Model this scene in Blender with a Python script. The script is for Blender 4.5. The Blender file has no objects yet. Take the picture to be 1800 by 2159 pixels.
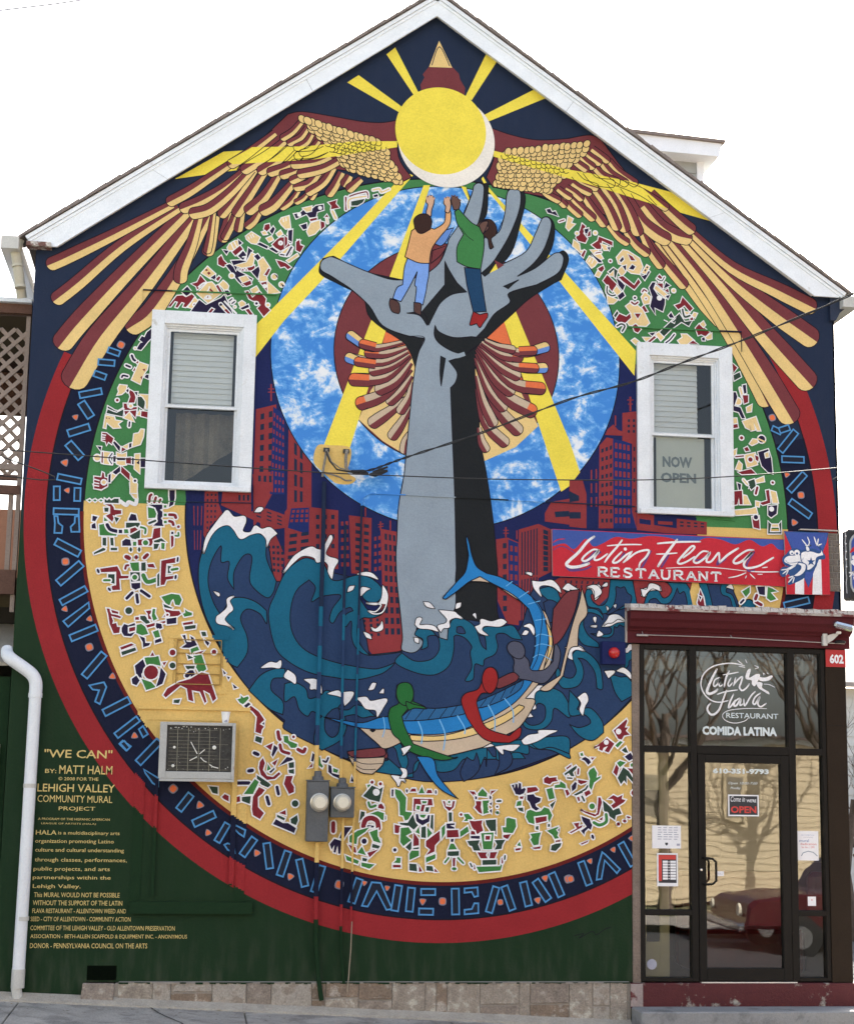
import bpy, bmesh, math, random
from mathutils import Vector, Matrix, geometry
random.seed(7)
SC = bpy.context.scene
R = math.radians
# ------------------------------------------------------------------ camera
CX, CY, CZ = Vector((0.98997862, -0.14023021, 0.01666796)), Vector((0.03920315, 0.15951429, -0.9864169)), Vector((0.13566667, 0.97718508, 0.1634132))
cam = bpy.data.objects.new('camera', bpy.data.cameras.new('camera'))
SC.collection.objects.link(cam)
cam.matrix_world = Matrix(((CX.x, -CY.x, -CZ.x, 0), (CX.y, -CY.y, -CZ.y, -15), (CX.z, -CY.z, -CZ.z, 2.0), (0, 0, 0, 1)))
cam.data.sensor_fit = 'HORIZONTAL'; cam.data.sensor_width = 36; cam.data.lens = 36 * 3426 / 1800
cam.data.clip_end = 2000; cam.data.clip_start = 0.1
SC.camera = cam
# ------------------------------------------------------------------ sky, sun, exposure
SUN_EL, SUN_AZ = 34, 28        # the sun stands behind the house, a little to the right
W = bpy.data.worlds.new('World'); SC.world = W; W.use_nodes = True
wn = W.node_tree; sky = wn.nodes.new('ShaderNodeTexSky'); sky.sky_type = 'NISHITA'; sky.sun_disc = False
sky.sun_elevation = R(SUN_EL); sky.sun_rotation = R(SUN_AZ); sky.dust_density = 4.0; sky.air_density = 1.0; sky.ozone_density = 0.6
bg = wn.nodes['Background']; bg.inputs[1].default_value = 0.15
hs = wn.nodes.new('ShaderNodeHueSaturation'); hs.inputs['Saturation'].default_value = .66; wn.links.new(sky.outputs[0], hs.inputs['Color']); wn.links.new(hs.outputs[0], bg.inputs[0])     # thin white haze over the whole sky
sd = bpy.data.lights.new('sun', 'SUN'); sd.energy = 5.0; sd.angle = R(0.5); sd.color = (1, .93, .82)
so = bpy.data.objects.new('sun', sd); SC.collection.objects.link(so)
az, el = R(SUN_AZ), R(SUN_EL)
sdir = Vector((math.sin(az) * math.cos(el), math.cos(az) * math.cos(el), math.sin(el)))
so.rotation_euler = sdir.to_track_quat('Z', 'Y').to_euler()
SC.view_settings.view_transform = 'Standard'; SC.view_settings.look = 'None'
SC.view_settings.exposure = 1.70; SC.view_settings.gamma = 1
SC.render.engine = 'CYCLES'
# ------------------------------------------------------------------ materials
MATS = {}
def mat(name, col, rough=.6, metal=0, var=.10, scale=6, bump=.15, bscale=60, spec=.4, col2=None, f2=.5, s2=3):
    if name in MATS: return MATS[name]
    m = bpy.data.materials.new(name); m.use_nodes = True; n = m.node_tree; N = n.nodes; L = n.links
    b = N['Principled BSDF']; b.inputs['Roughness'].default_value = rough; b.inputs['Metallic'].default_value = metal
    b.inputs['Specular IOR Level'].default_value = spec
    tc = N.new('ShaderNodeTexCoord'); nz = N.new('ShaderNodeTexNoise'); nz.inputs['Scale'].default_value = scale; nz.inputs['Detail'].default_value = 8
    L.new(tc.outputs['Object'], nz.inputs['Vector'])
    mr = N.new('ShaderNodeMapRange'); mr.inputs['From Min'].default_value = .33; mr.inputs['From Max'].default_value = .67
    mr.inputs['To Min'].default_value = 1 - var; mr.inputs['To Max'].default_value = 1 + var
    nf = N.new('ShaderNodeTexNoise'); nf.inputs['Scale'].default_value = 70; nf.inputs['Detail'].default_value = 4; L.new(tc.outputs['Object'], nf.inputs['Vector'])
    av = N.new('ShaderNodeMath'); av.operation = 'MULTIPLY_ADD'; av.inputs[1].default_value = .45; av.use_clamp = False; L.new(nf.outputs['Fac'], av.inputs[0])
    sc_n = N.new('ShaderNodeMath'); sc_n.operation = 'MULTIPLY'; sc_n.inputs[1].default_value = .55; L.new(nz.outputs['Fac'], sc_n.inputs[0]); L.new(sc_n.outputs[0], av.inputs[2]); nz.inputs['Roughness'].default_value = .65
    L.new(av.outputs[0], mr.inputs['Value'])
    mx = N.new('ShaderNodeMix'); mx.data_type = 'RGBA'; mx.blend_type = 'MULTIPLY'; mx.inputs['Factor'].default_value = 1
    src = None
    if col2:
        n2 = N.new('ShaderNodeTexNoise'); n2.inputs['Scale'].default_value = s2; n2.inputs['Detail'].default_value = 10; n2.inputs['Roughness'].default_value = .65
        L.new(tc.outputs['Object'], n2.inputs['Vector'])
        r2 = N.new('ShaderNodeMapRange'); r2.inputs['From Min'].default_value = f2 - .04; r2.inputs['From Max'].default_value = f2 + .04
        L.new(n2.outputs['Fac'], r2.inputs['Value'])
        m2 = N.new('ShaderNodeMix'); m2.data_type = 'RGBA'; m2.inputs[6].default_value = (*col, 1); m2.inputs[7].default_value = (*col2, 1)
        L.new(r2.outputs[0], m2.inputs[0]); L.new(m2.outputs[2], mx.inputs[6])
    else: mx.inputs[6].default_value = (*col, 1)
    cb = N.new('ShaderNodeCombineColor')
    for i in range(3): L.new(mr.outputs[0], cb.inputs[i])
    L.new(cb.outputs[0], mx.inputs[7]); L.new(mx.outputs[2], b.inputs['Base Color'])
    if bump:
        nb = N.new('ShaderNodeTexNoise'); nb.inputs['Scale'].default_value = bscale; nb.inputs['Detail'].default_value = 6
        L.new(tc.outputs['Object'], nb.inputs['Vector'])
        bp = N.new('ShaderNodeBump'); bp.inputs['Strength'].default_value = bump; bp.inputs['Distance'].default_value = .01
        L.new(nb.outputs['Fac'], bp.inputs['Height']); L.new(bp.outputs[0], b.inputs['Normal'])
    MATS[name] = m; return m
PC = dict(nav=(.016,.026,.056), nb=(.014,.020,.085), nb2=(.016,.028,.13), mar=(.175,.042,.048), mrn=(.20,.022,.030), ylw=(.84,.68,.085), gld=(.76,.54,.22), tan=(.76,.56,.27),
 bei=(.55,.43,.31), crm=(.82,.76,.68), crl=(.74,.17,.065), cty=(.25,.038,.042), gry=(.27,.325,.38), gry2=(.085,.09,.13), blk=(.016,.018,.020), ink=(.012,.010,.016),
 blu=(.13,.26,.60), jea=(.19,.34,.72), orn=(.70,.37,.17), skn=(.62,.38,.25), brs=(.14,.075,.06), bro=(.09,.045,.04), hai=(.045,.022,.018), dbl=(.014,.052,.12), red=(.30,.022,.022), grn=(.05,.20,.062), grp=(.022,.135,.035), lnb=(.017,.021,.036), dim=(.20,.21,.27), nav2=(.010,.013,.034), rln=(.13,.016,.014),
 sea=(.024,.048,.115), tel=(.012,.118,.20), wht=(.80,.78,.78), mbl=(.022,.19,.47), mbd=(.028,.12,.27), lbl=(.16,.43,.72), lin=(.085,.27,.54), ring=(.29,.024,.028), gring=(.062,.215,.075), yring=(.70,.47,.155),
 gng=(.055,.20,.052), nvy=(.022,.016,.045), dkg=(.033,.060,.042), crd=(.68,.52,.20), sblue=(.055,.095,.33), sblu2=(.035,.085,.22), sred=(.52,.03,.045), svio=(.13,.06,.20))
def paint(k):
    if k == 'SKY': return sky_paint()
    return mat('paint_' + k, PC[k], rough=.8, var=.15, scale=2.2, bump=.45, bscale=38, spec=.13)
def sky_paint():
    if 'paint_sky' in MATS: return MATS['paint_sky']
    m = mat('paint_sky', (.06,.27,.75), rough=.75, bump=.25, bscale=45, spec=.12)
    N = m.node_tree.nodes; L = m.node_tree.links; b = N['Principled BSDF']; tc = N.new('ShaderNodeTexCoord')
    mp = N.new('ShaderNodeMapping'); mp.inputs['Scale'].default_value = (1.0, 1.0, 1.25); mp.inputs['Rotation'].default_value = (0, R(28), 0); L.new(tc.outputs['Object'], mp.inputs['Vector'])
    n1 = N.new('ShaderNodeTexNoise'); n1.inputs['Scale'].default_value = 2.7; n1.inputs['Detail'].default_value = 12; n1.inputs['Roughness'].default_value = .68; n1.inputs['Distortion'].default_value = .5
    n0 = N.new('ShaderNodeTexNoise'); n0.inputs['Scale'].default_value = 8.0; n0.inputs['Detail'].default_value = 10; n0.inputs['Roughness'].default_value = .7
    L.new(mp.outputs[0], n1.inputs['Vector']); L.new(mp.outputs[0], n0.inputs['Vector'])
    ad = N.new('ShaderNodeMath'); ad.operation = 'MULTIPLY_ADD'; ad.inputs[1].default_value = .55; L.new(n0.outputs['Fac'], ad.inputs[0]); L.new(n1.outputs['Fac'], ad.inputs[2])
    r = N.new('ShaderNodeValToRGB'); e = r.color_ramp.elements
    e[0].position = .73; e[0].color = (.06,.24,.64,1); e[1].position = .785; e[1].color = (.12,.35,.72,1)
    x = e.new(.82); x.color = (.22,.45,.80,1); x = e.new(.865); x.color = (.58,.69,.82,1); x = e.new(.92); x.color = (.80,.82,.84,1)
    L.new(ad.outputs[0], r.inputs[0]); L.new(r.outputs[0], b.inputs['Base Color']); return m
def glass(name, tint=(.75,.8,.8), base=.22):
    if name in MATS: return MATS[name]
    m = bpy.data.materials.new(name); m.use_nodes = True; N = m.node_tree.nodes; L = m.node_tree.links
    N.remove(N['Principled BSDF']); o = N['Material Output']
    t = N.new('ShaderNodeBsdfTransparent'); t.inputs[0].default_value = (*tint, 1)
    g = N.new('ShaderNodeBsdfGlossy'); g.inputs['Roughness'].default_value = .015; g.inputs[0].default_value = (.95,.96,.97,1)
    tc = N.new('ShaderNodeTexCoord'); nz = N.new('ShaderNodeTexNoise'); nz.inputs['Scale'].default_value = 1.6; L.new(tc.outputs['Object'], nz.inputs['Vector'])
    bp = N.new('ShaderNodeBump'); bp.inputs['Strength'].default_value = .045; bp.inputs['Distance'].default_value = .03; L.new(nz.outputs['Fac'], bp.inputs['Height']); L.new(bp.outputs[0], g.inputs['Normal'])
    f = N.new('ShaderNodeFresnel'); f.inputs[0].default_value = 1.5
    a = N.new('ShaderNodeMath'); a.operation = 'ADD'; a.inputs[1].default_value = base; L.new(f.outputs[0], a.inputs[0])
    x = N.new('ShaderNodeMixShader'); L.new(a.outputs[0], x.inputs[0]); L.new(t.outputs[0], x.inputs[1]); L.new(g.outputs[0], x.inputs[2]); L.new(x.outputs[0], o.inputs[0])
    MATS[name] = m; return m
# ------------------------------------------------------------------ object helpers
COL = SC.collection
def tag(o, label=None, cat=None, group=None, kind=None):
    if label: o['label'] = label
    if cat: o['category'] = cat
    if group: o['group'] = group
    if kind: o['kind'] = kind
    return o
def empty(name, loc, label, cat, group=None):
    o = bpy.data.objects.new(name, None); COL.objects.link(o); o.location = loc; o.empty_display_size = .2
    bpy.context.view_layer.update(); return tag(o, label, cat, group)
def link(name, me, parent=None):
    o = bpy.data.objects.new(name, me); COL.objects.link(o)
    if parent:
        o.parent = parent; o.matrix_parent_inverse = wm(parent).inverted()
    return o
def wm(o):
    m = Matrix.Translation(o.location) @ o.rotation_euler.to_matrix().to_4x4()
    return (wm(o.parent) @ o.matrix_parent_inverse @ m) if o.parent else m
class MB:
    def __init__(s): s.v = []; s.f = []; s.mi = []; s.ms = []
    def m(s, mt):
        if mt not in s.ms: s.ms.append(mt)
        return s.ms.index(mt)
    def poly(s, pts, mt):
        i = len(s.v); s.v += [tuple(p) for p in pts]; s.f.append(list(range(i, i + len(pts)))); s.mi.append(s.m(mt)); return s
    def box(s, x0, x1, y0, y1, z0, z1, mt):
        return s.hexa([(x0,y0,z0),(x1,y0,z0),(x1,y1,z0),(x0,y1,z0),(x0,y0,z1),(x1,y0,z1),(x1,y1,z1),(x0,y1,z1)], mt)
    def hexa(s, c, mt):
        i = len(s.v); s.v += [tuple(p) for p in c]; k = s.m(mt)
        for q in ((0,3,2,1),(4,5,6,7),(0,1,5,4),(1,2,6,5),(2,3,7,6),(3,0,4,7)): s.f.append([i + a for a in q]); s.mi.append(k)
        return s
    def prism(s, pts, y0, y1, mt, mside=None):      # outline in (x, z), extruded along y
        a = sum(pts[i-1][0]*pts[i][1]-pts[i][0]*pts[i-1][1] for i in range(len(pts)))
        if a < 0: pts = pts[::-1]
        n = len(pts); i = len(s.v); s.v += [(p[0], y0, p[1]) for p in pts] + [(p[0], y1, p[1]) for p in pts]
        s.f.append(list(range(i, i + n))); s.mi.append(s.m(mt)); s.f.append([i + n + k for k in range(n)][::-1]); s.mi.append(s.m(mt))
        for k in range(n): s.f.append([i + k, i + n + k, i + n + (k + 1) % n, i + (k + 1) % n]); s.mi.append(s.m(mside or mt))
        return s
    def xprism(s, pts, x0, x1, mt):                  # outline in (y, z), extruded along x
        n = len(pts); i = len(s.v); s.v += [(x0, p[0], p[1]) for p in pts] + [(x1, p[0], p[1]) for p in pts]
        s.f.append(list(range(i, i + n))[::-1]); s.f.append([i + n + k for k in range(n)]); s.mi += [s.m(mt)] * 2
        for k in range(n): s.f.append([i + k, i + (k + 1) % n, i + n + (k + 1) % n, i + n + k]); s.mi.append(s.m(mt))
        return s
    def tube(s, pts, r, mt, n=8, caps=True):
        P = [Vector(p) for p in pts]; i0 = len(s.v); k = s.m(mt); up = None
        rr = r if isinstance(r, (list, tuple)) else [r] * len(P)
        for j, p in enumerate(P):
            d = (P[min(j+1, len(P)-1)] - P[max(j-1, 0)]).normalized()
            if up is None: up = d.orthogonal().normalized()
            up = (up - d * up.dot(d)).normalized(); sd_ = d.cross(up)
            for q in range(n):
                t = 2 * math.pi * q / n; s.v.append(tuple(p + (up * math.cos(t) + sd_ * math.sin(t)) * rr[j]))
        for j in range(len(P) - 1):
            for q in range(n):
                a = i0 + j*n + q; b = i0 + j*n + (q+1) % n; s.f.append([a, b, b + n, a + n]); s.mi.append(k)
        if caps:
            s.f.append([i0 + q for q in range(n)][::-1]); s.f.append([i0 + (len(P)-1)*n + q for q in range(n)]); s.mi += [k, k]
        return s
    def lathe(s, c, prof, mt, n=24, axis='y'):       # prof: (radius, offset along axis)
        i0 = len(s.v); k = s.m(mt)
        for r, h in prof:
            for q in range(n):
                t = 2*math.pi*q/n; a, b = r*math.cos(t), r*math.sin(t)
                s.v.append((c[0]+a, c[1]+h, c[2]+b) if axis == 'y' else ((c[0]+a, c[1]+b, c[2]+h) if axis == 'z' else (c[0]+h, c[1]+a, c[2]+b)))
        for j in range(len(prof)-1):
            for q in range(n):
                a = i0+j*n+q; b = i0+j*n+(q+1) % n; s.f.append([a, b, b+n, a+n]); s.mi.append(k)
        s.f.append([i0+q for q in range(n)]); s.f.append([i0+(len(prof)-1)*n+q for q in range(n)]); s.mi += [k, k]
        return s
    def build(s, name, parent=None, smooth=False, bev=0, fix=True):
        me = bpy.data.meshes.new(name); me.from_pydata(s.v, [], s.f)
        for m_ in s.ms: me.materials.append(m_)
        for p, k in zip(me.polygons, s.mi): p.material_index = k
        if fix or bev:
            bm = bmesh.new(); bm.from_mesh(me)
            bmesh.ops.recalc_face_normals(bm, faces=bm.faces)
            if bev: bmesh.ops.bevel(bm, geom=list(bm.edges), offset=bev, segments=1, affect='EDGES', clamp_overlap=True)
            bm.to_mesh(me); bm.free()
        if smooth:
            for p in me.polygons: p.use_smooth = True
            try: me.set_sharp_from_angle(angle=R(40))
            except Exception: pass
        me.update(); return link(name, me, parent)
def box(name, x0, x1, y0, y1, z0, z1, mt, parent=None, bev=0):
    return MB().box(x0, x1, y0, y1, z0, z1, mt).build(name, parent, bev=bev)
def at(x, z, y=0.0):          # the point at depth y that stands in line with (x, z) of the wall as measured from the street
    k = (15 + y) / 15; return (x * k, y, 2 + (z - 2) * k)
def text(name, s, x0, x1, z0, z1, y, mt, parent=None, bold=.0, shear=0, facing='y', sub=None):
    c = bpy.data.curves.new(name, 'FONT'); c.body = s; c.size = 1; c.offset = bold; c.shear = shear; c.resolution_u = 2
    o = bpy.data.objects.new(name, c); COL.objects.link(o); bpy.context.view_layer.update()
    me = bpy.data.meshes.new_from_object(o); bpy.data.objects.remove(o); bpy.data.curves.remove(c)
    if not me.vertices: return None
    xs = [v.co.x for v in me.vertices]; ys = [v.co.y for v in me.vertices]
    sx = (x1 - x0) / (max(xs) - min(xs)); sz = (z1 - z0) / (max(ys) - min(ys)); mx, my = min(xs), min(ys)
    for v in me.vertices: v.co = (x0 + (v.co.x - mx) * sx, y, z0 + (v.co.y - my) * sz)
    me.name = name; me.materials.clear(); me.materials.append(mt); return link(name, me, parent)
# ------------------------------------------------------------------ painted layers
HOLES = [(-.435, .30, 4.66, 6.20), (4.245, 4.945, 4.60, 6.145), (4.06, 6.17, -1, 3.60)]
GX0, GX1, EZ, PX, PZ = -1.655, 6.155, 6.845, 2.10, 9.56
def cut(poly, a, b, c):       # keep a*x + b*z <= c
    o = []; n = len(poly)
    for i in range(n):
        p, q = poly[i-1], poly[i]; dp = a*p[0]+b*p[1]-c; dq = a*q[0]+b*q[1]-c
        if (dp <= 0) != (dq <= 0):
            t = dp/(dp-dq); o.append((p[0]+(q[0]-p[0])*t, p[1]+(q[1]-p[1])*t))
        if dq <= 0: o.append(q)
    return o
def clip_wall(poly, holes=HOLES, gable=True):
    if gable:
        sl, sr = (PZ-EZ)/(PX-GX0), (PZ-EZ)/(GX1-PX)
        for a, b, c in ((-1,0,-GX0), (1,0,GX1), (-sl,1,PZ-sl*PX), (sr,1,PZ+sr*PX), (0,-1,-.212)):
            poly = cut(poly, a, b, c)
            if len(poly) < 3: return []
    ps = [poly]
    for x0, x1, z0, z1 in holes:
        nx = []
        for p in ps:
            if max(q[0] for q in p) <= x0 or min(q[0] for q in p) >= x1 or max(q[1] for q in p) <= z0 or min(q[1] for q in p) >= z1: nx.append(p); continue
            a = cut(p, 1, 0, x0); b = cut(p, -1, 0, -x1); m_ = cut(cut(p, -1, 0, -x0), 1, 0, x1)
            c = cut(m_, 0, 1, z0); d = cut(m_, 0, -1, -z1); nx += [k for k in (a, b, c, d) if len(k) >= 3]
        ps = nx
    return ps
def spline(pts, cor, closed=True, k=5):
    n = len(pts); out = []
    rng = range(n if closed else n - 1)
    for i in rng:
        p1, p2 = pts[i], pts[(i+1) % n]
        p0 = pts[i-1] if (closed or i > 0) else p1; p3 = pts[(i+2) % n] if (closed or i < n-2) else p2
        t1 = (0, 0) if cor[i] else ((p2[0]-p0[0])/2, (p2[1]-p0[1])/2)
        t2 = (0, 0) if cor[(i+1) % n] else ((p3[0]-p1[0])/2, (p3[1]-p1[1])/2)
        if cor[i]: t1 = ((p2[0]-p1[0])*.6, (p2[1]-p1[1])*.6)
        if cor[(i+1) % n]: t2 = ((p2[0]-p1[0])*.6, (p2[1]-p1[1])*.6)
        d = math.hypot(p2[0]-p1[0], p2[1]-p1[1])
        for t_ in (t1, t2): pass
        def lim(t_):
            l = math.hypot(*t_); return t_ if l <= 1.6*d or l == 0 else (t_[0]*1.6*d/l, t_[1]*1.6*d/l)
        t1, t2 = lim(t1), lim(t2)
        kk = 1 if (cor[i] and cor[(i+1) % n]) else k
        for j in range(kk):
            t = j/kk; a = 2*t**3-3*t*t+1; b = t**3-2*t*t+t; c = -2*t**3+3*t*t; e = t**3-t*t
            out.append((a*p1[0]+b*t1[0]+c*p2[0]+e*t2[0], a*p1[1]+b*t1[1]+c*p2[1]+e*t2[1]))
    if not closed: out.append(pts[-1])
    return out
def ribbon(pts, w, closed=False):
    n = len(pts); L_, R_ = [], []
    ww = w if isinstance(w, list) else [w]*n
    for i in range(n):
        a = pts[i-1] if (closed or i) else pts[i]; b = pts[(i+1) % n] if (closed or i < n-1) else pts[i]
        c = pts[i]
        d1 = (c[0]-a[0], c[1]-a[1]); d2 = (b[0]-c[0], b[1]-c[1])
        l1 = math.hypot(*d1) or 1e-9; l2 = math.hypot(*d2) or 1e-9
        u1 = (d1[0]/l1, d1[1]/l1) if l1 > 1e-8 else None; u2 = (d2[0]/l2, d2[1]/l2) if l2 > 1e-8 else None
        u1 = u1 or u2 or (1, 0); u2 = u2 or u1
        t = (u1[0]+u2[0], u1[1]+u2[1]); l = math.hypot(*t)
        if l < .35: nx, nz = -u1[1], u1[0]; s = 1
        else:
            nx, nz = -t[1]/l, t[0]/l; s = min(1.7, 1/max(.3, (nx*-u1[1]+nz*u1[0])))
        h = ww[i]/2*s; L_.append((c[0]+nx*h, c[1]+nz*h)); R_.append((c[0]-nx*h, c[1]-nz*h))
    q = []
    for i in range(n if closed else n-1): j = (i+1) % n; q.append([L_[i], L_[j], R_[j], R_[i]])
    return q
def circle(x, z, r, n=40): return [(x+r*math.cos(2*math.pi*i/n), z+r*math.sin(2*math.pi*i/n)) for i in range(n)]
class Paint:
    def __init__(s, y0, clip=True, y=None, mats=None): s.b = MB(); s.l = 0; s.y0 = y0; s.clip = clip; s.base = y; s.rec = []
    def quad(s, p, k, l, raw=False):
        yy = -(s.y0 + l*STEP) if s.base is None else s.base - .0003 - l*.00012
        for c in (clip_wall(p) if s.clip else [p]):
            if s.base is not None: q = [at(a, z, yy) for a, z in c]
            else: q = [(a, yy, z) for a, z in c]
            a = sum(q[i-1][0]*q[i][2]-q[i][0]*q[i-1][2] for i in range(len(q)))
            if a < 0: q = q[::-1]
            s.b.poly(q, paint(k))
    def fill(s, pts, k, l):
        if len(pts) < 3: return
        try: tr = geometry.tessellate_polygon([[Vector((p[0], p[1], 0)) for p in pts]])
        except Exception: return
        if not s.clip or all(True for _ in ()):
            pass
        for t in tr: s.quad([pts[i] for i in t], k, l)
    def rib(s, pts, w, k, l, closed=False):
        for q in ribbon(pts, w, closed): s.quad(q, k, l)
STEP = .00003
def feather(P, colL, colR, w0, w1, pts):
    n = len(pts); c = spline(pts, [False]*n, False, 5); m_ = len(c); Lp, Rp = [], []
    tot = [0]
    for i in range(1, m_): tot.append(tot[-1]+math.hypot(c[i][0]-c[i-1][0], c[i][1]-c[i-1][1]))
    T = tot[-1] or 1; r = w1/2
    for i in range(m_):
        a = c[max(i-1, 0)]; b = c[min(i+1, m_-1)]; d = (b[0]-a[0], b[1]-a[1]); l = math.hypot(*d) or 1
        nx, nz = -d[1]/l, d[0]/l; h = (w0+(w1-w0)*min(1, 1.25*tot[i]/T))/2
        Lp.append((c[i][0]+nx*h, c[i][1]+nz*h)); Rp.append((c[i][0]-nx*h, c[i][1]-nz*h))
        end = (d[0]/l, d[1]/l, nx, nz)
    e = c[-1]; capL = []; capR = []
    for j in range(1, 5):
        t = j/4*math.pi/2
        capL.append((e[0]+end[2]*r*math.cos(t)+end[0]*r*.8*math.sin(t), e[1]+end[3]*r*math.cos(t)+end[1]*r*.8*math.sin(t)))
        capR.append((e[0]-end[2]*r*math.cos(t)+end[0]*r*.8*math.sin(t), e[1]-end[3]*r*math.cos(t)+end[1]*r*.8*math.sin(t)))
    P.fill(Lp + capL + c[::-1], colL, P.l); P.fill(Rp + capR + c[::-1], colR, P.l)
    o_ = Lp + capL + capR[:-1][::-1] + Rp[::-1]; P.rib(o_, .0078, 'ink', P.l + 1); P.rec.append(ribbon(o_, .0075)); P.l += 2
def shapes(P, data, z=None, outl=None):
    for ln in data:
        head, _, body = ln.partition('|'); a = head.split(); md = a[0]; k = a[1] if len(a) > 1 else ''
        pts = []; cor = []
        for t in body.split():
            cor.append(t.endswith('/')); x, y = t.rstrip('/').split(','); pts.append((int(x)/1000, int(y)/1000))
        l = P.l
        if md == 'C':
            c = circle(int(a[2])/1000, int(a[3])/1000, int(a[4])/1000, 96); P.fill(c, k, l); P.rib(c, .010 if k in ('SKY', 'mar') else .005, 'ink' if k in ('SKY', 'mar') else k, l+1, True); P.l += 2
        elif md == 'F':
            P.fill(pts, k, l); P.l += 1
            if P.rec and k == 'ylw':        # the ray glazes the feathers: their outlines stay visible through it
                tr = [[pts[i] for i in t_] for t_ in geometry.tessellate_polygon([[Vector((p[0], p[1], 0)) for p in pts]])]
                for T3 in tr:
                    if (T3[1][0]-T3[0][0])*(T3[2][1]-T3[0][1])-(T3[1][1]-T3[0][1])*(T3[2][0]-T3[0][0]) < 0: T3 = T3[::-1]
                    bx = (min(p[0] for p in T3), max(p[0] for p in T3), min(p[1] for p in T3), max(p[1] for p in T3))
                    for rb in P.rec:
                        for q in rb:
                            if max(p[0] for p in q) < bx[0] or min(p[0] for p in q) > bx[1] or max(p[1] for p in q) < bx[2] or min(p[1] for p in q) > bx[3]: continue
                            for i in range(3):
                                a_, b_ = T3[i], T3[(i+1) % 3]; nx, nz = b_[1]-a_[1], a_[0]-b_[0]
                                q = cut(q, nx, nz, nx*a_[0]+nz*a_[1])
                                if len(q) < 3: break
                            if len(q) >= 3: P.quad(q, 'ink', l+1)
                P.l += 1
        elif md == 'f':
            s_ = spline(pts, cor)
            if k == 'wht' and outl == 'ink': P.rib(s_, .026, 'ink', l, True); P.fill(s_, k, l+1); P.rib(s_, .011, 'wht', l+2, True); P.l += 3; continue
            P.fill(s_, k, l)
            if outl: P.rib(s_, .0095, outl, l+1, True)
            P.l += 2
        elif md == 'l': P.rib(spline(pts, cor, False), float(a[2])*.0045, k, l); P.l += 1
        elif md == 'q': feather(P, k, a[2], int(a[3])/1000, int(a[4])/1000, pts)
        elif md == 'g':
            rr, cc, fx, fz = int(a[2]), int(a[3]), float(a[4]), float(a[5]); A, B, Cc, D = pts[:4]
            def bl(u, v): return tuple((A[i]*(1-u)+B[i]*u)*(1-v)+(D[i]*(1-u)+Cc[i]*u)*v for i in (0, 1))
            for r_ in range(rr):
                for c_ in range(cc):
                    u0 = (c_+.5-fx/2)/cc; u1 = (c_+.5+fx/2)/cc; v0 = (r_+.5-fz/2)/rr; v1 = (r_+.5+fz/2)/rr
                    P.quad([bl(u0, v0), bl(u1, v0), bl(u1, v1), bl(u0, v1)], k, l)
            P.l += 1
        elif md == 'm':           # rows of overlapping scale feathers
            nu, nv, sz = int(a[2]), int(a[3]), int(a[4])/1000; A, B, Cc, D = pts[:4]
            P.fill([A, B, Cc, D], 'mar', l); P.l += 1
            def bl(u, v): return tuple((A[i]*(1-u)+B[i]*u)*(1-v)+(D[i]*(1-u)+Cc[i]*u)*v for i in (0, 1))
            for r_ in range(nv, -1, -1):
                for c_ in range(nu+1):
                    u = (c_+(.5 if r_ % 2 else 0)+random.uniform(-.12, .12))/nu; v = (r_+random.uniform(-.15, .15))/nv
                    if not 0 <= u <= 1: continue
                    x, y = bl(u, v); q = bl(u, min(1, v+.05)); w_ = sz*random.uniform(.46, .54); hh = w_*1.35
                    an = math.atan2(D[1]-A[1], D[0]-A[0])*(1-u)+math.atan2(Cc[1]-B[1], Cc[0]-B[0])*u; an += random.uniform(-.2, .2)
                    dx, dz = math.cos(an), math.sin(an)
                    e = [(x+dx*hh*math.cos(t)*1.0-dz*w_*math.sin(t), y+dz*hh*math.cos(t)+dx*w_*math.sin(t)) for t in [2*math.pi*i/12 for i in range(12)]]
                    P.fill(e, k, P.l+(c_ % 2)*2); P.rib(e, .0075, 'ink', P.l+1+(c_ % 2)*2, True); P.rec.append(ribbon([(x+dx*hh*math.cos(t)-dz*w_*math.sin(t), y+dz*hh*math.cos(t)+dx*w_*math.sin(t)) for t in [-1.25+2.5*i/7 for i in range(8)]], .0075))
                P.l += 4
        elif md == 'b':           # outlined bar of the ring lettering
            w_ = int(a[1])/1000; (x0, z0), (x1, z1) = pts; d = math.hypot(x1-x0, z1-z0); nx, nz = -(z1-z0)/d*w_/2, (x1-x0)/d*w_/2
            q = [(x0+nx, z0+nz), (x1+nx, z1+nz), (x1-nx, z1-nz), (x0-nx, z0-nz)]; P.fill(q, 'lnb', l); P.rib(q, .0145, 'lin', l+1, True); P.l += 2
        elif md == 'L': P.fill(pts, 'lnb', l); P.rib(pts, .0145, 'lin', l+1, True); P.l += 2
        elif md in 'kv':
            r_ = int(a[1])/1000*.62; x, z_ = pts[0]; t0 = math.atan2(z_-4.44, x-2.26)
            n_ = 4 if md == 'k' else 3; t0 += math.pi/4 if md == 'k' else 0
            c = [(x+r_*math.cos(t0+2*math.pi*i/n_), z_+r_*math.sin(t0+2*math.pi*i/n_)) for i in range(n_)]
            P.fill(spline(c, [False]*n_, True, 4), 'dim', l); c = [(x+(p[0]-x)*.72, z_+(p[1]-z_)*.72) for p in c]; P.fill(spline(c, [False]*n_, True, 4), 'crl', l+1); P.l += 2
        elif md == 'p': P.rib(pts, .019 if P.y0 < .005 else .024, 'wht', l, True); P.fill(pts, k, l+1); P.l += 2
        elif md == 's':
            w_ = int(a[2])/1000; s_ = spline(pts, cor, False)
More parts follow.
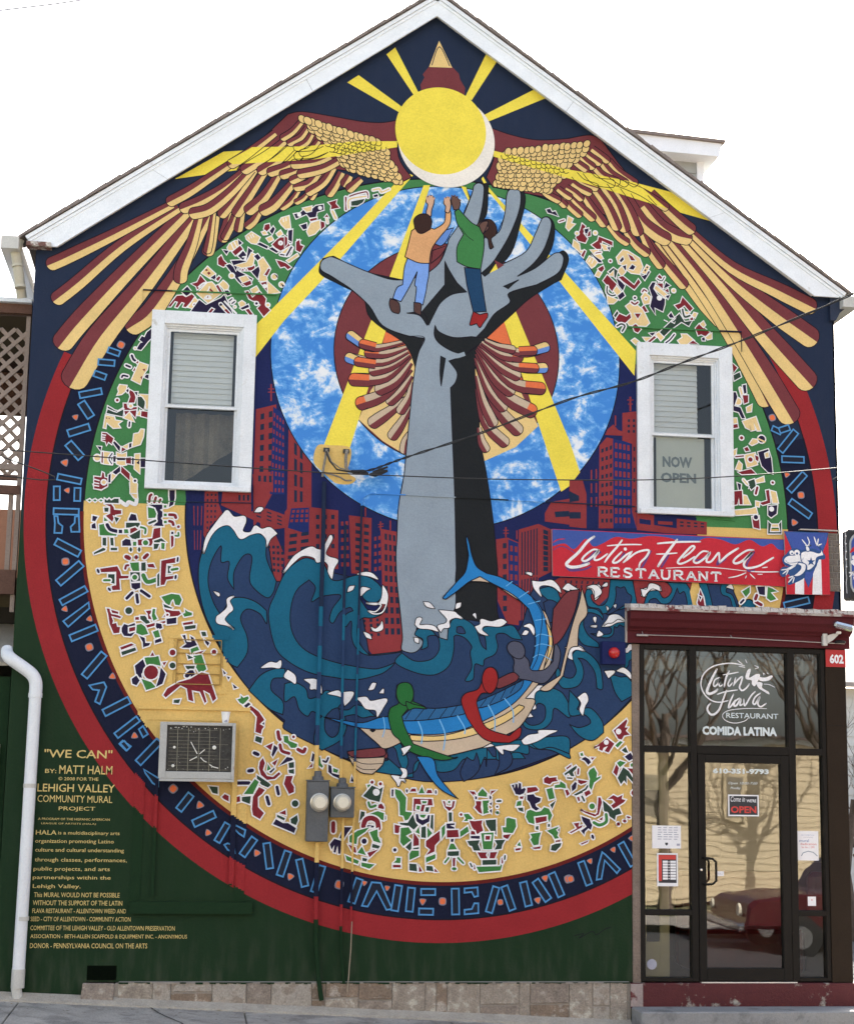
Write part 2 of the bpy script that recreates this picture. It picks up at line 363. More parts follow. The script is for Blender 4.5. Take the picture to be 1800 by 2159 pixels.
            if z == 'sign':
                n_ = len(s_); ww = [w_*(.75+.25*math.sin(math.pi*i/max(1, n_-1))) for i in range(n_)]; P.rib(s_, ww, k, l); P.fill(circle(*s_[0], w_*.37, 10), k, l); P.fill(circle(*s_[-1], w_*.37, 10), k, l); P.l += 1
            else:
                P.rib(s_, w_+.026, 'wht', l); P.fill(circle(*s_[0], w_/2+.013, 10), 'wht', l+1); P.fill(circle(*s_[-1], w_/2+.013, 10), 'wht', l+1); P.rib(s_, w_, k, l+2); P.fill(circle(*s_[0], w_/2, 10), k, l+3); P.fill(circle(*s_[-1], w_/2, 10), k, l+3); P.l += 4
        elif md == 'o':
            r_ = int(a[2])/1000
            if z == 'sign': P.fill(circle(*pts[0], r_/1, 14), k, l); P.l += 1
            else: P.fill(circle(*pts[0], r_+.013, 14), 'wht', l); P.fill(circle(*pts[0], r_, 14), k, l+1); P.l += 2
def groups(txt):
    out = []
    for ln in txt.strip().split('\n'):
        if ln[0] == '%': n, _, l = ln[1:].partition(' '); out.append((n, l, []))
        else: out[-1][2].append(ln)
    return out
# traced outlines of the mural, wall coordinates in millimetres
MURAL = r"""%painted_ray yellow painted rays fanning up from the painted sun
F ylw|1947,8659 1687,9149 1602,9070 1899,8639
F ylw|1788,8520 1332,8831 1222,8746 1757,8467
F ylw|2393,8686 2608,9177 2713,9093 2459,8657
F ylw|2587,8514 3130,8846 3213,8741 2632,8449
F ylw|1723,8174 48,7945 -403,7637 1724,8112
F ylw|2684,8144 2872,8137 4127,7915 4561,7830 4919,7562 4442,7666 2685,8086
%painted_wing left painted wing of maroon and tan feathers spread from the painted sun
f mar|1718,8392/ 1575,8357 1383,8353 1096,8383 794,8410 653,8374/ 507,8210 344,8019 184,7774/ 771,7733 1110,7843 1779,7757/ 1874,7814/ 1742,8021
q gld mar 75 194|-45,7324 -328,6726 -568,6314 -727,6171
q gld mar 113 259|-183,7299 -626,6612 -1021,6052 -1238,5635
q gld mar 113 204|-276,7325 -783,6730 -1207,6199 -1362,5979
q gld mar 93 145|-353,7352 -868,6948 -1255,6558 -1433,6393
q gld mar 84 137|-416,7381 -949,7047 -1387,6788 -1503,6725
q gld mar 75 133|-152,7301 -217,7006 -299,6760 -310,6655
q gld mar 75 120|2,7295 -35,7066 -61,6935
q gld mar 75 105|138,7369 99,7172 75,7073
q gld mar 62 84|209,7435 164,7255 93,7089
q gld mar 62 88|249,7383 228,7246 218,7178
q gld mar 62 91|430,7409 369,7283 307,7217
q gld mar 46 79|-20,7351 -48,7079 -68,6944
q gld mar 46 72|800,7639 713,7496 630,7422
q gld mar 39 65|904,7633 829,7531 765,7486
q gld mar 39 65|958,7609 907,7537
q gld mar 78 102|352,7786 205,7530 132,7416 59,7316
q gld mar 78 111|444,7765 297,7509 199,7339
q gld mar 78 118|587,7761 452,7519 314,7374
q gld mar 78 125|733,7689 558,7458 456,7383
q gld mar 78 111|117,7824 -71,7674 -258,7525 -432,7411
q gld mar 78 118|287,7795 74,7589 -139,7438 -302,7353
q gld mar 78 121|326,7784 140,7552 -59,7362 -210,7305
q gld mar 62 88|899,7825 849,7739 758,7712
q gld mar 62 88|964,7843 902,7715 838,7662
q gld mar 62 88|1043,7835 982,7679 918,7613
q gld mar 75 95|969,7800 878,7678 762,7637
q gld mar 75 95|1109,7859 1019,7704 880,7596
q gld mar 75 95|1190,7815 1130,7679 1077,7593
q gld mar 75 95|1269,7788 1224,7702
q gld mar 67 95|1381,7763 1273,7656
q gld mar 71 100|535,8171 370,8021 231,7900 130,7825
q gld mar 78 111|629,8095 477,7946 261,7779
q gld mar 78 105|696,8031 557,7883 417,7777
q gld mar 78 102|790,7982 676,7850 509,7769
q gld mar 71 98|844,7917 768,7815 627,7750
q gld mar 71 91|936,7896 848,7780 719,7702
q gld mar 85 101|1075,7973 919,7895 731,7865
q gld mar 85 101|1155,7929 1000,7835 797,7771
q gld mar 62 79|793,8315 704,8197 615,8128
q gld mar 62 79|847,8250 785,8148 682,8078
q gld mar 62 81|889,8183 839,8096 749,8035
q gld mar 62 72|957,8119 880,8017 803,7983
q gld mar 75 87|1026,8036 917,7978 760,7950
m gld 15 9 70|796,8327 1588,8135 1766,7770 1244,7861
F ylw|1726,8174 1293,8139 836,8055 319,8009 91,7852 139,7823 918,7928 1727,8112
%painted_wing right painted wing of maroon and tan feathers spread from the painted sun
f mar|2657,8383/ 2870,8323 3133,8292 3448,8332 3448,8334 3663,8384 3779,8333/ 4111,7931 4708,7464/ 4606,7339/ 4109,7475 3365,7683/ 2680,7770/ 2614,7866/ 2693,8107
q mar gld 84 145|4340,7321 4586,6990 4800,6719 4972,6537
q mar gld 91 183|4406,7325 4752,6883 5062,6434 5273,6065 5426,5760
q mar gld 110 241|4473,7347 4868,6873 5293,6232 5665,5624
q mar gld 110 241|4590,7371 5019,6915 5430,6438 5857,5980
q mar gld 104 229|4673,7377 5104,6983 5552,6658 5901,6427
q mar gld 93 180|4699,7429 5105,7101 5573,6894 5908,6746
q mar gld 75 120|4224,7348 4372,7156 4602,6894
q mar gld 75 110|4175,7429 4273,7217 4371,7081
q mar gld 75 105|4026,7402 4124,7274 4226,7197
q mar gld 64 91|3844,7457 3943,7346 4025,7293
q mar gld 105 152|4209,7684 4374,7492 4524,7401 4640,7375
q mar gld 105 152|4027,7773 4175,7530 4324,7405 4423,7352
q mar gld 93 133|4277,7824 4442,7666 4608,7525 4683,7470
q mar gld 93 127|3927,7817 4043,7639 4141,7410
q mar gld 85 120|3795,7858 3927,7665 4009,7435
q mar gld 85 110|3696,7835 3828,7658 3927,7446
q mar gld 75 105|3597,7743 3696,7599 3795,7471
q mar gld 75 98|3482,7702 3581,7608 3679,7522
q mar gld 75 87|3383,7729 3449,7632 3548,7547
q mar gld 75 95|3944,7903 4193,7818 4426,7682
q mar gld 75 95|3845,8133 3945,8022 4110,7914
q mar gld 75 95|3762,8127 3862,7999 4011,7907
q mar gld 75 91|3679,8088 3779,7976 3928,7910
q mar gld 75 87|3679,8241 3746,8194 3829,8132
q mar gld 75 87|3597,8200 3663,8154 3746,8101
q mar gld 75 87|3547,8163 3613,8100 3679,8054
q mar gld 75 87|3465,8123 3531,8077 3613,8023
q mar gld 75 87|3613,7998 3712,7903 3878,7890
q mar gld 75 87|3498,7956 3580,7877 3712,7836
q mar gld 75 87|3482,7870 3547,7824 3646,7781
q mar gld 75 82|3416,7815 3498,7770 3564,7716
q mar gld 67 82|3332,7799 3398,7753 3449,7723
q mar gld 67 82|3234,7809 3300,7729 3398,7635
q mar gld 67 82|3136,7835 3218,7740 3333,7681
m gld 15 9 67|2774,8138 3679,8292 3267,7777 2696,7805
F ylw|2683,8147 3448,8003 3646,7983 4127,7915 4442,7666 3762,7839 2683,8086
%painted_beak maroon beak head with tan triangle tip above the painted sun
F mar|2031,8981 1967,8890 1984,8858 1945,8778 1963,8678 2385,8685 2392,8779 2342,8861 2325,8928 2250,8999
F gld|2124,9257 2028,8972 2259,8982
l nav 2|2055,8991 2128,9194 2234,8997
F gld|2129,9169 2079,8990 2218,8998
%painted_city dark red painted skyline behind the waves
F cty|444,5424 633,5480 636,5386 639,4809 442,4800 438,4707 629,4638 516,4403 460,4294 442,4800
l cty 3|583,5509 578,5674
l cty 2|552,5625 610,5628
l cty 2|550,5594 614,5597
g nav 6 2 .45 .55|468,5394 619,5448 639,4809 473,4802
F nb2|605,5457 714,5384 737,4623 601,4618
g cty 10 4 .45 .5|606,5426 715,5337 737,4623 601,4618
F cty|756,5245 859,5141 868,5079 979,4944 991,4510 1243,4490 1258,3936 759,3918 743,4454 764,4486
g nav 4 2 .5 .75|797,5154 907,5065 922,4538 816,4534
g nav 4 3 .45 .45|1015,4465 1228,4473 1238,4105 1026,4097
F nb2|802,4491 969,4506 976,4252 777,4306
g cty 3 4 .55 .6|810,4484 969,4498 973,4360 783,4352
g nav 5 2 .65 .5|779,4260 990,4299 999,3963 759,3924
F nb|1245,4417 1351,4452 1379,3930 1258,3911
F cty|1344,4448 1559,4429 1563,3891 1380,3900
g nav 7 2 .6 .5|1391,4399 1552,4382 1555,3898 1402,3916
g cty 6 2 .55 .5|1261,4402 1345,4413 1371,3945 1273,3942
F nb|1570,4282 1661,4325 1670,3894 1579,3861
F cty|1645,4332 1800,4307 1804,4083 1833,3777 1862,3473 1883,3156 1595,3148 1455,3310 1496,3493 1663,3528 1673,3772
g nav 10 3 .6 .6|1676,4310 1792,4291 1865,3322 1697,3317
g cty 5 2 .55 .5|1578,4267 1654,4286 1669,3925 1586,3907
g nav 4 3 .4 .6|1481,3477 1663,3498 1682,3317 1486,3296
l cty 3|1498,4527 1500,4442
l cty 3|1644,4401 1646,4316
l cty 2|1621,4369 1672,4379
l cty 2|1622,4346 1672,4356
l cty 3|1736,4413 1738,4320
F cty|2747,4272 2857,4292 2967,4249 2973,3461 2864,3473 2768,3685
F nb2|2864,4277 2962,4242 2970,3815 2876,3812
g nav 7 1 .5 .5|2794,4259 2865,4269 2878,3566 2801,3563
g cty 8 2 .55 .6|2873,4238 2962,4226 2968,3507 2879,3504
l cty 3|2841,4292 2840,4393
l cty 2|2817,4361 2868,4363
l cty 2|2817,4334 2869,4336
l cty 3|2948,4280 2947,4366
F cty|2966,4374 3155,4436 3281,4386 3283,3981 3157,3914 3160,3513 2972,3507
g nav 1 6 .45 1|2982,4344 3155,4397 3157,3945 2985,3939
g nav 1 6 .45 1|2985,3893 3157,3930 3128,3512 2988,3507
g nav 8 1 .5 .8|3178,4398 3273,4370 3275,3980 3181,3977
F cty|3217,4541 3280,4654 3456,4692 3457,4440 3218,4462
F nav|3312,4560 3455,4574 3457,4519 3320,4506
F cty|3456,4878 3584,4884 3624,4743 3624,4411 3457,4420
F nav|3456,4767 3552,4724 3552,4676 3456,4657
F nav|3457,4562 3568,4566 3568,4503 3457,4499
F nb|3624,4981 3760,5243 3759,4574 3712,4414 3624,4411
g cty 3 2 .3 .7|3648,4998 3744,5018 3744,4605 3648,4601
F cty|3752,5226 3824,5310 3889,5297 3895,4421 3743,4416
F nb2|3886,5296 4059,5272 4072,4586 4128,4430 3887,4421
g nav 9 3 .55 .45|3760,5211 3886,5264 3887,4453 3759,4448
g cty 9 4 .55 .6|3897,5281 4059,5256 4063,4459 3895,4453
F cty|3808,5333 3986,5333 3986,5374 3938,5387 3889,5441 3833,5390
F cty|3979,5559 4120,5582 4115,4430 4072,4586 4075,5257 3978,5285
g nav 3 2 .45 .5|4019,5512 4120,5517 4119,5356 4018,5351
g nav 5 1 .4 .4|4075,5257 4118,5259 4116,4747 4073,4745
l cty 4|4060,5579 4060,5725
l cty 2|4028,5691 4093,5694
l cty 2|4036,5650 4084,5653
l cty 3|3910,5426 3911,5531
F cty|4120,4588 4289,4563 4289,4468 4514,4445 4515,4540 4815,4520 4814,4393 4417,4394 4119,4414
F nb|4144,4526 4257,4514 4256,4467 4144,4478
F cty|4329,4509 4475,4507 4474,4475 4329,4478
g nav 2 4 .5 .5|4531,4525 4807,4512 4806,4456 4531,4454
F cty|-2,4628 117,4632 129,4510 171,4405 55,4294 31,4141 -18,4260
F nb|-181,4620 -2,4628 2,4125 -112,4014
g cty 2 3 .25 .8|-117,4500 -5,4505 -10,4048 -84,4046
F cty|162,4634 425,4645 432,4446 574,4482 743,4428 747,4305 641,4286 755,4046 718,3741 593,3888 518,4342 152,4496
g nav 8 3 .45 .45|6,4613 118,4617 118,4205 22,4201
g nav 1 3 .5 .5|298,4625 418,4630 422,4522 302,4517
g nav 3 3 .45 .4|452,4508 744,4412 747,4305 456,4401
g nav 5 4 .6 .5|585,4146 752,4152 761,3863 608,3888
F cty|435,4800 624,4808 629,4638 446,4692
g nav 1 3 .5 .7|473,4802 624,4808 627,4715 475,4724
%painted_sky_disc blue cloudy sky disc
C SKY 2257 6049 1697 3
%painted_core maroon and tan disc behind the painted wrist
C mar 2255 6068 1093 3
F gld|1414,5371 1523,5661 1690,5909 1890,6080 2537,6147 2891,5875 3149,5390/ 2928,5173 2629,5024 2269,4969 1870,5046 1643,5177
F crl|1651,6243 1826,6164 2616,6224 2806,6406 2888,6134 3003,5784 2410,6140 2094,6123 1567,5806
%painted_ray yellow painted rays falling across the sky disc
F ylw|1889,7835 1817,7863 1329,7281 678,6539 416,6244 423,5926 685,6304 992,6672
F ylw|2059,7747 1995,7742 1672,6772 1508,6340 1089,5105 1336,5084 1651,6243 1799,6739
F ylw|2365,7757 2413,7752 2623,7085 2806,6406 3375,4756 3456,4815 3560,4954 3455,5261 2917,6526 2769,6962
F ylw|2566,7846 2624,7741 3451,6726 4102,5937 4119,6188 3451,6899 2651,7751 2582,7872
%painted_feathers short painted feathers fanning from the painted wrist
q mar bei 46 91|1920,5284 1868,5187 1854,5092
q mar bei 46 107|1916,5538 1825,5359 1742,5229
q mar bei 46 122|1911,5633 1730,5481 1554,5346
q mar bei 43 95|1915,5761 1891,5616 1815,5477
q mar bei 43 107|1910,5824 1819,5676 1712,5567
q mar bei 46 134|1906,5888 1664,5636 1441,5530
q mar crl 122 134|1479,5545 1433,5527
q mar bei 46 122|1902,5952 1771,5769 1609,5673
q mar bei 46 128|1894,6016 1661,5795 1358,5756
q mar crl 122 128|1506,5755 1358,5756
q mar bei 43 110|1888,6031 1721,5910 1542,5853
q mar bei 43 95|1875,6063 1626,5937 1314,5968
q blu gld 95 104|1393,5938 1306,5968
q mar crl 91 95|1564,5918 1393,5934
q mar bei 43 101|1861,6102 1671,6028 1492,6026
q mar crl 98 101|1593,6023 1492,6026
q mar bei 43 95|1834,6154 1530,6076 1309,6184
q blu gld 91 101|1419,6118 1316,6189
q mar crl 91 95|1561,6086 1435,6111
q bei mar 43 91|2570,5347 2596,5221 2636,5143
q bei mar 43 116|2547,5729 2633,5398 2817,5215
q bei mar 43 107|2541,5857 2607,5604 2704,5401
q bei mar 43 131|2533,5985 2750,5547 2943,5341
q bei mar 43 110|2531,6034 2653,5734 2798,5557
q bei mar 46 146|2538,6074 2797,5693 3069,5538
q crl mar 143 146|3037,5553 3077,5534
q bei mar 43 125|2541,6115 2716,5850 2868,5721
q bei mar 43 128|2547,6131 2875,5810 3163,5760
q crl mar 122 128|3019,5769 3171,5761
q bei mar 43 113|2556,6151 2762,5965 2930,5877
q bei mar 43 101|2569,6168 2906,5973 3194,5964
q gld blu 98 104|3122,5960 3202,5968
q crl mar 95 98|2954,5963 3114,5960
q bei mar 43 113|2585,6189 2777,6079 2945,6064
q crl mar 107 113|2889,6069 2953,6063
q bei mar 43 98|2616,6216 2969,6106 3209,6176
q gld blu 95 104|3105,6138 3217,6178
q crl mar 91 95|2953,6121 3097,6135
q bei mar 43 85|2624,6209 2744,6158 2888,6134
%painted_sun painted cream moon with a big yellow sun disc over it
C crm 2213 8212 477 2
C ylw 2155 8312 448 1
%painted_hand big grey painted hand with black shadow reaching up
f blk|2542,7777/ 2628,7800 2632,7683 2618,7482 2539,7361/ 2702,7156/ 2877,7483 2851,7732 2956,7781 3006,7675 2967,7456 2864,7100 2657,6889/ 3010,7060/ 3171,7336 3170,7469 3252,7491 3301,7394 3269,7176 3140,6969 2963,6809/ 3205,6989/ 3335,7130 3400,7159 3441,7070 3368,6867/ 3271,6810 3045,6648 2870,6474 2616,6216 2538,6082 2525,5856 2569,5474 2580,5236 2646,4907 2714,4470 2765,3988/ 2786,3501 3067,3356 2882,3199 2296,3182/ 2280,4255/ 1940,5922 1842,6141/ 1508,6364 1425,6569 1203,6685 1021,6773 1003,6853 1032,6935/ 1133,6966/ 1419,6830/ 1830,6765/ 2003,6808/ 2160,6941/ 2252,7193/ 2330,7322/ 2409,7485/ 2479,7698/
f gry|2330,7330/ 2408,7501 2478,7706 2494,7774 2542,7802 2591,7764 2577,7563 2539,7394 2507,7342/ 2717,7289 2796,7477 2819,7696 2851,7757 2924,7770 2960,7706 2942,7537 2847,7281 2704,7024 2577,6884/ 2609,6854/ 2769,6979 3010,7126 3106,7315 3154,7435 3186,7490 3243,7491 3268,7409 3204,7188 3091,7015 2931,6873/ 3108,6967 3270,7109 3318,7137 3367,7132 3392,7067 3335,6931 3125,6801/ 2852,6702 2860,6605 2709,6482 2615,6330/ 2489,6177 2632,6233 2427,6060 2270,5988/ 2350,5879 2336,5782 2289,5724/ 2311,5303 2344,4674 2369,3974/ 2363,3872/ 2366,3611 2291,3517 2308,3365 2279,3288 2232,3302/ 2185,3392/ 2031,3433 2002,3356 2064,3282 2035,3206 1959,3173 1867,3201 1872,3322 1845,3549 1809,3853 1796,4083 1801,4237 1810,4547 1858,4861/ 1889,5283 1927,5761 1969,6036 2030,6200/ 1840,6222 1619,6306 1489,6492 1297,6658/ 1122,6763 1019,6821 1017,6902 1071,6946 1133,6955 1418,6846 1672,6772 1830,6773/ 2003,6817/ 2160,6957 2237,7143 2252,7210
l ink 1.6|1133,6958 1071,6949 1013,6902 1015,6821 1123,6755 1297,6658 1489,6492 1619,6306 1840,6218 2029,6208 1969,6036 1927,5761 1889,5283 1858,4861 1810,4547 1801,4237 1795,4083 1809,3853 1848,3549 1872,3322 1864,3201 1959,3173 2035,3206 2067,3282
l ink 1.6|2393,7484 2478,7706 2494,7774 2542,7806 2596,7764 2577,7563 2539,7394
l ink 1.6|2717,7289 2796,7477 2819,7696 2851,7765 2932,7774 2965,7706 2942,7537 2847,7281 2704,7024
l ink 1.6|2769,6979 3010,7126 3106,7315 3154,7435 3186,7493 3248,7494 3273,7409 3204,7188
l ink 1.6|1133,6958 1418,6846 1672,6769 1830,6770
f blk|2215,6985/ 2257,6898 2338,6772/ 2435,6686/ 2292,6653 2182,6565 2120,6448 2067,6331/ 2026,6394 1994,6456/ 2087,6576 2219,6746/ 2218,6797
f blk|1852,6440/ 1978,6423 2051,6330/ 2058,6363 2009,6457
f blk|2130,6335/ 2171,6272 2314,6224 2488,6242/ 2632,6233/ 2427,6060/ 2300,6086 2172,6159 2124,6237
f blk|2190,6031/ 2235,6010/ 2216,5872 2198,5735/ 2185,5871
l gry 9|2285,6037 2348,6040 2424,6068
f mar|2094,7084/ 2237,7143/ 2175,7040 2080,6952/
f blu|2117,7152/ 2171,7270 2298,7328/ 2220,7175/ 2173,7135
F ylw|2657,6889 2720,6992 2737,6935
F mar|2704,7024 2801,6981 2737,6935
f blk|2795,6765/ 2947,6840/ 2843,6743/
%painted_child painted child seen from behind in orange shirt and light blue jeans
f jea|1849,6987/ 2064,6951/ 2059,6820 2044,6736/ 2037,6670 2008,6530/ 1929,6550/ 1942,6697 1925,6729 1947,6862/ 1878,6710 1794,6550/ 1715,6578/ 1752,6686 1807,6721/ 1820,6887
f bro|1691,6577/ 1771,6541 1788,6461 1773,6428/ 1710,6448 1682,6519
f bro|1921,6550/ 1989,6541 1990,6472 1994,6424/ 1930,6453 1922,6501
f orn|1884,7268/ 1947,7313 2026,7319 2107,7299/ 2201,7372 2216,7488/ 2264,7492 2258,7359 2172,7237/ 2086,7100 2064,6951/ 1953,6952 1825,7002/ 1855,7135
f skn|2024,7476/ 2039,7543 2019,7575 2037,7626 2085,7637 2102,7580 2079,7496 2073,7429/ 2033,7426
f skn|2208,7488/ 2215,7538 2195,7570 2206,7617 2246,7632 2266,7575 2260,7508 2240,7473
f hai|1915,7303/ 1906,7385 1960,7441 2040,7444 2081,7380 2067,7297/ 1996,7251 1948,7256
l skn 3.2|2030,7592 2024,7630
l skn 3.2|2050,7602 2053,7643
l skn 3.2|2070,7603 2082,7640
l skn 3.2|2089,7596 2105,7622
l skn 3.2|2206,7579 2206,7629
l skn 3.2|2227,7589 2230,7642
l skn 3.2|2246,7590 2252,7640
%painted_child painted child with ponytail in green top and dark blue trousers
f dbl|2408,6931/ 2568,6925/ 2586,6769 2629,6501/ 2501,6486/ 2434,6759/
f red|2501,6494/ 2565,6465/ 2637,6486 2642,6445/ 2598,6378 2567,6335 2535,6374/ 2471,6354 2478,6411
f brs|2296,7510/ 2270,7592 2278,7645 2326,7637 2359,7589 2344,7514/
f brs|2523,7368/ 2571,7413 2635,7433 2668,7353 2597,7232/ 2540,7311
f grn|2304,7494/ 2344,7522/ 2409,7452 2474,7390 2555,7345 2596,7265/ 2598,7133 2568,6925/ 2432,6941 2335,6984/ 2333,7132 2395,7268/ 2330,7380
f hai|2579,7413/ 2659,7435 2716,7372 2717,7289 2669,7237 2694,7155/ 2657,7137 2637,7235/ 2591,7281 2644,7351
l ink 1.4|2370,7333 2428,7254 2493,7209
l brs 3.2|2286,7618 2274,7659
l brs 3.2|2307,7619 2302,7664
l brs 3.2|2326,7612 2329,7654
l brs 3.2|2340,7588 2362,7618
f brs|2547,7369/ 2579,7405 2635,7414 2620,7349 2588,7281/ 2564,7321
%painted_sea teal and dark blue painted waves with white foam
f sea|22,4186/ -28,3942 -19,3716 42,3493 153,3273 280,3053 451,2820 634,2647 802,2525/ 805,2442 1332,2203 1860,2035 2237,1994 2769,2066 3462,2310/ 3462,2319 3774,2522 4136,2880/ 4139,3542/ 4005,3662/ 4676,3652/ 4638,3839/ 4575,3946/ 3616,3836/ 3301,3903 3111,3820 2973,3415 2755,3455 2538,3494 2352,3504/ 2300,3395 2309,3335 2271,3280 2224,3317 2208,3393/ 2107,3435 2024,3410 1987,3348/ 2064,3282 2027,3205 1959,3173 1867,3193/ 1746,3152/ 1565,3147/ 1427,3855/ 909,3960/ 686,3800 584,4161 371,4260 218,4330
f tel|24,4140/ 101,4265 219,4315 310,4288 373,4199 461,4248 552,4221 584,4161 589,4009 686,3800/ 660,3693 601,3646 479,3733 438,3822 454,4020 379,4032 295,3878 300,3712/ 237,3815 247,3967 172,3964 166,4115 83,3961 60,3779 111,3600 190,3468/ 274,3620 392,3639 513,3598 605,3526/ 609,3406 546,3494 426,3535 369,3443 435,3281 440,3132 356,2996/ 265,3052 154,3258 42,3478 -19,3716 -28,3942
f tel|623,3496 677,3679 760,3878 848,3973 952,4030 1059,4003 1120,3990/ 1160,3907 1192,3840 1260,3827 1366,3866 1456,3887 1564,3860 1657,3787 1681,3711 1630,3641 1554,3634 1500,3667 1488,3713 1520,3759/ 1475,3743 1469,3674 1501,3614 1555,3555 1647,3543 1692,3590/ 1678,3529 1587,3488 1496,3485 1452,3423 1455,3295 1503,3206 1565,3144/ 1867,3186/ 1809,3079 1719,2994 1629,2954 1449,2912 1238,2929 1012,2968 815,3067 692,3198
f sea|988,3825/ 1050,3752 1016,3622 1113,3675 1287,3691 1214,3567 1187,3461 1225,3432 1283,3532 1373,3580 1404,3550/ 1344,3518 1308,3457 1339,3397 1391,3452 1397,3308 1442,3204 1565,3140 1868,3178/ 1824,3094 1688,3030 1568,3017 1235,3071 977,3169 852,3323 824,3517 871,3715
f tel|1868,3171/ 1991,3099 2143,3118 2218,3211 2201,3332 2109,3329 2111,3238 2050,3206/ 2064,3297 2017,3326 1987,3348 2024,3402 2139,3391 2201,3332 2294,3304/ 2307,3426 2352,3504 2445,3506 2554,3433 2618,3267 2665,3223/ 2648,3344 2601,3358 2647,3436 2786,3440 2910,3459 2973,3384 3005,3324/ 2911,3337 2833,3380 2756,3363 2773,3256 2742,3179 2650,3131 2635,3070 2558,3083 2544,2947 2468,2930 2528,3052 2511,3188 2525,3250 2463,3324 2385,3352 2355,3336/ 2357,3214 2313,3062 2176,2975 1993,2993 1809,3079
f sea|2384,3428/ 2431,3430 2462,3370 2385,3375
f tel|792,2858/ 881,2875 987,2818 1019,2730 1123,2762 1181,2808 1303,2752 1334,2708/ 1291,2647 1381,2634 1455,2681 1546,2653 1638,2581 1728,2568/ 1608,2580 1518,2563 1442,2591 1352,2574/ 1370,2471 1313,2352 1151,2260/ 1075,2332 1100,2510 1143,2570/ 1052,2612 1009,2567 933,2624 885,2742 797,2695
f sea|1231,2631/ 1291,2647 1308,2559 1296,2425 1238,2380 1176,2437 1173,2556
f tel|466,2791/ 565,2927 682,2989 788,2999/ 790,2918 685,2900 673,2796 781,2695 784,2577/ 649,2633
f tel|1733,2360/ 1822,2391 1901,2245 1917,2199/ 1736,2196
f tel|2385,2298/ 2506,2331 2675,2304 2752,2231 2874,2308 2982,2280 3044,2220/ 2386,2208
f tel|2994,2626/ 3072,2537 3165,2539 3227,2600 3226,2706 3164,2735 3133,2689/ 3040,2687 3101,2824 3225,2888 3381,2846 3461,2727/ 3461,2606 3319,2693 3289,2572 3196,2494 3042,2506
f tel|3027,2371/ 3166,2419 3290,2406 3462,2274/ 3462,2228 3290,2301 3136,2313
f tel|1702,2372/ 1838,2375 1947,2184 1905,2051 1995,2030/ 2008,2156 2113,2217 2159,2174/ 2221,2086 2372,2103 2477,2209 2585,2092 2660,2227 2676,2138/ 2674,2347 2582,2390 2751,2318 2783,2200 2936,2277 3074,2265 3058,2399/ 3166,2311 3290,2329 3462,2272/ 3462,2407 3367,2436 2766,2364/ 2383,2445 2310,2206 2083,2202 2009,2082 1859,2050 1634,2076/ 1677,2165 1766,2196
f sea|1764,2314/ 1825,2286 1857,2183 1904,2080/ 1782,2181 1736,2225
f sea|2492,2224/ 2554,2196 2583,2270/ 2615,2137 2555,2047 2465,2001/ 2433,2089
f sea|2782,2304/ 2858,2321 2921,2232 2891,2142 2754,2065/ 2798,2170
f sea|3206,3684/ 3300,3717 3394,3597 3363,3534 3254,3485/
F cty|3366,3927 3855,3924 3837,3762 3744,3673 3597,3781 3532,3815 3458,3758 3394,3675 3357,3755 3283,3879
g nav 2 8 .3 .7|3394,3910 3828,3907 3800,3824 3394,3829
F cty|4083,3923 4659,3916 4639,3852 4619,3705 4115,3698
f tel|3137,3802/ 3229,3832 3275,3834 3339,3800 3367,3737 3404,3675/ 3449,3686 3458,3758 3412,3802/ 3532,3815/ 3546,3798 3468,3623 3413,3590 3367,3629 3339,3682 3293,3708 3248,3711/
f tel|3610,3781/ 3633,3828 3698,3839 3726,3799 3666,3770 3689,3703 3744,3673 3800,3688 3837,3762 3855,3924/ 4074,3922/ 4092,3834 4119,3689/ 3781,3592/ 3744,3641 3652,3656 3624,3701
f sea|3911,3855 3957,3847 3995,3858 4022,3804 4064,3769 4050,3696/ 3999,3685 3873,3604 3818,3594 3883,3672 3911,3773
f tel|4184,3691/ 4208,3774 4265,3857 4321,3850 4367,3770 4423,3781 4461,3846 4424,3904 4396,3917/ 4602,3914/ 4648,3834 4675,3666/ 4562,3676
f sea|4231,3683/ 4241,3738 4301,3757 4357,3710 4432,3717 4479,3782 4513,3866/ 4536,3812 4583,3831 4610,3732 4600,3681/
F yring|4663,3921 4729,3920 4752,3819 4802,3660 4675,3661 4639,3833
f tel|4729,3920/ 4858,3918/ 4893,3787 4929,3660/ 4802,3660/ 4761,3801
f sea|4809,3917/ 5055,3916/ 5082,3829 5119,3739 5122,3657/ 4872,3658/ 4845,3785
f tel|4952,3917/ 5018,3910 4998,3845 5064,3810 5118,3656/ 5071,3664 5035,3782 4960,3816 4942,3871
f tel|5175,3667/ 5177,3750 5224,3779 5271,3753 5279,3661/ 5232,3660 5223,3724 5204,3668/
f tel|3505,3489 3541,3599 3633,3642 3726,3631 3781,3579 3781,3534/ 3744,3578 3652,3602 3606,3556 3597,3474 3643,3386 3735,3316 3744,3272/ 3597,3295 3533,3382
f tel|3818,3481/ 3873,3528 3947,3557 3998,3522/ 3993,3477 3947,3494 3919,3466 3892,3474 3882,3402 3827,3368 3744,3375 3661,3404/ 3744,3398 3799,3399 3855,3410 3864,3455
f tel|3328,3002 3351,3069 3392,3003 3442,2978 3497,2988 3524,3060 3474,3184/ 3533,3248 3615,3232 3707,3163 3762,3066 3780,2889 3725,2887/ 3707,3029 3652,3117 3597,3160 3542,3168/ 3579,3115 3597,3027 3570,2937 3506,2890 3388,2887
f tel|3965,3242/ 4020,3280 4094,3273 4126,3220/ 4126,3112/ 4056,3038/ 4094,3111 4085,3173 4038,3154 4029,3109 3992,3072/ 3997,3180
f tel|3854,2997/ 3891,3016 3955,3000 4019,3002 4074,2949 4128,2960/ 4128,2861/ 3963,2768/ 3899,2856
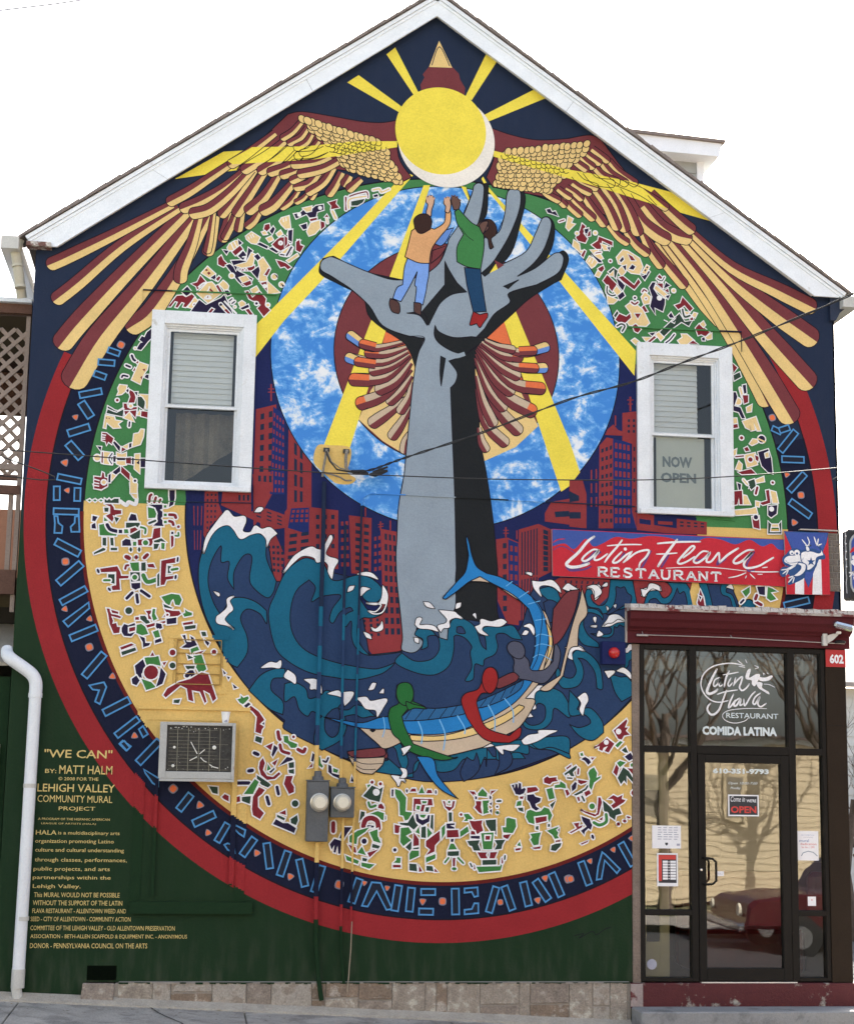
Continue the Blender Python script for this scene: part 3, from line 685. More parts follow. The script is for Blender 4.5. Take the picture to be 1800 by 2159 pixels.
f tel|3461,2863/ 3555,2759 3539,2683 3664,2701 3774,2582 3789,2476/ 3680,2399 3555,2441 3461,2545/ 3555,2517 3664,2565 3602,2639 3461,2636
f tel|5154,3730/ 5220,3779 5284,3734 5283,3655/ 5153,3667
f wht|6,4034/ 30,4186 114,4326 171,4405 214,4445 276,4386 366,4397 383,4352 356,4259 431,4247 474,4310 535,4282 610,4300 672,4249/ 613,4193 586,4116/ 583,4192 521,4250 432,4232 343,4190 280,4272 219,4315 130,4281 59,4187
f wht|470,4447/ 498,4482 536,4481 515,4452
f wht|303,3652/ 244,3620 247,3545 190,3483 154,3452 163,3400 253,3380 314,3344/ 222,3424 249,3485 292,3531 260,3605
f wht|123,3683/ 161,3669 161,3650
f wht|578,3001/ 650,3048 710,3042 747,3065 741,3006 667,3011
f wht|745,3878/ 817,4002 875,4065 994,4131 1056,4110 1108,4119 1173,4244 1189,4214 1132,4090 1164,4045 1248,4017 1212,3940 1199,3848/ 1167,3908 1166,3969 1119,4013 1059,3995 1027,4040 921,4051 833,3980
f wht|1441,3894/ 1517,3912 1578,3899 1625,3855/ 1548,3882
f wht|1476,3697/ 1482,3766 1551,3760/ 1521,3744
f wht|1680,3788/ 1720,3713 1714,3621 1677,3544 1602,3526 1540,3555/ 1616,3549 1661,3619 1523,3623/ 1630,3618 1674,3681
f wht|1582,3397/ 1620,3383 1665,3422 1676,3453/ 1681,3392 1636,3368 1597,3375
f wht|1515,3350/ 1561,3328 1576,3298/ 1538,3312
f wht|1354,3731/ 1368,3770 1406,3778/ 1391,3748
f wht|1993,3439/ 2007,3493 2045,3494 2023,3433 2107,3435 2169,3422 2200,3385/ 2123,3405 2031,3410
f wht|2073,3648/ 2119,3641 2158,3601/ 2097,3615
f wht|1987,3310/ 2018,3304 2018,3273/ 1995,3283
f wht|2220,3576/ 2352,3565 2383,3543 2437,3506/ 2368,3519 2306,3487 2307,3426 2254,3417 2231,3386/ 2207,3431 2276,3455 2291,3502
f wht|2374,3604/ 2381,3642 2412,3651/ 2405,3620
f wht|2537,3547/ 2553,3556 2561,3518/
f wht|2562,3433/ 2608,3458 2615,3504 2708,3484 2801,3510 2848,3488/ 2786,3448 2647,3451 2616,3405 2671,3360/ 2601,3381
f wht|3027,3455/ 3082,3472 3121,3419 3114,3381/ 3074,3441
f wht|3012,3378/ 3035,3409 3059,3402/ 3043,3379
f wht|3103,3881/ 3189,3876 3283,3895 3346,3843 3370,3789/ 3299,3841 3205,3854 3158,3821 3182,3745/ 3119,3820
f wht|3032,3964/ 3087,3958 3087,3940/
f wht|977,2900/ 1074,2902 1120,2851 1130,2785/ 1076,2821 1032,2819 1030,2864
f wht|1197,2779/ 1287,2803 1318,2752/ 1273,2766
f wht|1339,2790/ 1422,2792 1394,2724 1350,2678/ 1341,2723
f wht|1461,2740/ 1543,2750 1589,2714 1732,2739 1696,2656 1653,2581/ 1636,2640 1546,2653 1499,2711
f wht|1572,2825/ 1601,2878 1628,2879/ 1609,2834
f wht|1675,2798/ 1700,2828 1701,2798/
f wht|818,2978/ 879,2935 888,2868 850,2889 790,2925
f wht|1703,2352/ 1761,2450 1785,2405/ 1778,2361 1741,2345
f wht|2429,2374/ 2505,2405 2521,2361 2613,2377 2736,2335/ 2613,2318 2491,2345 2430,2337
f wht|2766,2321/ 2889,2338 2981,2340/ 2920,2294 2828,2307 2828,2262
f wht|3012,2385/ 3073,2432 3166,2449 3173,2479 3336,2482/ 3258,2450 3151,2388 3043,2356
f wht|3040,2747/ 3086,2854 3163,2894 3225,2888/ 3132,2840 3117,2749 3133,2689 3071,2688
f wht|2994,2648/ 3041,2672 3103,2613/ 3041,2611
f wht|4164,3784/ 4181,3839 4237,3857 4253,3896 4333,3876 4349,3837/ 4285,3843 4221,3825 4196,3777
f wht|3632,3837/ 3743,3864 3751,3779 3711,3731/ 3680,3823
f wht|3782,3477/ 3854,3534 3870,3581 3933,3567 3996,3530/ 3917,3520 3854,3487
f wht|3940,3274/ 4011,3268 4043,3307 4098,3278/ 4043,3261 4011,3237
f wht|3806,3047/ 3892,3050 3837,2995/
f wht|3924,3058/ 3979,3083 4042,3038 4050,2992/ 3995,3037
f wht|3547,2797/ 3609,2837 3633,2776 3602,2715 3586,2639/ 3563,2684 3578,2745
f wht|3460,3276/ 3554,3278 3601,3241/ 3538,3255 3460,3230
f wht|3458,3862/ 3537,3826/ 3490,3814 3458,3792
f wht|1717,2372/ 1763,2359 1779,2314 1704,2298
f wht|1799,2042/ 1846,1984 1861,1954 1883,2006 1928,1985/ 1882,2028
f wht|1881,2109/ 1926,2095 1927,2037 1882,2028/ 1904,2066
f wht|1915,2287/ 1975,2303 1901,2235
f wht|3399,3824/ 3440,3866 3477,3850 3532,3815 3458,3822 3449,3808
f wht|3638,3846/ 3689,3861 3735,3849 3763,3796 3707,3748/ 3707,3803 3680,3838
f wht|3781,3860/ 3818,3888 3818,3865
f wht|4162,3836/ 4218,3838 4246,3893 4321,3878 4339,3837/ 4265,3857 4208,3810 4180,3777
f wht|3786,3484/ 3827,3535 3855,3577 3929,3583 3994,3536/ 3929,3556 3873,3519 3827,3513
f wht|3693,3549 3712,3554 3707,3514/
f wht|3670,3472 3716,3478 3712,3467/
f wht|3744,3425/ 3776,3398 3730,3384
f wht|3428,3263/ 3496,3283 3542,3271 3602,3237/ 3524,3252 3478,3220 3483,3157/ 3451,3174 3460,3219
f wht|3818,3661/ 3832,3648 3827,3635/
f wht|3892,3673/ 3906,3682 3901,3659/
f wht|5008,3891/ 5046,3911 5065,3875/ 5027,3887
%painted_boat bow of the red and beige painted boat rising right of the marlin
f bei|3367,2998/ 3475,3445 3553,3695 3577,3835/ 3632,3604 3554,3478 3538,3278/ 3460,3245 3398,2999/ 3274,2859 3180,2872
f mar|3302,3625/ 3427,3784 3553,3819/ 3506,3600 3397,3366 3272,3240/
%painted_boat stern of the red and beige painted boat below the marlin
f mar|1384,2189/ 1555,2268 1734,2286/ 1736,2196
f mar|1383,2255/ 1554,2281 1719,2298/ 1728,2225 1556,2199 1406,2211
f bei|1383,2240/ 1451,2197 1728,2210/ 1707,2136 1619,2053/ 1514,2066 1438,2131
l ink 1.4|1406,2204 1527,2147 1707,2151
l ink 1.4|1438,2146 1529,2096 1648,2098
%painted_marlin blue and cream painted marlin with people clinging to its back
f bei|2471,3860/ 2595,3918 2751,3900 2939,3814 3096,3665 3222,3592 3285,3409 3302,3241 3256,3056 3163,2917 3040,2778/ 3133,2749 2995,2520 2842,2427 2644,2318/ 2401,2254 2249,2229 2081,2278 1914,2364/ 1734,2286 1643,2343 1475,2481/ 1849,2600 2456,2674 2915,2865 3069,3051 3130,3205 3129,3435 3065,3617 2877,3750 2689,3852
f mbl|2466,4293/ 2490,4216 2515,4109 2563,4002 2657,3943/ 2813,3902 3001,3801 3159,3667 3238,3484 3255,3301 3193,3115 3101,2930 2947,2745 2763,2620/ 2504,2495 2246,2430 1973,2424/ 1761,2464 1640,2462 1445,2480 1158,2563/ 1338,2537 1519,2519 1698,2575 1879,2571/ 2152,2592 2487,2674 2762,2786 2992,2943/ 3084,3082 3130,3266 3121,3450 3065,3617/ 2908,3751 2689,3860 2595,3910/ 2487,3853 2380,3765 2273,3685/ 2245,3699 2378,3857 2455,3952 2484,4108/ 2458,4262
f gld|1958,2416/ 2246,2415 2535,2495 2810,2606 2978,2716/ 3025,2687 2841,2547 2536,2421 2262,2371 1974,2365
f gld|3222,3515/ 3285,3393 3286,3240 3209,3055/ 3255,3239 3254,3377
f mbd|1864,2571/ 1999,2678 2105,2666 2242,2669 2440,2703/ 2487,2629 2153,2562 1880,2544
f mbd|2578,2737/ 2761,2816 2915,2896 3023,2951/ 2977,2852 2793,2742 2594,2677
l lbl 2.5|2031,2545 2071,2441 2065,2337
l lbl 2.5|2229,2564 2284,2431 2271,2281
l lbl 2.5|2396,2605 2466,2494 2467,2434
l lbl 2.5|2686,2709 2748,2590 2749,2470
l lbl 2.5|2839,2773 2917,2669 2926,2549
l lbl 2|1706,2575 1723,2478 1702,2389
l lbl 1.6|3128,3512 3238,3530
l lbl 1.6|3129,3358 3184,3383 3286,3363
l lbl 1.6|3122,3266 3192,3291 3286,3271
l lbl 1.6|3107,3159 3177,3191 3287,3141
l lbl 1.6|3057,3663 3174,3698
l lbl 1.6|2971,3722 3064,3787
l lbl 1.6|2845,3826 2907,3875
l ink 1.6|3096,3726 3191,3575 3176,3360 3154,3175 3100,3052
l ink 1.4|1983,2678 1910,2557
l ink 1.4|2090,2665 2001,2551
l ink 1.4|2196,2668 2122,2561
l ink 1.4|2303,2678 2228,2571
l ink 1.4|2394,2695 2335,2596
l ink 1.4|2670,2769 2609,2685
l ink 1.4|2761,2809 2701,2717
l ink 1.4|2854,2864 2801,2757
l ink 1.4|2946,2911 2893,2819
f ink|1588,2453/ 1618,2464 1633,2450/ 1611,2438
f gry2|2858,3244/ 2881,3290 2958,3307 3021,3248 3029,3172/ 3068,3127 3084,3052 3131,3038 3225,3055 3302,3134/ 3317,3287 3349,3273 3372,3197 3349,3074/ 3225,2926 3070,2945 2945,2972 2921,3063/ 2929,3124 2897,3184
f red|2636,2979/ 2667,3041 2728,3058 2775,2998 2769,2877 2700,2815/ 2623,2813 2578,2737 2594,2662/ 2672,2498 2888,2428/ 2980,2505 3003,2490 2981,2415 2889,2361/ 2704,2372 2597,2437 2488,2584/ 2432,2733 2469,2809 2592,2857
f mar|2776,2953/ 2914,3017 2976,2980/ 2946,2934 2776,2862
f grp|1828,2869/ 1888,2897 1965,2872 1982,2768 1983,2723/ 2090,2680 2090,2658 1968,2678 1879,2586/ 1911,2482 1990,2335/ 2157,2279 2386,2209/ 2401,2222 2280,2191 2113,2210/ 1946,2273 1853,2375/ 1791,2435 1751,2583/ 1772,2658 1847,2705 1823,2764
f mbl|2022,2223/ 2174,2203 2221,2056 2329,1925 2414,1841/ 2254,1924 2131,2055
f grp|1903,2898 1957,2879 1984,2805 1967,2722 1908,2684 1846,2720 1823,2801 1843,2877
f grp|1914,2721 1983,2700 2075,2680 2105,2658 1999,2663 1939,2647
f red|2700,3060 2752,3035 2776,2953 2753,2861 2703,2815 2650,2851 2625,2941 2648,3028
f gry2|2940,3310 3002,3286 3032,3218 3009,3156 2952,3147 2885,3191 2859,3251 2888,3298
f wht|1885,2287/ 1960,2311 1908,2243/
%painted_lettering ring of light blue outlined WE CAN lettering on the navy band
b 52|-948,5923 -841,5890
b 55|-1031,5802 -882,5797
b 55|-1063,5691 -957,5658
b 58|-1186,5475 -988,5524
b 70|-1167,5407 -1072,5273
b 64|-1270,5109 -1082,5180
b 73|-1265,5018 -1141,4886
b 55|-1344,4700 -1130,4664
k 67|-831,5976
v 55|-1212,5266
v 67|-1285,4834
b 55|-1346,4609 -1340,4481
b 55|-1159,4602 -1157,4481
v 52|-1250,4576
b 55|-1363,4378 -1137,4380
L |-1354,4333 -1325,4334 -1314,4271 -1276,4242 -1280,4179 -1345,4177 -1346,4270
L |-1135,4341 -1169,4334 -1169,4277 -1203,4238 -1194,4193 -1121,4196
b 64|-1327,4098 -1111,3994
b 67|-1285,3719 -1091,3904
k 67|-1233,3917
b 58|-1254,3542 -1036,3675
L |-1224,3373 -1008,3550 -998,3498 -1178,3323
v 55|-1215,3484
v 55|-991,3402
b 61|-1151,3220 -925,3323
k 67|-981,3144
b 64|-1011,2879 -848,3089
L |-964,2800 -836,2832 -812,2789 -862,2635 -906,2656 -875,2758 -933,2764
v 58|-763,2886
b 64|-822,2556 -604,2677
b 55|-705,2355 -517,2511
L |-506,2417 -471,2447 -424,2375 -466,2345
v 58|-542,2358
L |-673,2283 -645,2313 -571,2263 -612,2226
L |-666,2289 -631,2311 -578,2254 -605,2225
b 64|-499,2118 -320,2317
L |-446,2061 -313,1984 -310,1912 -362,1940 -430,2026
k 73|-179,1893
b 61|-121,1707 -18,1845
v 67|65,1752
b 64|14,1586 199,1675
v 58|147,1509
b 55|230,1431 318,1590
L |392,1577 480,1535 468,1477 423,1505 378,1548
L |325,1418 383,1397 393,1333 327,1361 296,1404
b 61|459,1312 563,1464
v 61|589,1335
b 61|674,1422 710,1200
b 61|801,1137 868,1352
v 61|896,1130
b 61|972,1282 1031,1046
b 61|1113,996 1180,1226
k 76|1339,1062
b 64|1453,906 1522,1114
v 46|1567,1079
L |1633,1086 1715,1080 1824,851 1772,843 1680,1008 1601,871 1549,878
v 49|1775,1037
b 64|1846,836 1879,1059
b 64|1980,830 1998,1039
b 55|2086,1003 2216,1004
v 61|2102,920
b 55|2069,830 2199,828
k 67|2284,921
b 67|2399,1035 2406,806
L |2485,1038 2605,1048 2611,971 2576,963 2553,1007 2485,999
L |2614,906 2616,819 2488,807 2487,847 2555,855 2577,906
b 61|2713,827 2779,1052
k 52|2818,917
b 61|2854,1060 2932,850
b 64|3029,1098 3083,887
b 67|3143,1113 3265,939
v 61|3234,1136
v 61|3166,938
b 64|3295,1180 3387,976
k 70|3451,1130
k 61|3473,1130
b 61|3572,1285 3649,1081
v 52|3657,1294
L |3772,1376 3803,1354 3942,1223 3911,1186 3796,1302 3765,1133 3718,1125 3734,1250
v 52|3878,1399
b 61|3951,1459 4066,1261
v 67|4060,1505
k 67|5490,5583
b 52|5488,5477 5578,5440
b 55|5663,5493 5562,5456
b 67|5729,5455 5566,5252
b 61|5581,5171 5806,5173
v 58|5628,5019
b 64|5811,5035 5650,4859
k 67|5768,4820
b 67|5656,4754 5860,4617
v 67|5693,4546
b 61|5577,3727 5825,3791
%painted_glyphs_green maroon, tan and navy painted folk glyphs on the green arc
p nvy|-293,6527 -242,6581 -201,6533 -243,6484
p mrn|-413,6373 -335,6484 -282,6492 -252,6474 -195,6508 -165,6479 -248,6377 -273,6381 -259,6417 -289,6426 -325,6368 -345,6372 -323,6424 -352,6432 -389,6374
p tan|-224,6379 -169,6473 -119,6436 -122,6385 -150,6363 -185,6371
o mrn 10|-167,6407
p mrn|-204,6609 -151,6628 -124,6696 -63,6628 -96,6605 -148,6556 -159,6586
l wht 4|-139,6577 -102,6615 -63,6633
p tan|-111,6722 -60,6787 16,6720 -26,6671
F mrn|-83,6755 -64,6766 -53,6751 -72,6740
F mrn|-62,6725 -43,6742 -28,6722 -47,6706
p nvy|-26,6681 17,6715 24,6654
p mrn|23,6669 51,6701 67,6687 44,6650
p tan|-147,6516 -53,6628 -15,6636 87,6540 -41,6430
F mrn|-41,6563 -27,6576 13,6540 4,6530
o mrn 8|-48,6489
l wht 3|-33,6594 -41,6563 -50,6537 0,6519
l wht 4|-53,6501 -72,6474 -18,6477 -34,6507
p mrn|26,6602 45,6614 87,6545 67,6538
p nvy|-60,6409 79,6488 107,6520 192,6342 94,6336 -110,6334 -198,6340 -125,6456
p tan|59,6620 92,6658 123,6634 143,6610 139,6584 110,6567
p nvy|106,6561 145,6564 166,6524 137,6512
l wht 4|109,6459 231,6339
s nvy 12|158,6462 182,6484
s nvy 12|184,6438 207,6460
o tan 8|211,6407
s tan 16|76,6427 112,6388 163,6335
F nvy|62,6421 81,6437 96,6418 72,6406
F mrn|113,6368 132,6384 172,6341 153,6334
p mrn|-42,6333 -5,6381 15,6372 -13,6332
p tan|247,6447 276,6469 306,6450 307,6420 268,6407
p nvy|263,6397 336,6437 346,6412 284,6383
p mrn|313,6384 342,6396 383,6343 354,6336
p tan|355,6586 408,6620 429,6586 381,6542
p mrn|307,6563 331,6570 373,6505 439,6571 501,6503 493,6441 544,6393 487,6328 425,6406 454,6439 413,6477 383,6475 343,6494
o nvy 13|414,6452
o tan 14|522,6443
p mrn|37,6877 65,6905 87,6860 127,6821 89,6793 39,6816
p nvy|113,6810 147,6827 238,6756 318,6720 368,6692 341,6629 282,6615 231,6663
p tan|245,6695 308,6719 339,6680 281,6646
p mrn|276,6640 349,6675 360,6640 312,6617
o tan 20|171,6711
p tan|121,6986 140,7023 188,7057 227,7065 248,7035 181,6969 132,6955
l wht 2.5|149,7039 181,6974
l wht 2.5|178,7056 210,6996
p nvy|217,7074 258,7041 229,7013
p nvy|78,6962 132,6955 114,6918
p mrn|167,6947 239,7014 265,6979 198,6913
p nvy|223,6909 270,6964 301,6925 273,6871
l wht 3|262,6902 302,6904 283,6867
p nvy|161,6859 244,6869 303,6863 318,6998 359,6970 313,6853 226,6827 208,6764
p tan|197,6815 308,6853 350,6948 380,6935 364,6815 266,6794
p mrn|237,6782 354,6809 383,6827 385,6786 346,6773 257,6767
l wht 2.5|252,6767 276,6794 292,6769 305,6796 321,6771
p nvy|375,6919 409,6942 440,6902 411,6875
p tan|416,6870 460,6909 532,6805 495,6731 507,6680 433,6675 434,6799
p nvy|356,6763 423,6819 434,6778 417,6695
p mrn|480,6740 517,6804 533,6795 505,6731
p mrn|448,6656 502,6674 510,6577
o wht 9|486,6627
p tan|512,6675 629,6574 521,6552
p tan|290,7110 343,7155 423,7108 396,7039 346,7046 301,7080
l wht 2|309,7111 325,7081
l wht 2|329,7128 350,7093
l wht 2|348,7140 369,7105
p nvy|396,7039 425,7057 505,7020 496,6999
p nvy|516,7000 545,7018 606,6975 587,6963
p mrn|469,7236 508,7249 519,7208 481,7164 460,7194
p nvy|515,7177 548,7226 564,7201 541,7147
p tan|441,7161 471,7174 492,7144 457,7137
p tan|488,7102 532,7126 553,7091 514,7068
p tan|581,7155 619,7189 640,7154 601,7130
p mrn|544,7044 592,7099 621,7121 671,7124 713,7044 626,6987 575,7014
o wht 12|623,7064
o nvy 5|623,7064
p tan|641,6972 704,7028 695,6981 656,6957
s nvy 13|627,6950 706,6950 734,7025
p nvy|685,7157 699,7199 728,7206 720,7148
p nvy|692,7105 725,7138 728,7066 702,7075
p tan|606,7282 625,7314 694,7340 713,7221 668,7208 627,7247
l wht 2|640,7310 646,7274
l wht 2|665,7322 671,7286
p mrn|781,7106 811,7102 792,7070 833,7052 824,7020 852,7053 815,6978 774,7017
p mrn|589,6891 629,6883 679,6866 730,6828 701,6805 670,6834 631,6821 610,6851
p tan|688,6892 785,6966 796,6946 708,6878
o tan 23|574,6725
F nvy|568,6756 604,6737 610,6707
o tan 20|646,6652
F nvy|636,6667 676,6639 657,6627
p nvy|742,7363 802,7377 831,7410 882,7393 950,7460 1020,7476 1026,7423 962,7398 953,7345 893,7336 862,7371 764,7317
p tan|826,7426 910,7452 906,7405 862,7391
o wht 8|793,7358
o wht 7|991,7440
p mrn|894,7320 963,7341 964,7320 904,7300
p nvy|806,7252 865,7277 871,7225 837,7212
p tan|872,7194 905,7279 994,7317 1001,7244 948,7178 893,7153
p mrn|999,7306 1035,7298 1041,7257 1007,7223
p mrn|1038,7351 1058,7378 1078,7348
s tan 10|1059,7337 1067,7295
p mrn|1069,7500 1149,7532 1140,7494 1176,7455 1096,7433 1100,7470
s tan 20|1112,7414 1144,7347
s mrn 15|1242,7438 1237,7564
s mrn 13|1274,7577 1329,7602 1389,7622 1440,7631 1451,7579
s tan 14|1267,7455 1275,7546 1431,7588
p dkg|1292,7483 1291,7526 1421,7561 1402,7523 1352,7488
s tan 14|1500,7656 1561,7671 1582,7641 1656,7677
p nvy|1506,7604 1542,7617 1552,7596 1512,7583
p mrn|660,7138 685,7119 687,7057 663,7024
p nvy|693,7192 732,7205 731,7080 696,7099
s nvy 16|685,6943 728,7028
p mrn|771,7083 800,7106 811,7054 842,7046 814,6982 773,7000
p nvy|3216,7573 3252,7586 3273,7550 3305,7563 3336,7512 3273,7534 3232,7542
p tan|3415,7404 3436,7518 3483,7495 3462,7450 3504,7442 3441,7374
s mrn 12|3347,7459 3394,7478
p mrn|3577,7453 3609,7428 3588,7352 3630,7301 3609,7257 3536,7273 3515,7304 3556,7382
o tan 14|3525,7348
p nvy|3598,7395 3640,7409 3640,7355 3609,7353
p mrn|3640,7366 3661,7388 3661,7335 3630,7322
o tan 16|3709,7365
p mrn|3745,7330 3882,7285 3882,7242 3777,7289 3766,7203 3724,7200 3672,7240 3735,7286
p tan|3766,7256 3830,7239 3840,7197 3798,7194
p nvy|3830,7223 3861,7230 3850,7192
p tan|3494,7276 3546,7242 3557,7168 3599,7182 3567,7148 3483,7217
p tan|3661,7186 3735,7190 3787,7108 3745,7095
p mrn|3567,7126 3599,7182 3614,7172 3588,7106
p tan|3620,7066 3651,7121 3735,7073 3703,7028 3672,7005
l wht 2|3662,7100 3641,7062
l wht 2|3693,7092 3672,7048
p nvy|3661,7154 3766,7086 3777,7065 3745,7063
s mrn 10|3766,7171 3714,7157
p mrn|3735,6999 3787,7034 3798,7002 3766,6958
p tan|3709,6928 3735,6977 3771,6958 3745,6914
o mrn 12|3861,7086
p tan|3924,7127 3987,7206 4040,7199 4156,7131 4187,7048 4155,6971 4071,6977 4029,7006 4008,7047 3945,7065
p nvy|3955,7097 3987,7137 3998,7111 3966,7077
p mrn|4040,7167 4082,7148 4114,7107 4071,7105
p nvy|4050,7018 4082,7063 4113,7043 4092,7010
p nvy|3976,7035 4019,7053 4018,6995
p tan|3934,6990 3976,7035 4013,6984 3976,6939
p mrn|3945,6926 3987,6940 4102,6851 4144,6917 4165,6887 4102,6808 3986,6886
p dkg|3840,6973 3892,7019 3934,6990 3913,6914
p tan|3845,6936 3892,6987 3892,6934
p mrn|3787,6880 3829,6941 3923,6851 3881,6774
p nvy|3923,6915 3965,6885 4007,6845 3986,6791 3944,6841
s dkg 14|3829,6824 3829,6760 3881,6732 3934,6756
p tan|3892,6785 3923,6830 3965,6779 3934,6735
p nvy|3934,6735 3986,6780 4007,6739 3954,6694
p tan|3829,6729 3933,6693 3891,6654 3839,6651
p nvy|4166,6961 4208,6911 4261,6999 4250,7009 4197,6953
p tan|4182,6984 4230,7067 4256,7052 4219,6975
F nvy|4203,7006 4217,7026 4227,7018 4213,6998
F nvy|4224,7040 4235,7056 4245,7046 4235,7032
p mrn|4338,6954 4359,6976 4391,6941 4348,6906
s dkg 10|4333,6932 4380,6914 4407,6953
p nvy|4285,6892 4317,6894 4295,6829 4337,6767 4411,6729 4410,6676 4389,6601 4346,6619 4304,6638 4314,6565 4262,6646 4284,6743 4253,6837
o wht 14|4356,6737
p tan|4322,6862 4453,6764 4421,6740 4306,6829
p mrn|4327,6884 4391,6888 4390,6834
p nvy|4422,6900 4465,6871 4401,6835
p mrn|4443,6837 4453,6796 4411,6814
p nvy|4421,6762 4464,6775 4442,6731
o tan 16|4501,6820
s mrn 14|4184,6790 4200,6812 4226,6798
p tan|4173,6736 4210,6786 4263,6742 4252,6677 4199,6664
o mrn 8|4219,6723
p mrn|4178,6631 4199,6653 4236,6592 4209,6585
p mrn|4511,6671 4569,6696 4591,6761 4696,6650 4664,6616 4611,6677 4547,6631
s dkg 18|4590,6633 4610,6560 4663,6574
p tan|4611,6613 4663,6606 4631,6583
p tan|4706,6608 4738,6600 4716,6556 4690,6576
p mrn|4663,6542 4690,6560 4700,6534 4673,6527
p dkg|4355,6387 4557,6589 4610,6507 4684,6522 4652,6467 4578,6506 4472,6425 4397,6347
p nvy|4446,6562 4473,6595 4504,6544 4462,6541
p dkg|4483,6500 4536,6545 4504,6491
l wht 2.5|4398,6516 4440,6498
p tan|4015,6632 4084,6689 4188,6600 4251,6476 4219,6443 4051,6444 4030,6474 4073,6561
p mrn|4104,6563 4167,6567 4135,6512
s mrn 16|4073,6677 4105,6658 4136,6681
o nvy 12|4107,6725
p mrn|3910,6489 3947,6554 4020,6526 4057,6560 4067,6519 4009,6463 3936,6469
p dkg|3895,6530 3926,6579 3942,6559 3910,6510
s dkg 16|3926,6426 3968,6450 4004,6431 3978,6377
p mrn|4083,6435 4114,6458 4166,6408 4135,6370 4103,6384
p mrn|4720,6450 4758,6495 4863,6416 4820,6371 4778,6390 4746,6377
p tan|4768,6495 4801,6523 4821,6488 4800,6465
p nvy|4783,6348 4809,6365 4814,6328 4788,6327
p tan|4820,6360 4884,6406 4883,6353 4841,6340
p tan|4539,6313 4587,6347 4577,6379 4630,6381 4703,6322 4650,6282 4565,6278
p mrn|4650,6288 4692,6322 4745,6288
p tan|4318,6364 4345,6387 4397,6337 4365,6304
p mrn|4234,6286 4303,6347 4318,6333 4260,6282
p tan|4187,6325 4271,6330 4218,6285
p nvy|4250,6371 4313,6385 4282,6346
s nvy 14|4503,6374 4460,6319 4418,6285
p tan|4072,6287 4103,6310 4145,6281 4113,6248
p nvy|-687,5941 -655,6001 -631,6010 -664,6033 -642,6071 -618,6060 -597,6111 -559,6146 -555,6056 -585,6021 -614,5978 -644,5936
o tan 8|-699,5949
s nvy 21|-727,5878 -710,5842 -694,5830
p mrn|-685,5815 -666,5828 -658,5812 -673,5803
s nvy 19|-774,5781 -738,5767
p mrn|-709,5736 -695,5761 -682,5745 -693,5724
s nvy 18|-808,5665 -797,5682 -757,5676
p tan|-717,5646 -654,5816 -575,5792 -581,5751 -603,5717 -624,5667 -637,5609
F mrn|-624,5752 -597,5758 -603,5729
F mrn|-640,5674 -621,5687 -623,5650
p nvy|-601,5676 -586,5701 -563,5702 -565,5662
p tan|-838,5558 -824,5591 -761,5586 -767,5537 -804,5503 -842,5493 -828,5526
p nvy|-763,5541 -744,5559 -739,5534 -750,5522
p mrn|-735,5523 -728,5547 -688,5525 -674,5477 -683,5428 -738,5425 -721,5483
p nvy|-688,5529 -657,5531 -663,5494
p dkg|-655,5486 -608,5488 -583,5441 -595,5367 -651,5405
p tan|-648,5511 -554,5507 -548,5377 -572,5376 -579,5449 -608,5488
o mrn 13|-840,5444
p mrn|-780,5415 -753,5416 -743,5376 -658,5388 -656,5337 -773,5331
o tan 14|-715,5394
p dkg|-928,5327 -923,5383 -883,5361 -859,5346 -827,5340 -790,5366 -780,5331
p dkg|-932,5316 -922,5353 -870,5331 -839,5324 -778,5360 -783,5291
p tan|-938,5295 -860,5283 -851,5251 -789,5246 -826,5220 -801,5185 -863,5178 -911,5216 -928,5231 -933,5174 -952,5178
F mrn|-941,5271 -926,5276 -921,5260
F mrn|-914,5272 -899,5273 -902,5258
p mrn|-770,5344 -723,5346 -661,5357 -666,5284 -707,5331 -760,5304
p tan|-771,5279 -723,5334 -676,5247
s nvy 16|-718,5241 -720,5201
p tan|-651,5309 -630,5359 -620,5311
p mrn|-614,5351 -552,5346 -553,5290 -616,5303
p mrn|-961,5129 -923,5127 -858,5081 -871,5025 -903,5047 -917,5014 -926,5046 -962,5057
l wht 2.5|-968,5110 -926,5106
l wht 2.5|-967,5088 -932,5086
l wht 2.5|-966,5068 -931,5068
p nvy|-860,5041 -846,5054 -793,5004 -795,4964 -807,4971
p mrn|-779,4956 -777,5001 -738,4982
p tan|-770,5005 -717,5036 -726,4987
p nvy|-711,4996 -713,5036 -690,5045 -692,5005
p tan|-681,5009 -671,5130 -628,5140 -610,5178 -583,5175 -588,5110 -612,5036
p tan|-821,4947 -774,4933 -736,4950 -734,4910 -819,4907
p nvy|-815,4899 -742,4902 -741,4878 -814,4875
p tan|-817,4867 -736,4870 -731,4838 -777,4828 -816,4843
p nvy|-1001,4999 -963,4996 -968,4956
s mrn 16|-948,4941 -948,4853
p tan|-937,4949 -867,4944 -896,4895 -862,4833 -932,4838
s nvy 10|-863,4937 -888,4887 -863,4841
o tan 27|-996,4891
p nvy|-851,4913 -827,4914 -829,4858 -848,4861
p mrn|-734,4902 -688,4908 -685,4848 -731,4850
p nvy|-680,4905 -660,4902 -657,4842 -677,4845
p tan|-654,4938 -612,4944 -603,4760 -652,4802
F nvy|-639,4858 -613,4884 -611,4844
p nvy|-602,4900 -555,4902 -552,4822 -598,4820
p nvy|-851,4761 -784,4820 -782,4772 -819,4739
p mrn|-773,4821 -692,4752 -689,4688 -774,4765
p tan|-866,4753 -819,4731 -855,4681
p nvy|-885,4736 -866,4745 -866,4665 -885,4664
p mrn|-1014,4714 -949,4709 -943,4757 -928,4750 -922,4710 -895,4703 -891,4632 -943,4598 -1009,4603
l wht 2.5|-1017,4690 -963,4677
l wht 2.5|-1016,4658 -965,4649
l wht 2.5|-1014,4631 -964,4625
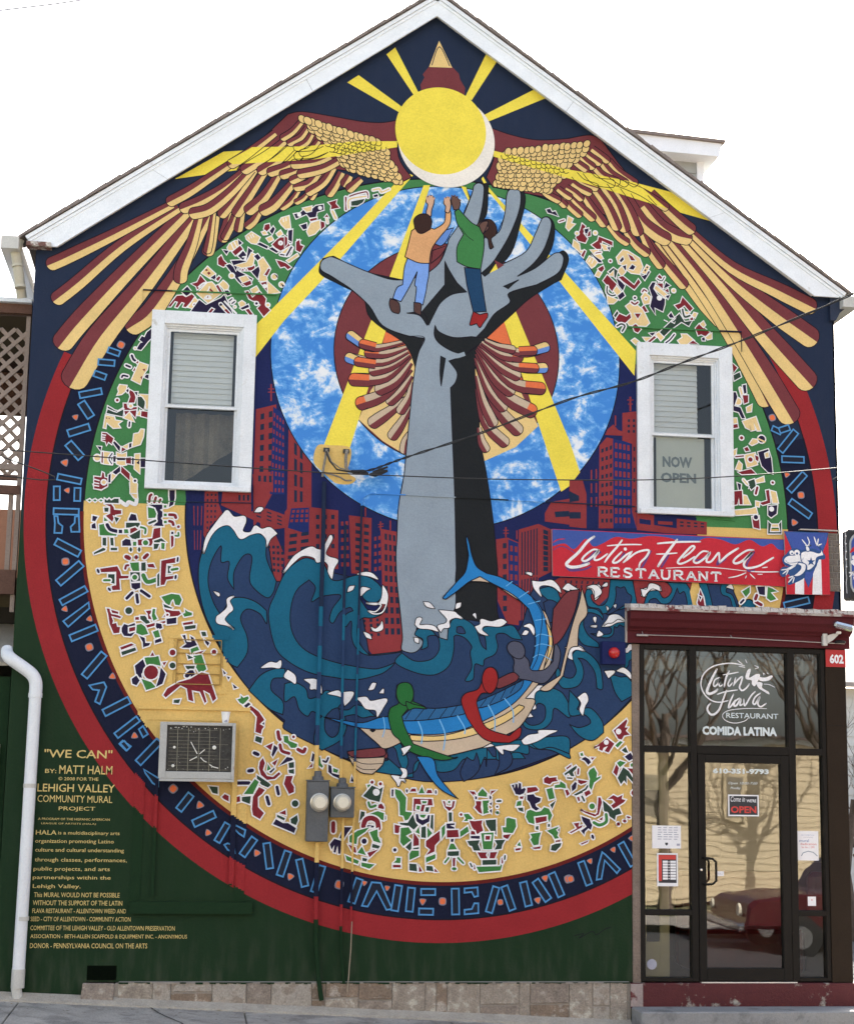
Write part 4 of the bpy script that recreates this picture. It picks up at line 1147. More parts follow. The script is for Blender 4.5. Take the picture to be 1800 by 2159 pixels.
o tan 18|-925,4664
p tan|-688,4736 -655,4698 -622,4659 -622,4576 -680,4574
o nvy 12|-643,4690
p mrn|5089,6114 5139,6070 5099,6014
p dkg|5099,5990 5162,6025 5177,5979 5106,5936
p nvy|5191,5894 5223,5903 5229,5818 5206,5809
s tan 17|5167,5862 5190,5777
p mrn|5190,5793 5245,5796 5244,5726 5204,5708
o tan 32|5142,5728
p nvy|5096,5819 5120,5820 5135,5775 5102,5680 5164,5668 5210,5562 5178,5560 5148,5620 5093,5633
p tan|5227,5671 5283,5704 5274,5634 5234,5625
p tan|5186,5530 5320,5582 5365,5446 5333,5444 5295,5527 5310,5451 5270,5441 5256,5518 5263,5448 5216,5469
p mrn|5091,5494 5131,5504 5138,5466 5091,5456
p tan|5092,5556 5124,5558 5131,5512 5092,5502
o mrn 17|5172,5364
p tan|5253,5310 5285,5357 5347,5352 5331,5321 5276,5295
o nvy 35|5376,5361
F tan|5332,5375 5418,5340 5409,5324 5332,5359
p mrn|5197,5261 5229,5278 5251,5240 5212,5231
p tan|5196,5192 5306,5220 5327,5106 5225,5071
o mrn 22|5258,5152
p mrn|5305,5197 5344,5183 5336,5137 5312,5151
p nvy|5337,5229 5392,5247 5440,5264 5469,5173 5482,5021 5435,5034 5374,5092 5352,5168
p tan|5407,5217 5439,5233 5446,5188 5415,5179
p tan|5088,5233 5119,5250 5110,5188 5087,5172
s mrn 13|5110,5173 5188,5184
p tan|5108,5050 5141,5128 5171,5099 5163,5037
p mrn|5131,5021 5264,5057 5310,5013 5170,5000
p tan|5309,4952 5388,4986 5395,4940 5316,4922
p dkg|5231,4934 5294,4959 5308,4891 5261,4851 5238,4888
l wht 2|5246,4888 5230,4857
s mrn 23|5323,4876 5307,4815
s tan 14|5184,4947 5223,4903
o mrn 13|5480,4932
p nvy|5122,4914 5160,4900 5152,4839 5136,4838
p mrn|5089,4829 5167,4839 5173,4703 5142,4702 5135,4777 5119,4701 5087,4692
p tan|5182,4794 5213,4788 5251,4706 5181,4703
p mrn|5409,4850 5440,4858 5453,4730 5375,4704 5344,4725 5423,4751
p tan|5456,4851 5510,4838 5531,4733 5477,4730
p nvy|5429,4698 5523,4710 5514,4626 5458,4585 5428,4607
o wht 13|5463,4669
p tan|5306,4739 5344,4733 5336,4687 5305,4693
p tan|5087,4639 5258,4661 5304,4678 5319,4618 5101,4594
p mrn|5264,4585 5334,4596 5340,4467 5278,4480
o nvy 22|5303,4582
p tan|5457,4517 5551,4521 5542,4498 5457,4494
p dkg|5427,4546 5457,4517 5440,4441 5549,4445 5535,4520 5559,4551 5557,4430 5424,4425
%painted_glyphs_yellow maroon, green and navy painted folk glyphs on the golden arc
p gng|-1063,4492 -1046,4502 -1032,4491 -1045,4479
p gng|-1014,4494 -996,4504 -982,4493 -995,4481
p gng|-959,4496 -942,4506 -928,4495 -941,4483
s wht 9|-769,4495 -713,4460 -691,4489 -631,4472 -620,4524
p mrn|-1016,4639 -922,4653 -902,4625 -946,4595 -1001,4607
p tan|-686,4663 -631,4665 -616,4524 -643,4533 -672,4569
p dkg|-910,4512 -887,4495 -870,4514 -851,4496 -824,4516 -784,4518 -782,4476 -909,4475
p mrn|-908,4461 -849,4463 -825,4436 -820,4413 -756,4411 -754,4378 -808,4367 -832,4301 -894,4354 -854,4375 -857,4440
p dkg|-911,4428 -870,4430 -873,4392 -905,4391
p dkg|-816,4348 -771,4336 -796,4293
p gng|-907,4340 -869,4309 -905,4303
p gng|-948,4268 -904,4279 -874,4225 -836,4198 -786,4191 -790,4172 -939,4171
s nvy 32|-876,4271 -847,4230 -787,4214
p nvy|-770,4229 -738,4230 -737,4197 -769,4196
p gng|-722,4235 -689,4236 -678,4200 -719,4198
p nvy|-1011,4350 -965,4342 -986,4299 -1013,4303
p nvy|-1016,4266 -985,4286 -974,4230 -1014,4233
p dkg|-911,4149 -879,4150 -876,4076 -908,4079
p dkg|-843,4151 -816,4152 -808,4079 -835,4082
p dkg|-985,4007 -902,4057 -879,4048 -883,4034 -980,3994
p dkg|-834,4059 -776,4061 -775,4038 -833,4036
p nvy|-684,4335 -664,4382 -622,4374 -606,4319 -683,4316
p dkg|-707,4296 -583,4301 -581,4255 -622,4262 -667,4251 -705,4250
p mrn|-666,4242 -622,4258 -598,4235 -609,4179 -640,4168 -665,4205
p dkg|-672,4176 -575,4236 -576,4143 -644,4150
p nvy|-733,4123 -703,4147 -662,4140 -650,4084 -731,4081
p gng|-635,4122 -606,4123 -605,4086 -634,4085
s dkg 19|-654,4061 -652,4038
s dkg 19|-577,4064 -576,4041
s gng 19|-572,4260 -530,4247 -530,4205
p mrn|-594,4142 -463,4161 -453,4250 -394,4262 -390,4168 -444,4148 -469,4091 -587,4091
o gng 24|-522,4117
p nvy|-513,4472 -385,4478 -384,4440 -406,4430 -382,4412 -380,4365 -393,4351 -369,4319 -367,4277 -459,4278 -424,4317 -428,4410 -467,4455
p gng|-516,4449 -457,4437 -436,4391 -444,4353 -507,4346
s dkg 21|-496,4300 -443,4325
s mrn 24|-505,4501 -503,4548 -490,4567
s mrn 24|-459,4498 -447,4541
s mrn 21|-414,4500 -405,4524
p nvy|-327,4616 -277,4618 -274,4548 -285,4482 -325,4456 -318,4508 -325,4565
s mrn 28|-317,4386 -271,4384 -257,4361
s mrn 26|-315,4326 -287,4317 -277,4294
p gng|-371,4473 -348,4474 -347,4451 -370,4450
p gng|-368,4394 -341,4395 -340,4371 -367,4370
p gng|-365,4328 -338,4329 -337,4306 -364,4305
o mrn 13|-230,4277
p mrn|-295,4191 -268,4192 -269,4098 -288,4079
s gng 17|-254,4192 -227,4193 -228,4221
p nvy|-294,4228 -274,4229 -273,4206 -293,4205
p dkg|-448,4138 -381,4164 -334,4129 -443,4120
p gng|-379,4122 -347,4119 -349,4063 -377,4066
p dkg|-447,4110 -397,4112 -413,4065 -445,4059
s mrn 36|-691,3981 -663,3968
s mrn 24|-600,3989 -600,3970
s mrn 32|-501,4006 -527,3977
p gng|-656,3926 -575,3934 -567,3846 -621,3844 -641,3881
p dkg|-552,3930 -512,3936 -508,3858 -549,3856
p mrn|-498,3918 -443,3925 -424,3888 -487,3891
s mrn 21|-694,3870 -687,3898 -669,3903
p dkg|-648,3839 -562,3842 -554,3764 -635,3752
o gng 23|-605,3794
p nvy|-634,3738 -553,3745 -551,3699 -595,3679 -628,3697
s nvy 28|-621,3651 -668,3599
s nvy 28|-580,3634 -568,3565
s nvy 28|-541,3672 -466,3623
s gng 38|-529,3815 -490,3756 -410,3778
p mrn|-919,3862 -768,3890 -738,3840 -728,3804 -660,3806 -663,3783 -744,3776 -731,3675 -802,3668 -808,3704 -769,3719 -774,3839 -909,3830
s nvy 19|-941,3852 -931,3829
p dkg|-845,3814 -787,3816 -783,3728 -814,3736 -807,3773 -844,3781
s gng 21|-878,3757 -829,3759
s nvy 17|-835,3685 -820,3667
p mrn|-372,3955 -241,3988 -244,3941 -325,3929 -329,3808 -257,3820 -256,3792 -319,3781 -335,3734 -371,3728
s nvy 17|-223,3988 -226,3956
s nvy 17|-234,3821 -238,3797
p dkg|-311,3911 -279,3907 -292,3884 -276,3847 -308,3841
s gng 23|-273,3875 -223,3886
p dkg|-403,3824 -385,3843 -380,3723 -398,3718
p gng|-358,3622 -268,3653 -195,3646 -171,3601 -191,3549 -228,3553 -248,3607 -266,3588 -282,3542 -319,3568
p dkg|-337,3559 -254,3524 -262,3515 -326,3527
p mrn|-326,3513 -253,3497 -189,3499 -174,3472 -205,3448 -332,3439 -306,3477
p nvy|-304,3422 -214,3438 -212,3383 -297,3371
o mrn 11|-296,3459
p gng|-156,3472 -134,3482 -140,3514 -116,3496 -75,3484 -74,3461 -142,3445
p mrn|-153,3389 -63,3406 -62,3383 -148,3367
p dkg|-138,3358 -34,3375 -38,3342 -132,3326
o dkg 32|-645,3486
p mrn|-844,3501 -817,3498 -811,3470 -710,3428 -718,3414 -800,3434 -780,3389 -788,3361 -752,3371 -742,3335 -715,3336 -721,3281 -770,3275 -810,3361 -828,3451
p mrn|-803,3489 -739,3472 -738,3454 -792,3462
p nvy|-701,3327 -680,3364 -644,3352 -586,3376 -580,3349 -634,3329 -631,3275 -578,3294 -612,3252 -675,3255 -699,3291
p mrn|-634,3329 -312,3403 -311,3385 -507,3324 -632,3293
p gng|-567,3359 -527,3369 -490,3343 -460,3280 -514,3264 -569,3285
p mrn|-584,3427 -548,3433 -547,3405 -583,3404
p dkg|-540,3442 -495,3443 -447,3381 -482,3370 -538,3414
p mrn|-492,3489 -443,3495 -442,3472 -459,3454 -430,3409 -466,3417 -473,3462
p gng|-430,3510 -407,3510 -410,3464 -385,3419 -420,3400 -436,3445
p nvy|-393,3382 -347,3374 -336,3338 -372,3319 -396,3345
p gng|-421,3299 -372,3319 -351,3255 -396,3245
p nvy|-399,3222 -346,3246 -336,3215 -393,3195
p nvy|-540,3259 -490,3242 -484,3197 -439,3198 -447,3175 -500,3155 -507,3205
p mrn|-706,3149 -609,3189 -582,3176 -696,3127
p dkg|-695,3109 -572,3153 -561,3126 -685,3077
p nvy|-153,3275 -126,3280 -114,3216 -69,3218 -80,3272 -52,3255 -13,3182 -85,3162 -139,3161 -157,3165 -113,3198
p gng|-75,3153 -13,3178 6,3146 -47,3127 -64,3099
p mrn|-29,3118 52,3143 17,3110 0,3082 -28,3091
o mrn 21|139,3132
o mrn 21|-232,3117
p dkg|14,3312 55,3313 65,3276 29,3271
p nvy|43,3248 95,3213 82,3185 58,3212
p gng|-484,3062 -360,3080 -335,2992 -408,3005 -465,2974
p nvy|-568,2986 -498,3047 -465,2974 -506,2914 -488,2826 -549,2898
p gng|-504,2870 -416,2843 -370,2800 -456,2769
o mrn 64|-420,2931
p nvy|-334,2977 -288,2920 -313,2831 -370,2800 -345,2889
p nvy|-591,2868 -549,2898 -518,2855 -545,2810 -582,2824
p mrn|-433,3078 -416,3116 -397,3082
p mrn|-321,3022 -285,3030 -306,2993
p gng|-46,3089 27,3105 60,3017 76,2973 19,2928 -28,3000
p dkg|-105,3102 -45,3074 -89,3058
p dkg|-116,2998 -28,3000 -40,2956 -100,2969
s nvy 40|-97,2910 -55,2940 -22,2867 49,2914
p mrn|-268,2788 -168,2849 -67,2881 33,2943 93,2929 125,2842 175,2710 146,2680 114,2753 54,2781 88,2679 74,2664 26,2766 -48,2778 -29,2676 -74,2690 -93,2792 -152,2820 -279,2707 -302,2728
p nvy|224,2970 254,2941 237,2926
p nvy|263,2912 292,2905 279,2882
p nvy|317,2846 362,2811 333,2802
p dkg|-205,2687 -147,2695 -160,2658 -207,2660
o mrn 27|-235,3116
o dkg 27|-230,2998
p gng|366,2706 397,2716 396,2743 420,2721 460,2736 470,2718 444,2685 417,2662 390,2675
p nvy|427,2648 467,2681 490,2663 455,2626
p mrn|464,2627 490,2650 565,2597 618,2525 587,2498 615,2462 598,2439 590,2398 539,2415 548,2551 511,2596
p nvy|596,2489 618,2507 615,2480
p dkg|545,2379 605,2362 593,2312 538,2334
p mrn|635,2286 702,2319 686,2251
p nvy|711,2301 749,2275 706,2192 692,2210
p gng|795,2384 836,2385 847,2340 921,2314 922,2278 867,2277 839,2312 802,2330
s mrn 32|744,2419 755,2365 764,2352
s mrn 32|931,2264 978,2243 995,2270
s mrn 28|766,2302 786,2248 850,2227
o mrn 13|887,2377
p nvy|763,2112 833,2195 879,2187 889,2169 817,2140
p mrn|698,2138 752,2175 727,2112
p dkg|848,2141 898,2151 900,2097 854,2096
p dkg|850,2078 900,2088 902,2043 856,2051
p mrn|589,2145 615,2182 635,2137 619,2074 657,2021 712,2013 765,2058 779,2041 730,1995 658,1985 602,2029 582,2091
p gng|662,2129 691,2084 655,2065
p nvy|674,2057 718,2094 727,2085 692,2048
s nvy 32|537,2225 569,2212
s nvy 32|492,2063 524,2068
s nvy 32|392,1953 496,1955
p dkg|566,2028 677,1958 696,1940 669,1918 614,1939 568,1983
p gng|549,1992 586,1966 536,1857 454,1856
p mrn|588,1921 643,1895 617,1859 582,1831 585,1742 641,1689 606,1635 542,1670 531,1723 537,1831
p mrn|361,1819 419,1838 425,1789 363,1774
p dkg|437,1829 518,1839 512,1768 439,1793
p mrn|829,2023 893,2025 876,1970 905,1926 906,1881 862,1862 813,1951
s nvy 28|751,1923 766,1861
s nvy 30|663,1832 683,1770
o dkg 30|919,1778
p mrn|834,1719 840,1674 776,1691
p dkg|758,1678 832,1647 824,1625 759,1655
p dkg|882,1639 940,1676 950,1631 933,1586 888,1603
p nvy|725,1592 751,1637 815,1602 860,1603 934,1559 917,1515 835,1549
p mrn|258,1826 284,1853 320,1836 322,1787 276,1809
p dkg|137,1922 218,1915 221,1852 175,1861
p nvy|1065,2235 1088,2218 1072,2154 1053,2163
p mrn|1028,2099 1068,2145 1064,2109
p gng|1093,2200 1135,2200 1141,2146 1164,2119 1156,2101 1090,2145
s nvy 17|1163,2165 1191,2156 1208,2193
p nvy|1210,2134 1238,2121 1248,2058 1322,2041 1323,2005 1258,2031 1212,2066
p gng|1256,2103 1303,2086 1294,2058 1257,2067
p nvy|1428,2034 1452,1980 1420,1984
p gng|1599,1958 1632,1943 1600,1911
p dkg|1624,1927 1704,1936 1683,1803 1602,1825
p mrn|1672,1756 1691,1795 1723,1780 1724,1741 1676,1748
p gng|1645,1717 1692,1725 1702,1648 1606,1662
p dkg|1721,1687 1749,1679 1750,1648 1726,1640
p dkg|1604,1755 1643,1771 1636,1748 1604,1740
p mrn|1606,1654 1654,1655 1679,1616 1672,1562 1640,1561 1639,1616 1607,1623
p gng|1609,1553 1664,1538 1673,1492 1706,1469 1707,1430 1643,1437
p dkg|1635,1414 1699,1407 1692,1384 1628,1391
p mrn|1613,1368 1660,1384 1676,1368 1614,1329
p gng|1828,1923 1880,1908 1933,1846 1928,1721 1988,1714 1981,1659 1925,1639 1909,1682 1876,1689 1870,1806 1841,1845 1829,1883
p nvy|1796,1918 1816,1919 1813,1856 1797,1856
p mrn|1964,1901 1984,1929 2016,1930 2025,1902
p gng|2076,1950 2101,1888 2045,1887
p mrn|2117,1888 2129,1920 2161,1920 2174,1889
s nvy 11|1938,1917 1938,1897
s nvy 11|2205,1913 2206,1889
p mrn|2002,1839 2170,1838 2179,1779 2107,1778 2092,1723 2000,1726
p gng|2031,1777 2063,1774 2056,1738 2027,1742
p gng|2078,1817 2122,1817 2119,1798 2083,1797
p dkg|2115,1763 2148,1763 2140,1720 2108,1723
p nvy|2024,1699 2044,1699 2053,1660 2085,1645 2125,1661 2137,1692 2153,1693 2154,1638 2086,1598 2025,1636
p gng|2060,1695 2121,1696 2101,1665 2069,1672
p dkg|2165,1693 2185,1693 2187,1553 2159,1583
p dkg|1874,1619 1950,1620 1996,1698 2022,1628 2046,1598 2007,1558 1966,1589 1886,1603
p mrn|1830,1603 1870,1595 1903,1580 1864,1525 1832,1529
p gng|1887,1572 1958,1581 1991,1535 1936,1503 1985,1465 1914,1410 1885,1448
p dkg|2078,1582 2118,1591 2120,1486 2076,1489
p gng|2130,1583 2179,1529 2136,1486
p gng|2054,1590 2063,1520 2023,1535
p mrn|2007,1535 2056,1473 2057,1419 2005,1411
p dkg|2006,1395 2058,1403 2058,1388 2002,1376
p dkg|1934,1402 1989,1457 1987,1356
p gng|1971,1340 1990,1372 2058,1372 2059,1326 1972,1286
p mrn|2121,1458 2247,1553 2249,1468 2205,1421 2202,1366 2123,1330 2162,1381 2121,1412
p gng|2123,1311 2211,1343 2211,1304 2124,1265
p gng|2263,1577 2295,1609 2296,1531 2269,1476
p dkg|1972,1255 2036,1252 2045,1187 1974,1194
p mrn|2060,1241 2093,1187 2061,1183
p dkg|2128,1238 2184,1234 2197,1188 2129,1195
p mrn|2205,1215 2237,1184 2205,1184
p gng|1852,1308 1892,1305 1889,1258 1825,1262 1853,1285
p mrn|1822,1242 1893,1243 1894,1220 1822,1219
o nvy 16|1837,1376
p mrn|2271,1820 2291,1820 2300,1773 2353,1766 2364,1821 2384,1821 2373,1766 2333,1730 2292,1765
o gng 11|2330,1813
p dkg|2325,1719 2357,1719 2359,1641 2330,1636
p nvy|2307,1617 2383,1621 2383,1606 2343,1601 2380,1586 2384,1567 2311,1574
p mrn|2312,1558 2416,1563 2425,1497 2313,1492
p nvy|2349,1481 2377,1481 2373,1454 2352,1453
p gng|2349,1438 2378,1438 2410,1388 2326,1383
p dkg|2322,1367 2427,1372 2427,1330 2323,1325
p mrn|2371,1310 2395,1310 2392,1236 2372,1236
s gng 18|2331,1309 2300,1270
s gng 18|2420,1310 2468,1264
s gng 21|2373,1213 2397,1213
p gng|2463,1705 2511,1709 2552,1667 2504,1643 2467,1642 2487,1666
o mrn 13|2442,1701
p gng|2436,1548 2504,1596 2517,1549 2437,1497
p mrn|2520,1647 2568,1643 2641,1652 2633,1613 2650,1558 2594,1526 2545,1588
p dkg|2669,1653 2767,1662 2772,1521 2723,1551 2682,1606
p mrn|2578,1824 2631,1825 2624,1770 2641,1707 2608,1722 2567,1765 2583,1793
p gng|2639,1829 2704,1834 2688,1779 2705,1724 2649,1707 2648,1762
p gng|2638,1939 2683,1897 2679,1865 2598,1872 2598,1895
p mrn|2516,1914 2565,1911 2582,1879 2566,1863
p mrn|2712,1873 2719,1921 2768,1926 2728,1897
p nvy|2570,1871 2590,1864 2586,1840 2570,1844
p nvy|2704,1881 2724,1866 2720,1842 2704,1846
p nvy|2704,1802 2729,1819 2725,1787
p nvy|2705,1740 2729,1756 2726,1716
s dkg 18|2777,1827 2810,1829
o nvy 10|2778,1776
s gng 16|2782,1729 2778,1717
p gng|2864,1671 2884,1679 2950,1664 2958,1601 2926,1538 2837,1545 2828,1592 2861,1592
p mrn|2837,1521 2910,1530 2878,1483 2837,1502
p nvy|2534,1510 2618,1511 2619,1484 2534,1487
p mrn|2537,1557 2570,1550 2578,1522 2534,1522
p dkg|2502,1463 2619,1472 2603,1433 2628,1378 2564,1378 2547,1417 2523,1424
p dkg|2756,1474 2858,1479 2830,1435 2822,1396 2757,1388 2781,1435
p gng|2630,1535 2748,1544 2733,1391 2652,1390
p mrn|2671,1512 2716,1512 2712,1477 2671,1476
p mrn|2596,1363 2689,1363 2677,1340 2693,1309 2629,1308
p mrn|2717,1364 2782,1368 2758,1310 2710,1309
p dkg|2645,1293 2774,1298 2775,1255 2646,1250
p gng|2589,1234 2815,1240 2815,1279 2831,1271 2816,1201 2614,1184
s mrn 15|2565,1246 2574,1215
s mrn 15|2831,1310 2831,1271
s dkg 15|2533,1261 2549,1234
s dkg 15|2855,1334 2851,1303
p nvy|2911,1975 2934,1982 2938,1938 2949,1986 2965,1987 2973,1939 2980,1998 2999,1991 3003,1939 3034,1954 3045,1940 3027,1902 2988,1887 2950,1894
p mrn|3057,1955 3141,1963 3161,1941 3157,1927 3057,1903
p nvy|3057,1888 3119,1896 3134,1874 3188,1860 3180,1830 3135,1807 3142,1785 3173,1764 3143,1745 3104,1770 3081,1822 3058,1843
p gng|3058,1740 3089,1755 3143,1734 3189,1742 3219,1779 3265,1765 3296,1706 3266,1639 3250,1691 3128,1696 3128,1623 3074,1637 3047,1688
p mrn|3135,1682 3243,1698 3243,1654 3143,1630
p mrn|2988,1872 3027,1876 3019,1850 2989,1853
p gng|2966,1827 3004,1835 3004,1791 2955,1783
p dkg|2970,1768 3020,1773 3024,1732 2982,1746
p mrn|3214,2039 3249,2062 3264,2047 3333,2056 3334,2034 3349,2019 3295,2011 3272,1988 3218,2002
p gng|3372,2019 3419,1990 3426,1953 3372,1960 3318,1955 3318,1981 3365,1989
p gng|3238,1943 3295,1958 3319,1862 3265,1847
p dkg|3273,1802 3327,1840 3296,1765
p mrn|3415,1938 3442,1942 3461,1902 3434,1883
p dkg|3140,1601 3166,1608 3167,1571 3140,1575
p dkg|3254,1624 3274,1628 3274,1602 3255,1598
p gng|3090,1534 3190,1550 3175,1505 3167,1439 3122,1431 3091,1482 3106,1504
p gng|3243,1565 3351,1603 3358,1559 3343,1522 3359,1500 3320,1492 3297,1529
p nvy|3366,1589 3358,1559 3347,1574
p mrn|3106,1409 3190,1424 3183,1402 3129,1398
p dkg|3290,1433 3328,1448 3382,1456 3374,1426 3328,1382 3282,1389
p mrn|3328,1477 3374,1485 3370,1467 3328,1463
p gng|2965,1429 2992,1466 3003,1422
p mrn|2950,1400 3003,1408 2996,1386 2954,1381
p dkg|3407,2087 3519,2164 3534,2149 3488,2103 3504,2066 3473,2066 3449,2095 3418,2072
p mrn|3426,2140 3472,2174 3476,2159 3434,2129
s mrn 17|3542,2134 3538,2089
s dkg 14|3438,2050 3480,2047
p nvy|3569,2225 3604,2248 3643,2226 3663,2197 3635,2174 3604,2210
p gng|3558,2277 3581,2285 3589,2255 3565,2255
p mrn|3659,2242 3698,2242 3674,2219
p gng|3651,2129 3690,2152 3721,2100 3713,2055 3752,2071 3752,2056 3690,2010 3667,1942 3643,1972 3651,2046 3635,2099
p mrn|3535,2037 3573,2030 3628,2024 3612,2008 3566,1993 3542,2007
p nvy|3477,1976 3511,2014 3527,2007 3519,1955 3481,1924
p dkg|3496,1895 3604,1956 3632,1994 3635,1971 3604,1926 3519,1888
p mrn|3527,1873 3550,1881 3558,1843 3543,1836
p mrn|3597,1919 3643,1942 3663,1912 3612,1881
s dkg 18|3577,1881 3597,1844
p mrn|3562,1762 3705,1719 3721,1734 3732,1876 3752,1876 3767,1832 3736,1720 3698,1700 3605,1733
o gng 27|3672,1793
p dkg|3775,1847 3806,1825 3876,1766 3930,1782 3954,1730 3899,1714 3891,1670 3845,1699 3783,1757
p mrn|3822,1862 3876,1900 3915,1879 3962,1902 3954,1864 3993,1857 3977,1835 3876,1774 3853,1803 3892,1833 3868,1863
s mrn 17|3973,1663 3992,1663
s mrn 14|4008,1701 4031,1694
s mrn 20|3918,1640 3926,1629
s gng 29|3690,1645 3744,1623 3806,1654 3806,1720
p mrn|3736,1675 3775,1698 3767,1664
p nvy|3570,1702 3651,1674 3659,1644 3674,1622 3659,1577 3636,1592 3605,1562 3597,1532 3566,1569 3620,1607 3582,1658
s nvy 20|3674,1526 3682,1504
p mrn|3563,1451 3636,1481 3628,1466 3574,1443
p mrn|3458,1553 3505,1576 3528,1591 3497,1635 3551,1643 3543,1606 3582,1621 3574,1599 3474,1546
p mrn|3690,2332 3815,2425 3885,2374 3830,2290 3791,2304 3822,2350 3783,2334 3768,2304 3737,2318 3744,2348
p mrn|3878,2495 4003,2604 4011,2588 3987,2527 4019,2528 3995,2497 4034,2460 3979,2451 3956,2413 3924,2420
o wht 14|3926,2488
o wht 11|3808,2385
p gng|3893,2359 3940,2401 3967,2391 3916,2337
p dkg|3955,2315 3995,2346 4018,2293 3987,2293
p nvy|3983,2255 4041,2294 4073,2242 4026,2218
p gng|3904,2193 3939,2217 3994,2202 3939,2156
p mrn|3873,2110 3904,2186 3928,2149 3908,2073
p dkg|3916,2058 3971,2157 4025,2120 4080,2031 4064,2016 4002,2082 4001,2007 3978,2037 3947,1999
p gng|4041,2188 4088,2212 4088,2159 4041,2166
p mrn|4010,2150 4072,2144 4103,2114 4064,2091
p gng|4081,2302 4136,2364 4136,2288 4088,2272
p mrn|4104,2242 4139,2258 4139,2137 4111,2159
o mrn 27|4073,1922
p dkg|4102,1866 4137,1867 4137,1815 4110,1829
p mrn|4734,3855 4762,3782 4779,3682 4723,3681 4704,3726
p nvy|4715,3799 4743,3782 4733,3754
p gng|5150,3850 5226,3898 5225,3843 5187,3796
p nvy|5298,3901 5379,3908 5377,3821 5320,3828
p gng|5407,3904 5454,3888 5502,3862 5435,3850 5491,3787 5433,3767 5396,3794
s mrn 32|5286,3753 5337,3727
s mrn 30|5296,3818 5281,3781
s nvy 20|5134,3739 5163,3768
p gng|1568,1955 1614,1964 1583,1910
p dkg|1534,1855 1614,1951 1684,1920 1716,1939 1687,1803 1594,1824
o wht 19|1655,1891
o mrn 15|1614,1981
o mrn 15|1691,1967
s gng 23|1586,1797 1605,1757 1651,1771
p mrn|1674,1749 1678,1780 1705,1790 1729,1758 1727,1739
p dkg|1507,1629 1518,1719 1555,1711 1550,1670
p gng|1570,1684 1670,1722 1730,1704 1727,1639 1644,1663 1570,1657
s mrn 45|1544,1585 1563,1641 1616,1658 1668,1632 1681,1569
s nvy 19|1586,1586 1632,1582
p gng|1418,1494 1490,1544 1600,1577 1564,1536 1492,1486 1484,1423 1420,1440
p mrn|1407,1422 1476,1396 1488,1339 1449,1360
p gng|1495,1348 1535,1402 1573,1326
o nvy 24|1554,1451
p gng|1601,1532 1674,1560 1677,1497 1708,1435 1639,1452
p dkg|1632,1429 1700,1410 1687,1385 1624,1396
p mrn|1585,1348 1687,1381 1606,1307
p nvy|1328,1479 1371,1574 1439,1575 1400,1521 1364,1462
p nvy|1242,1421 1282,1470 1351,1449 1340,1337 1322,1337 1313,1408 1296,1345 1278,1350 1284,1412 1259,1372
s mrn 38|1269,1608 1271,1537
p gng|1384,1326 1511,1275 1501,1246 1400,1279
p gng|1533,1261 1655,1245 1608,1206 1534,1229
p dkg|1541,1305 1586,1295 1577,1270 1542,1276"""
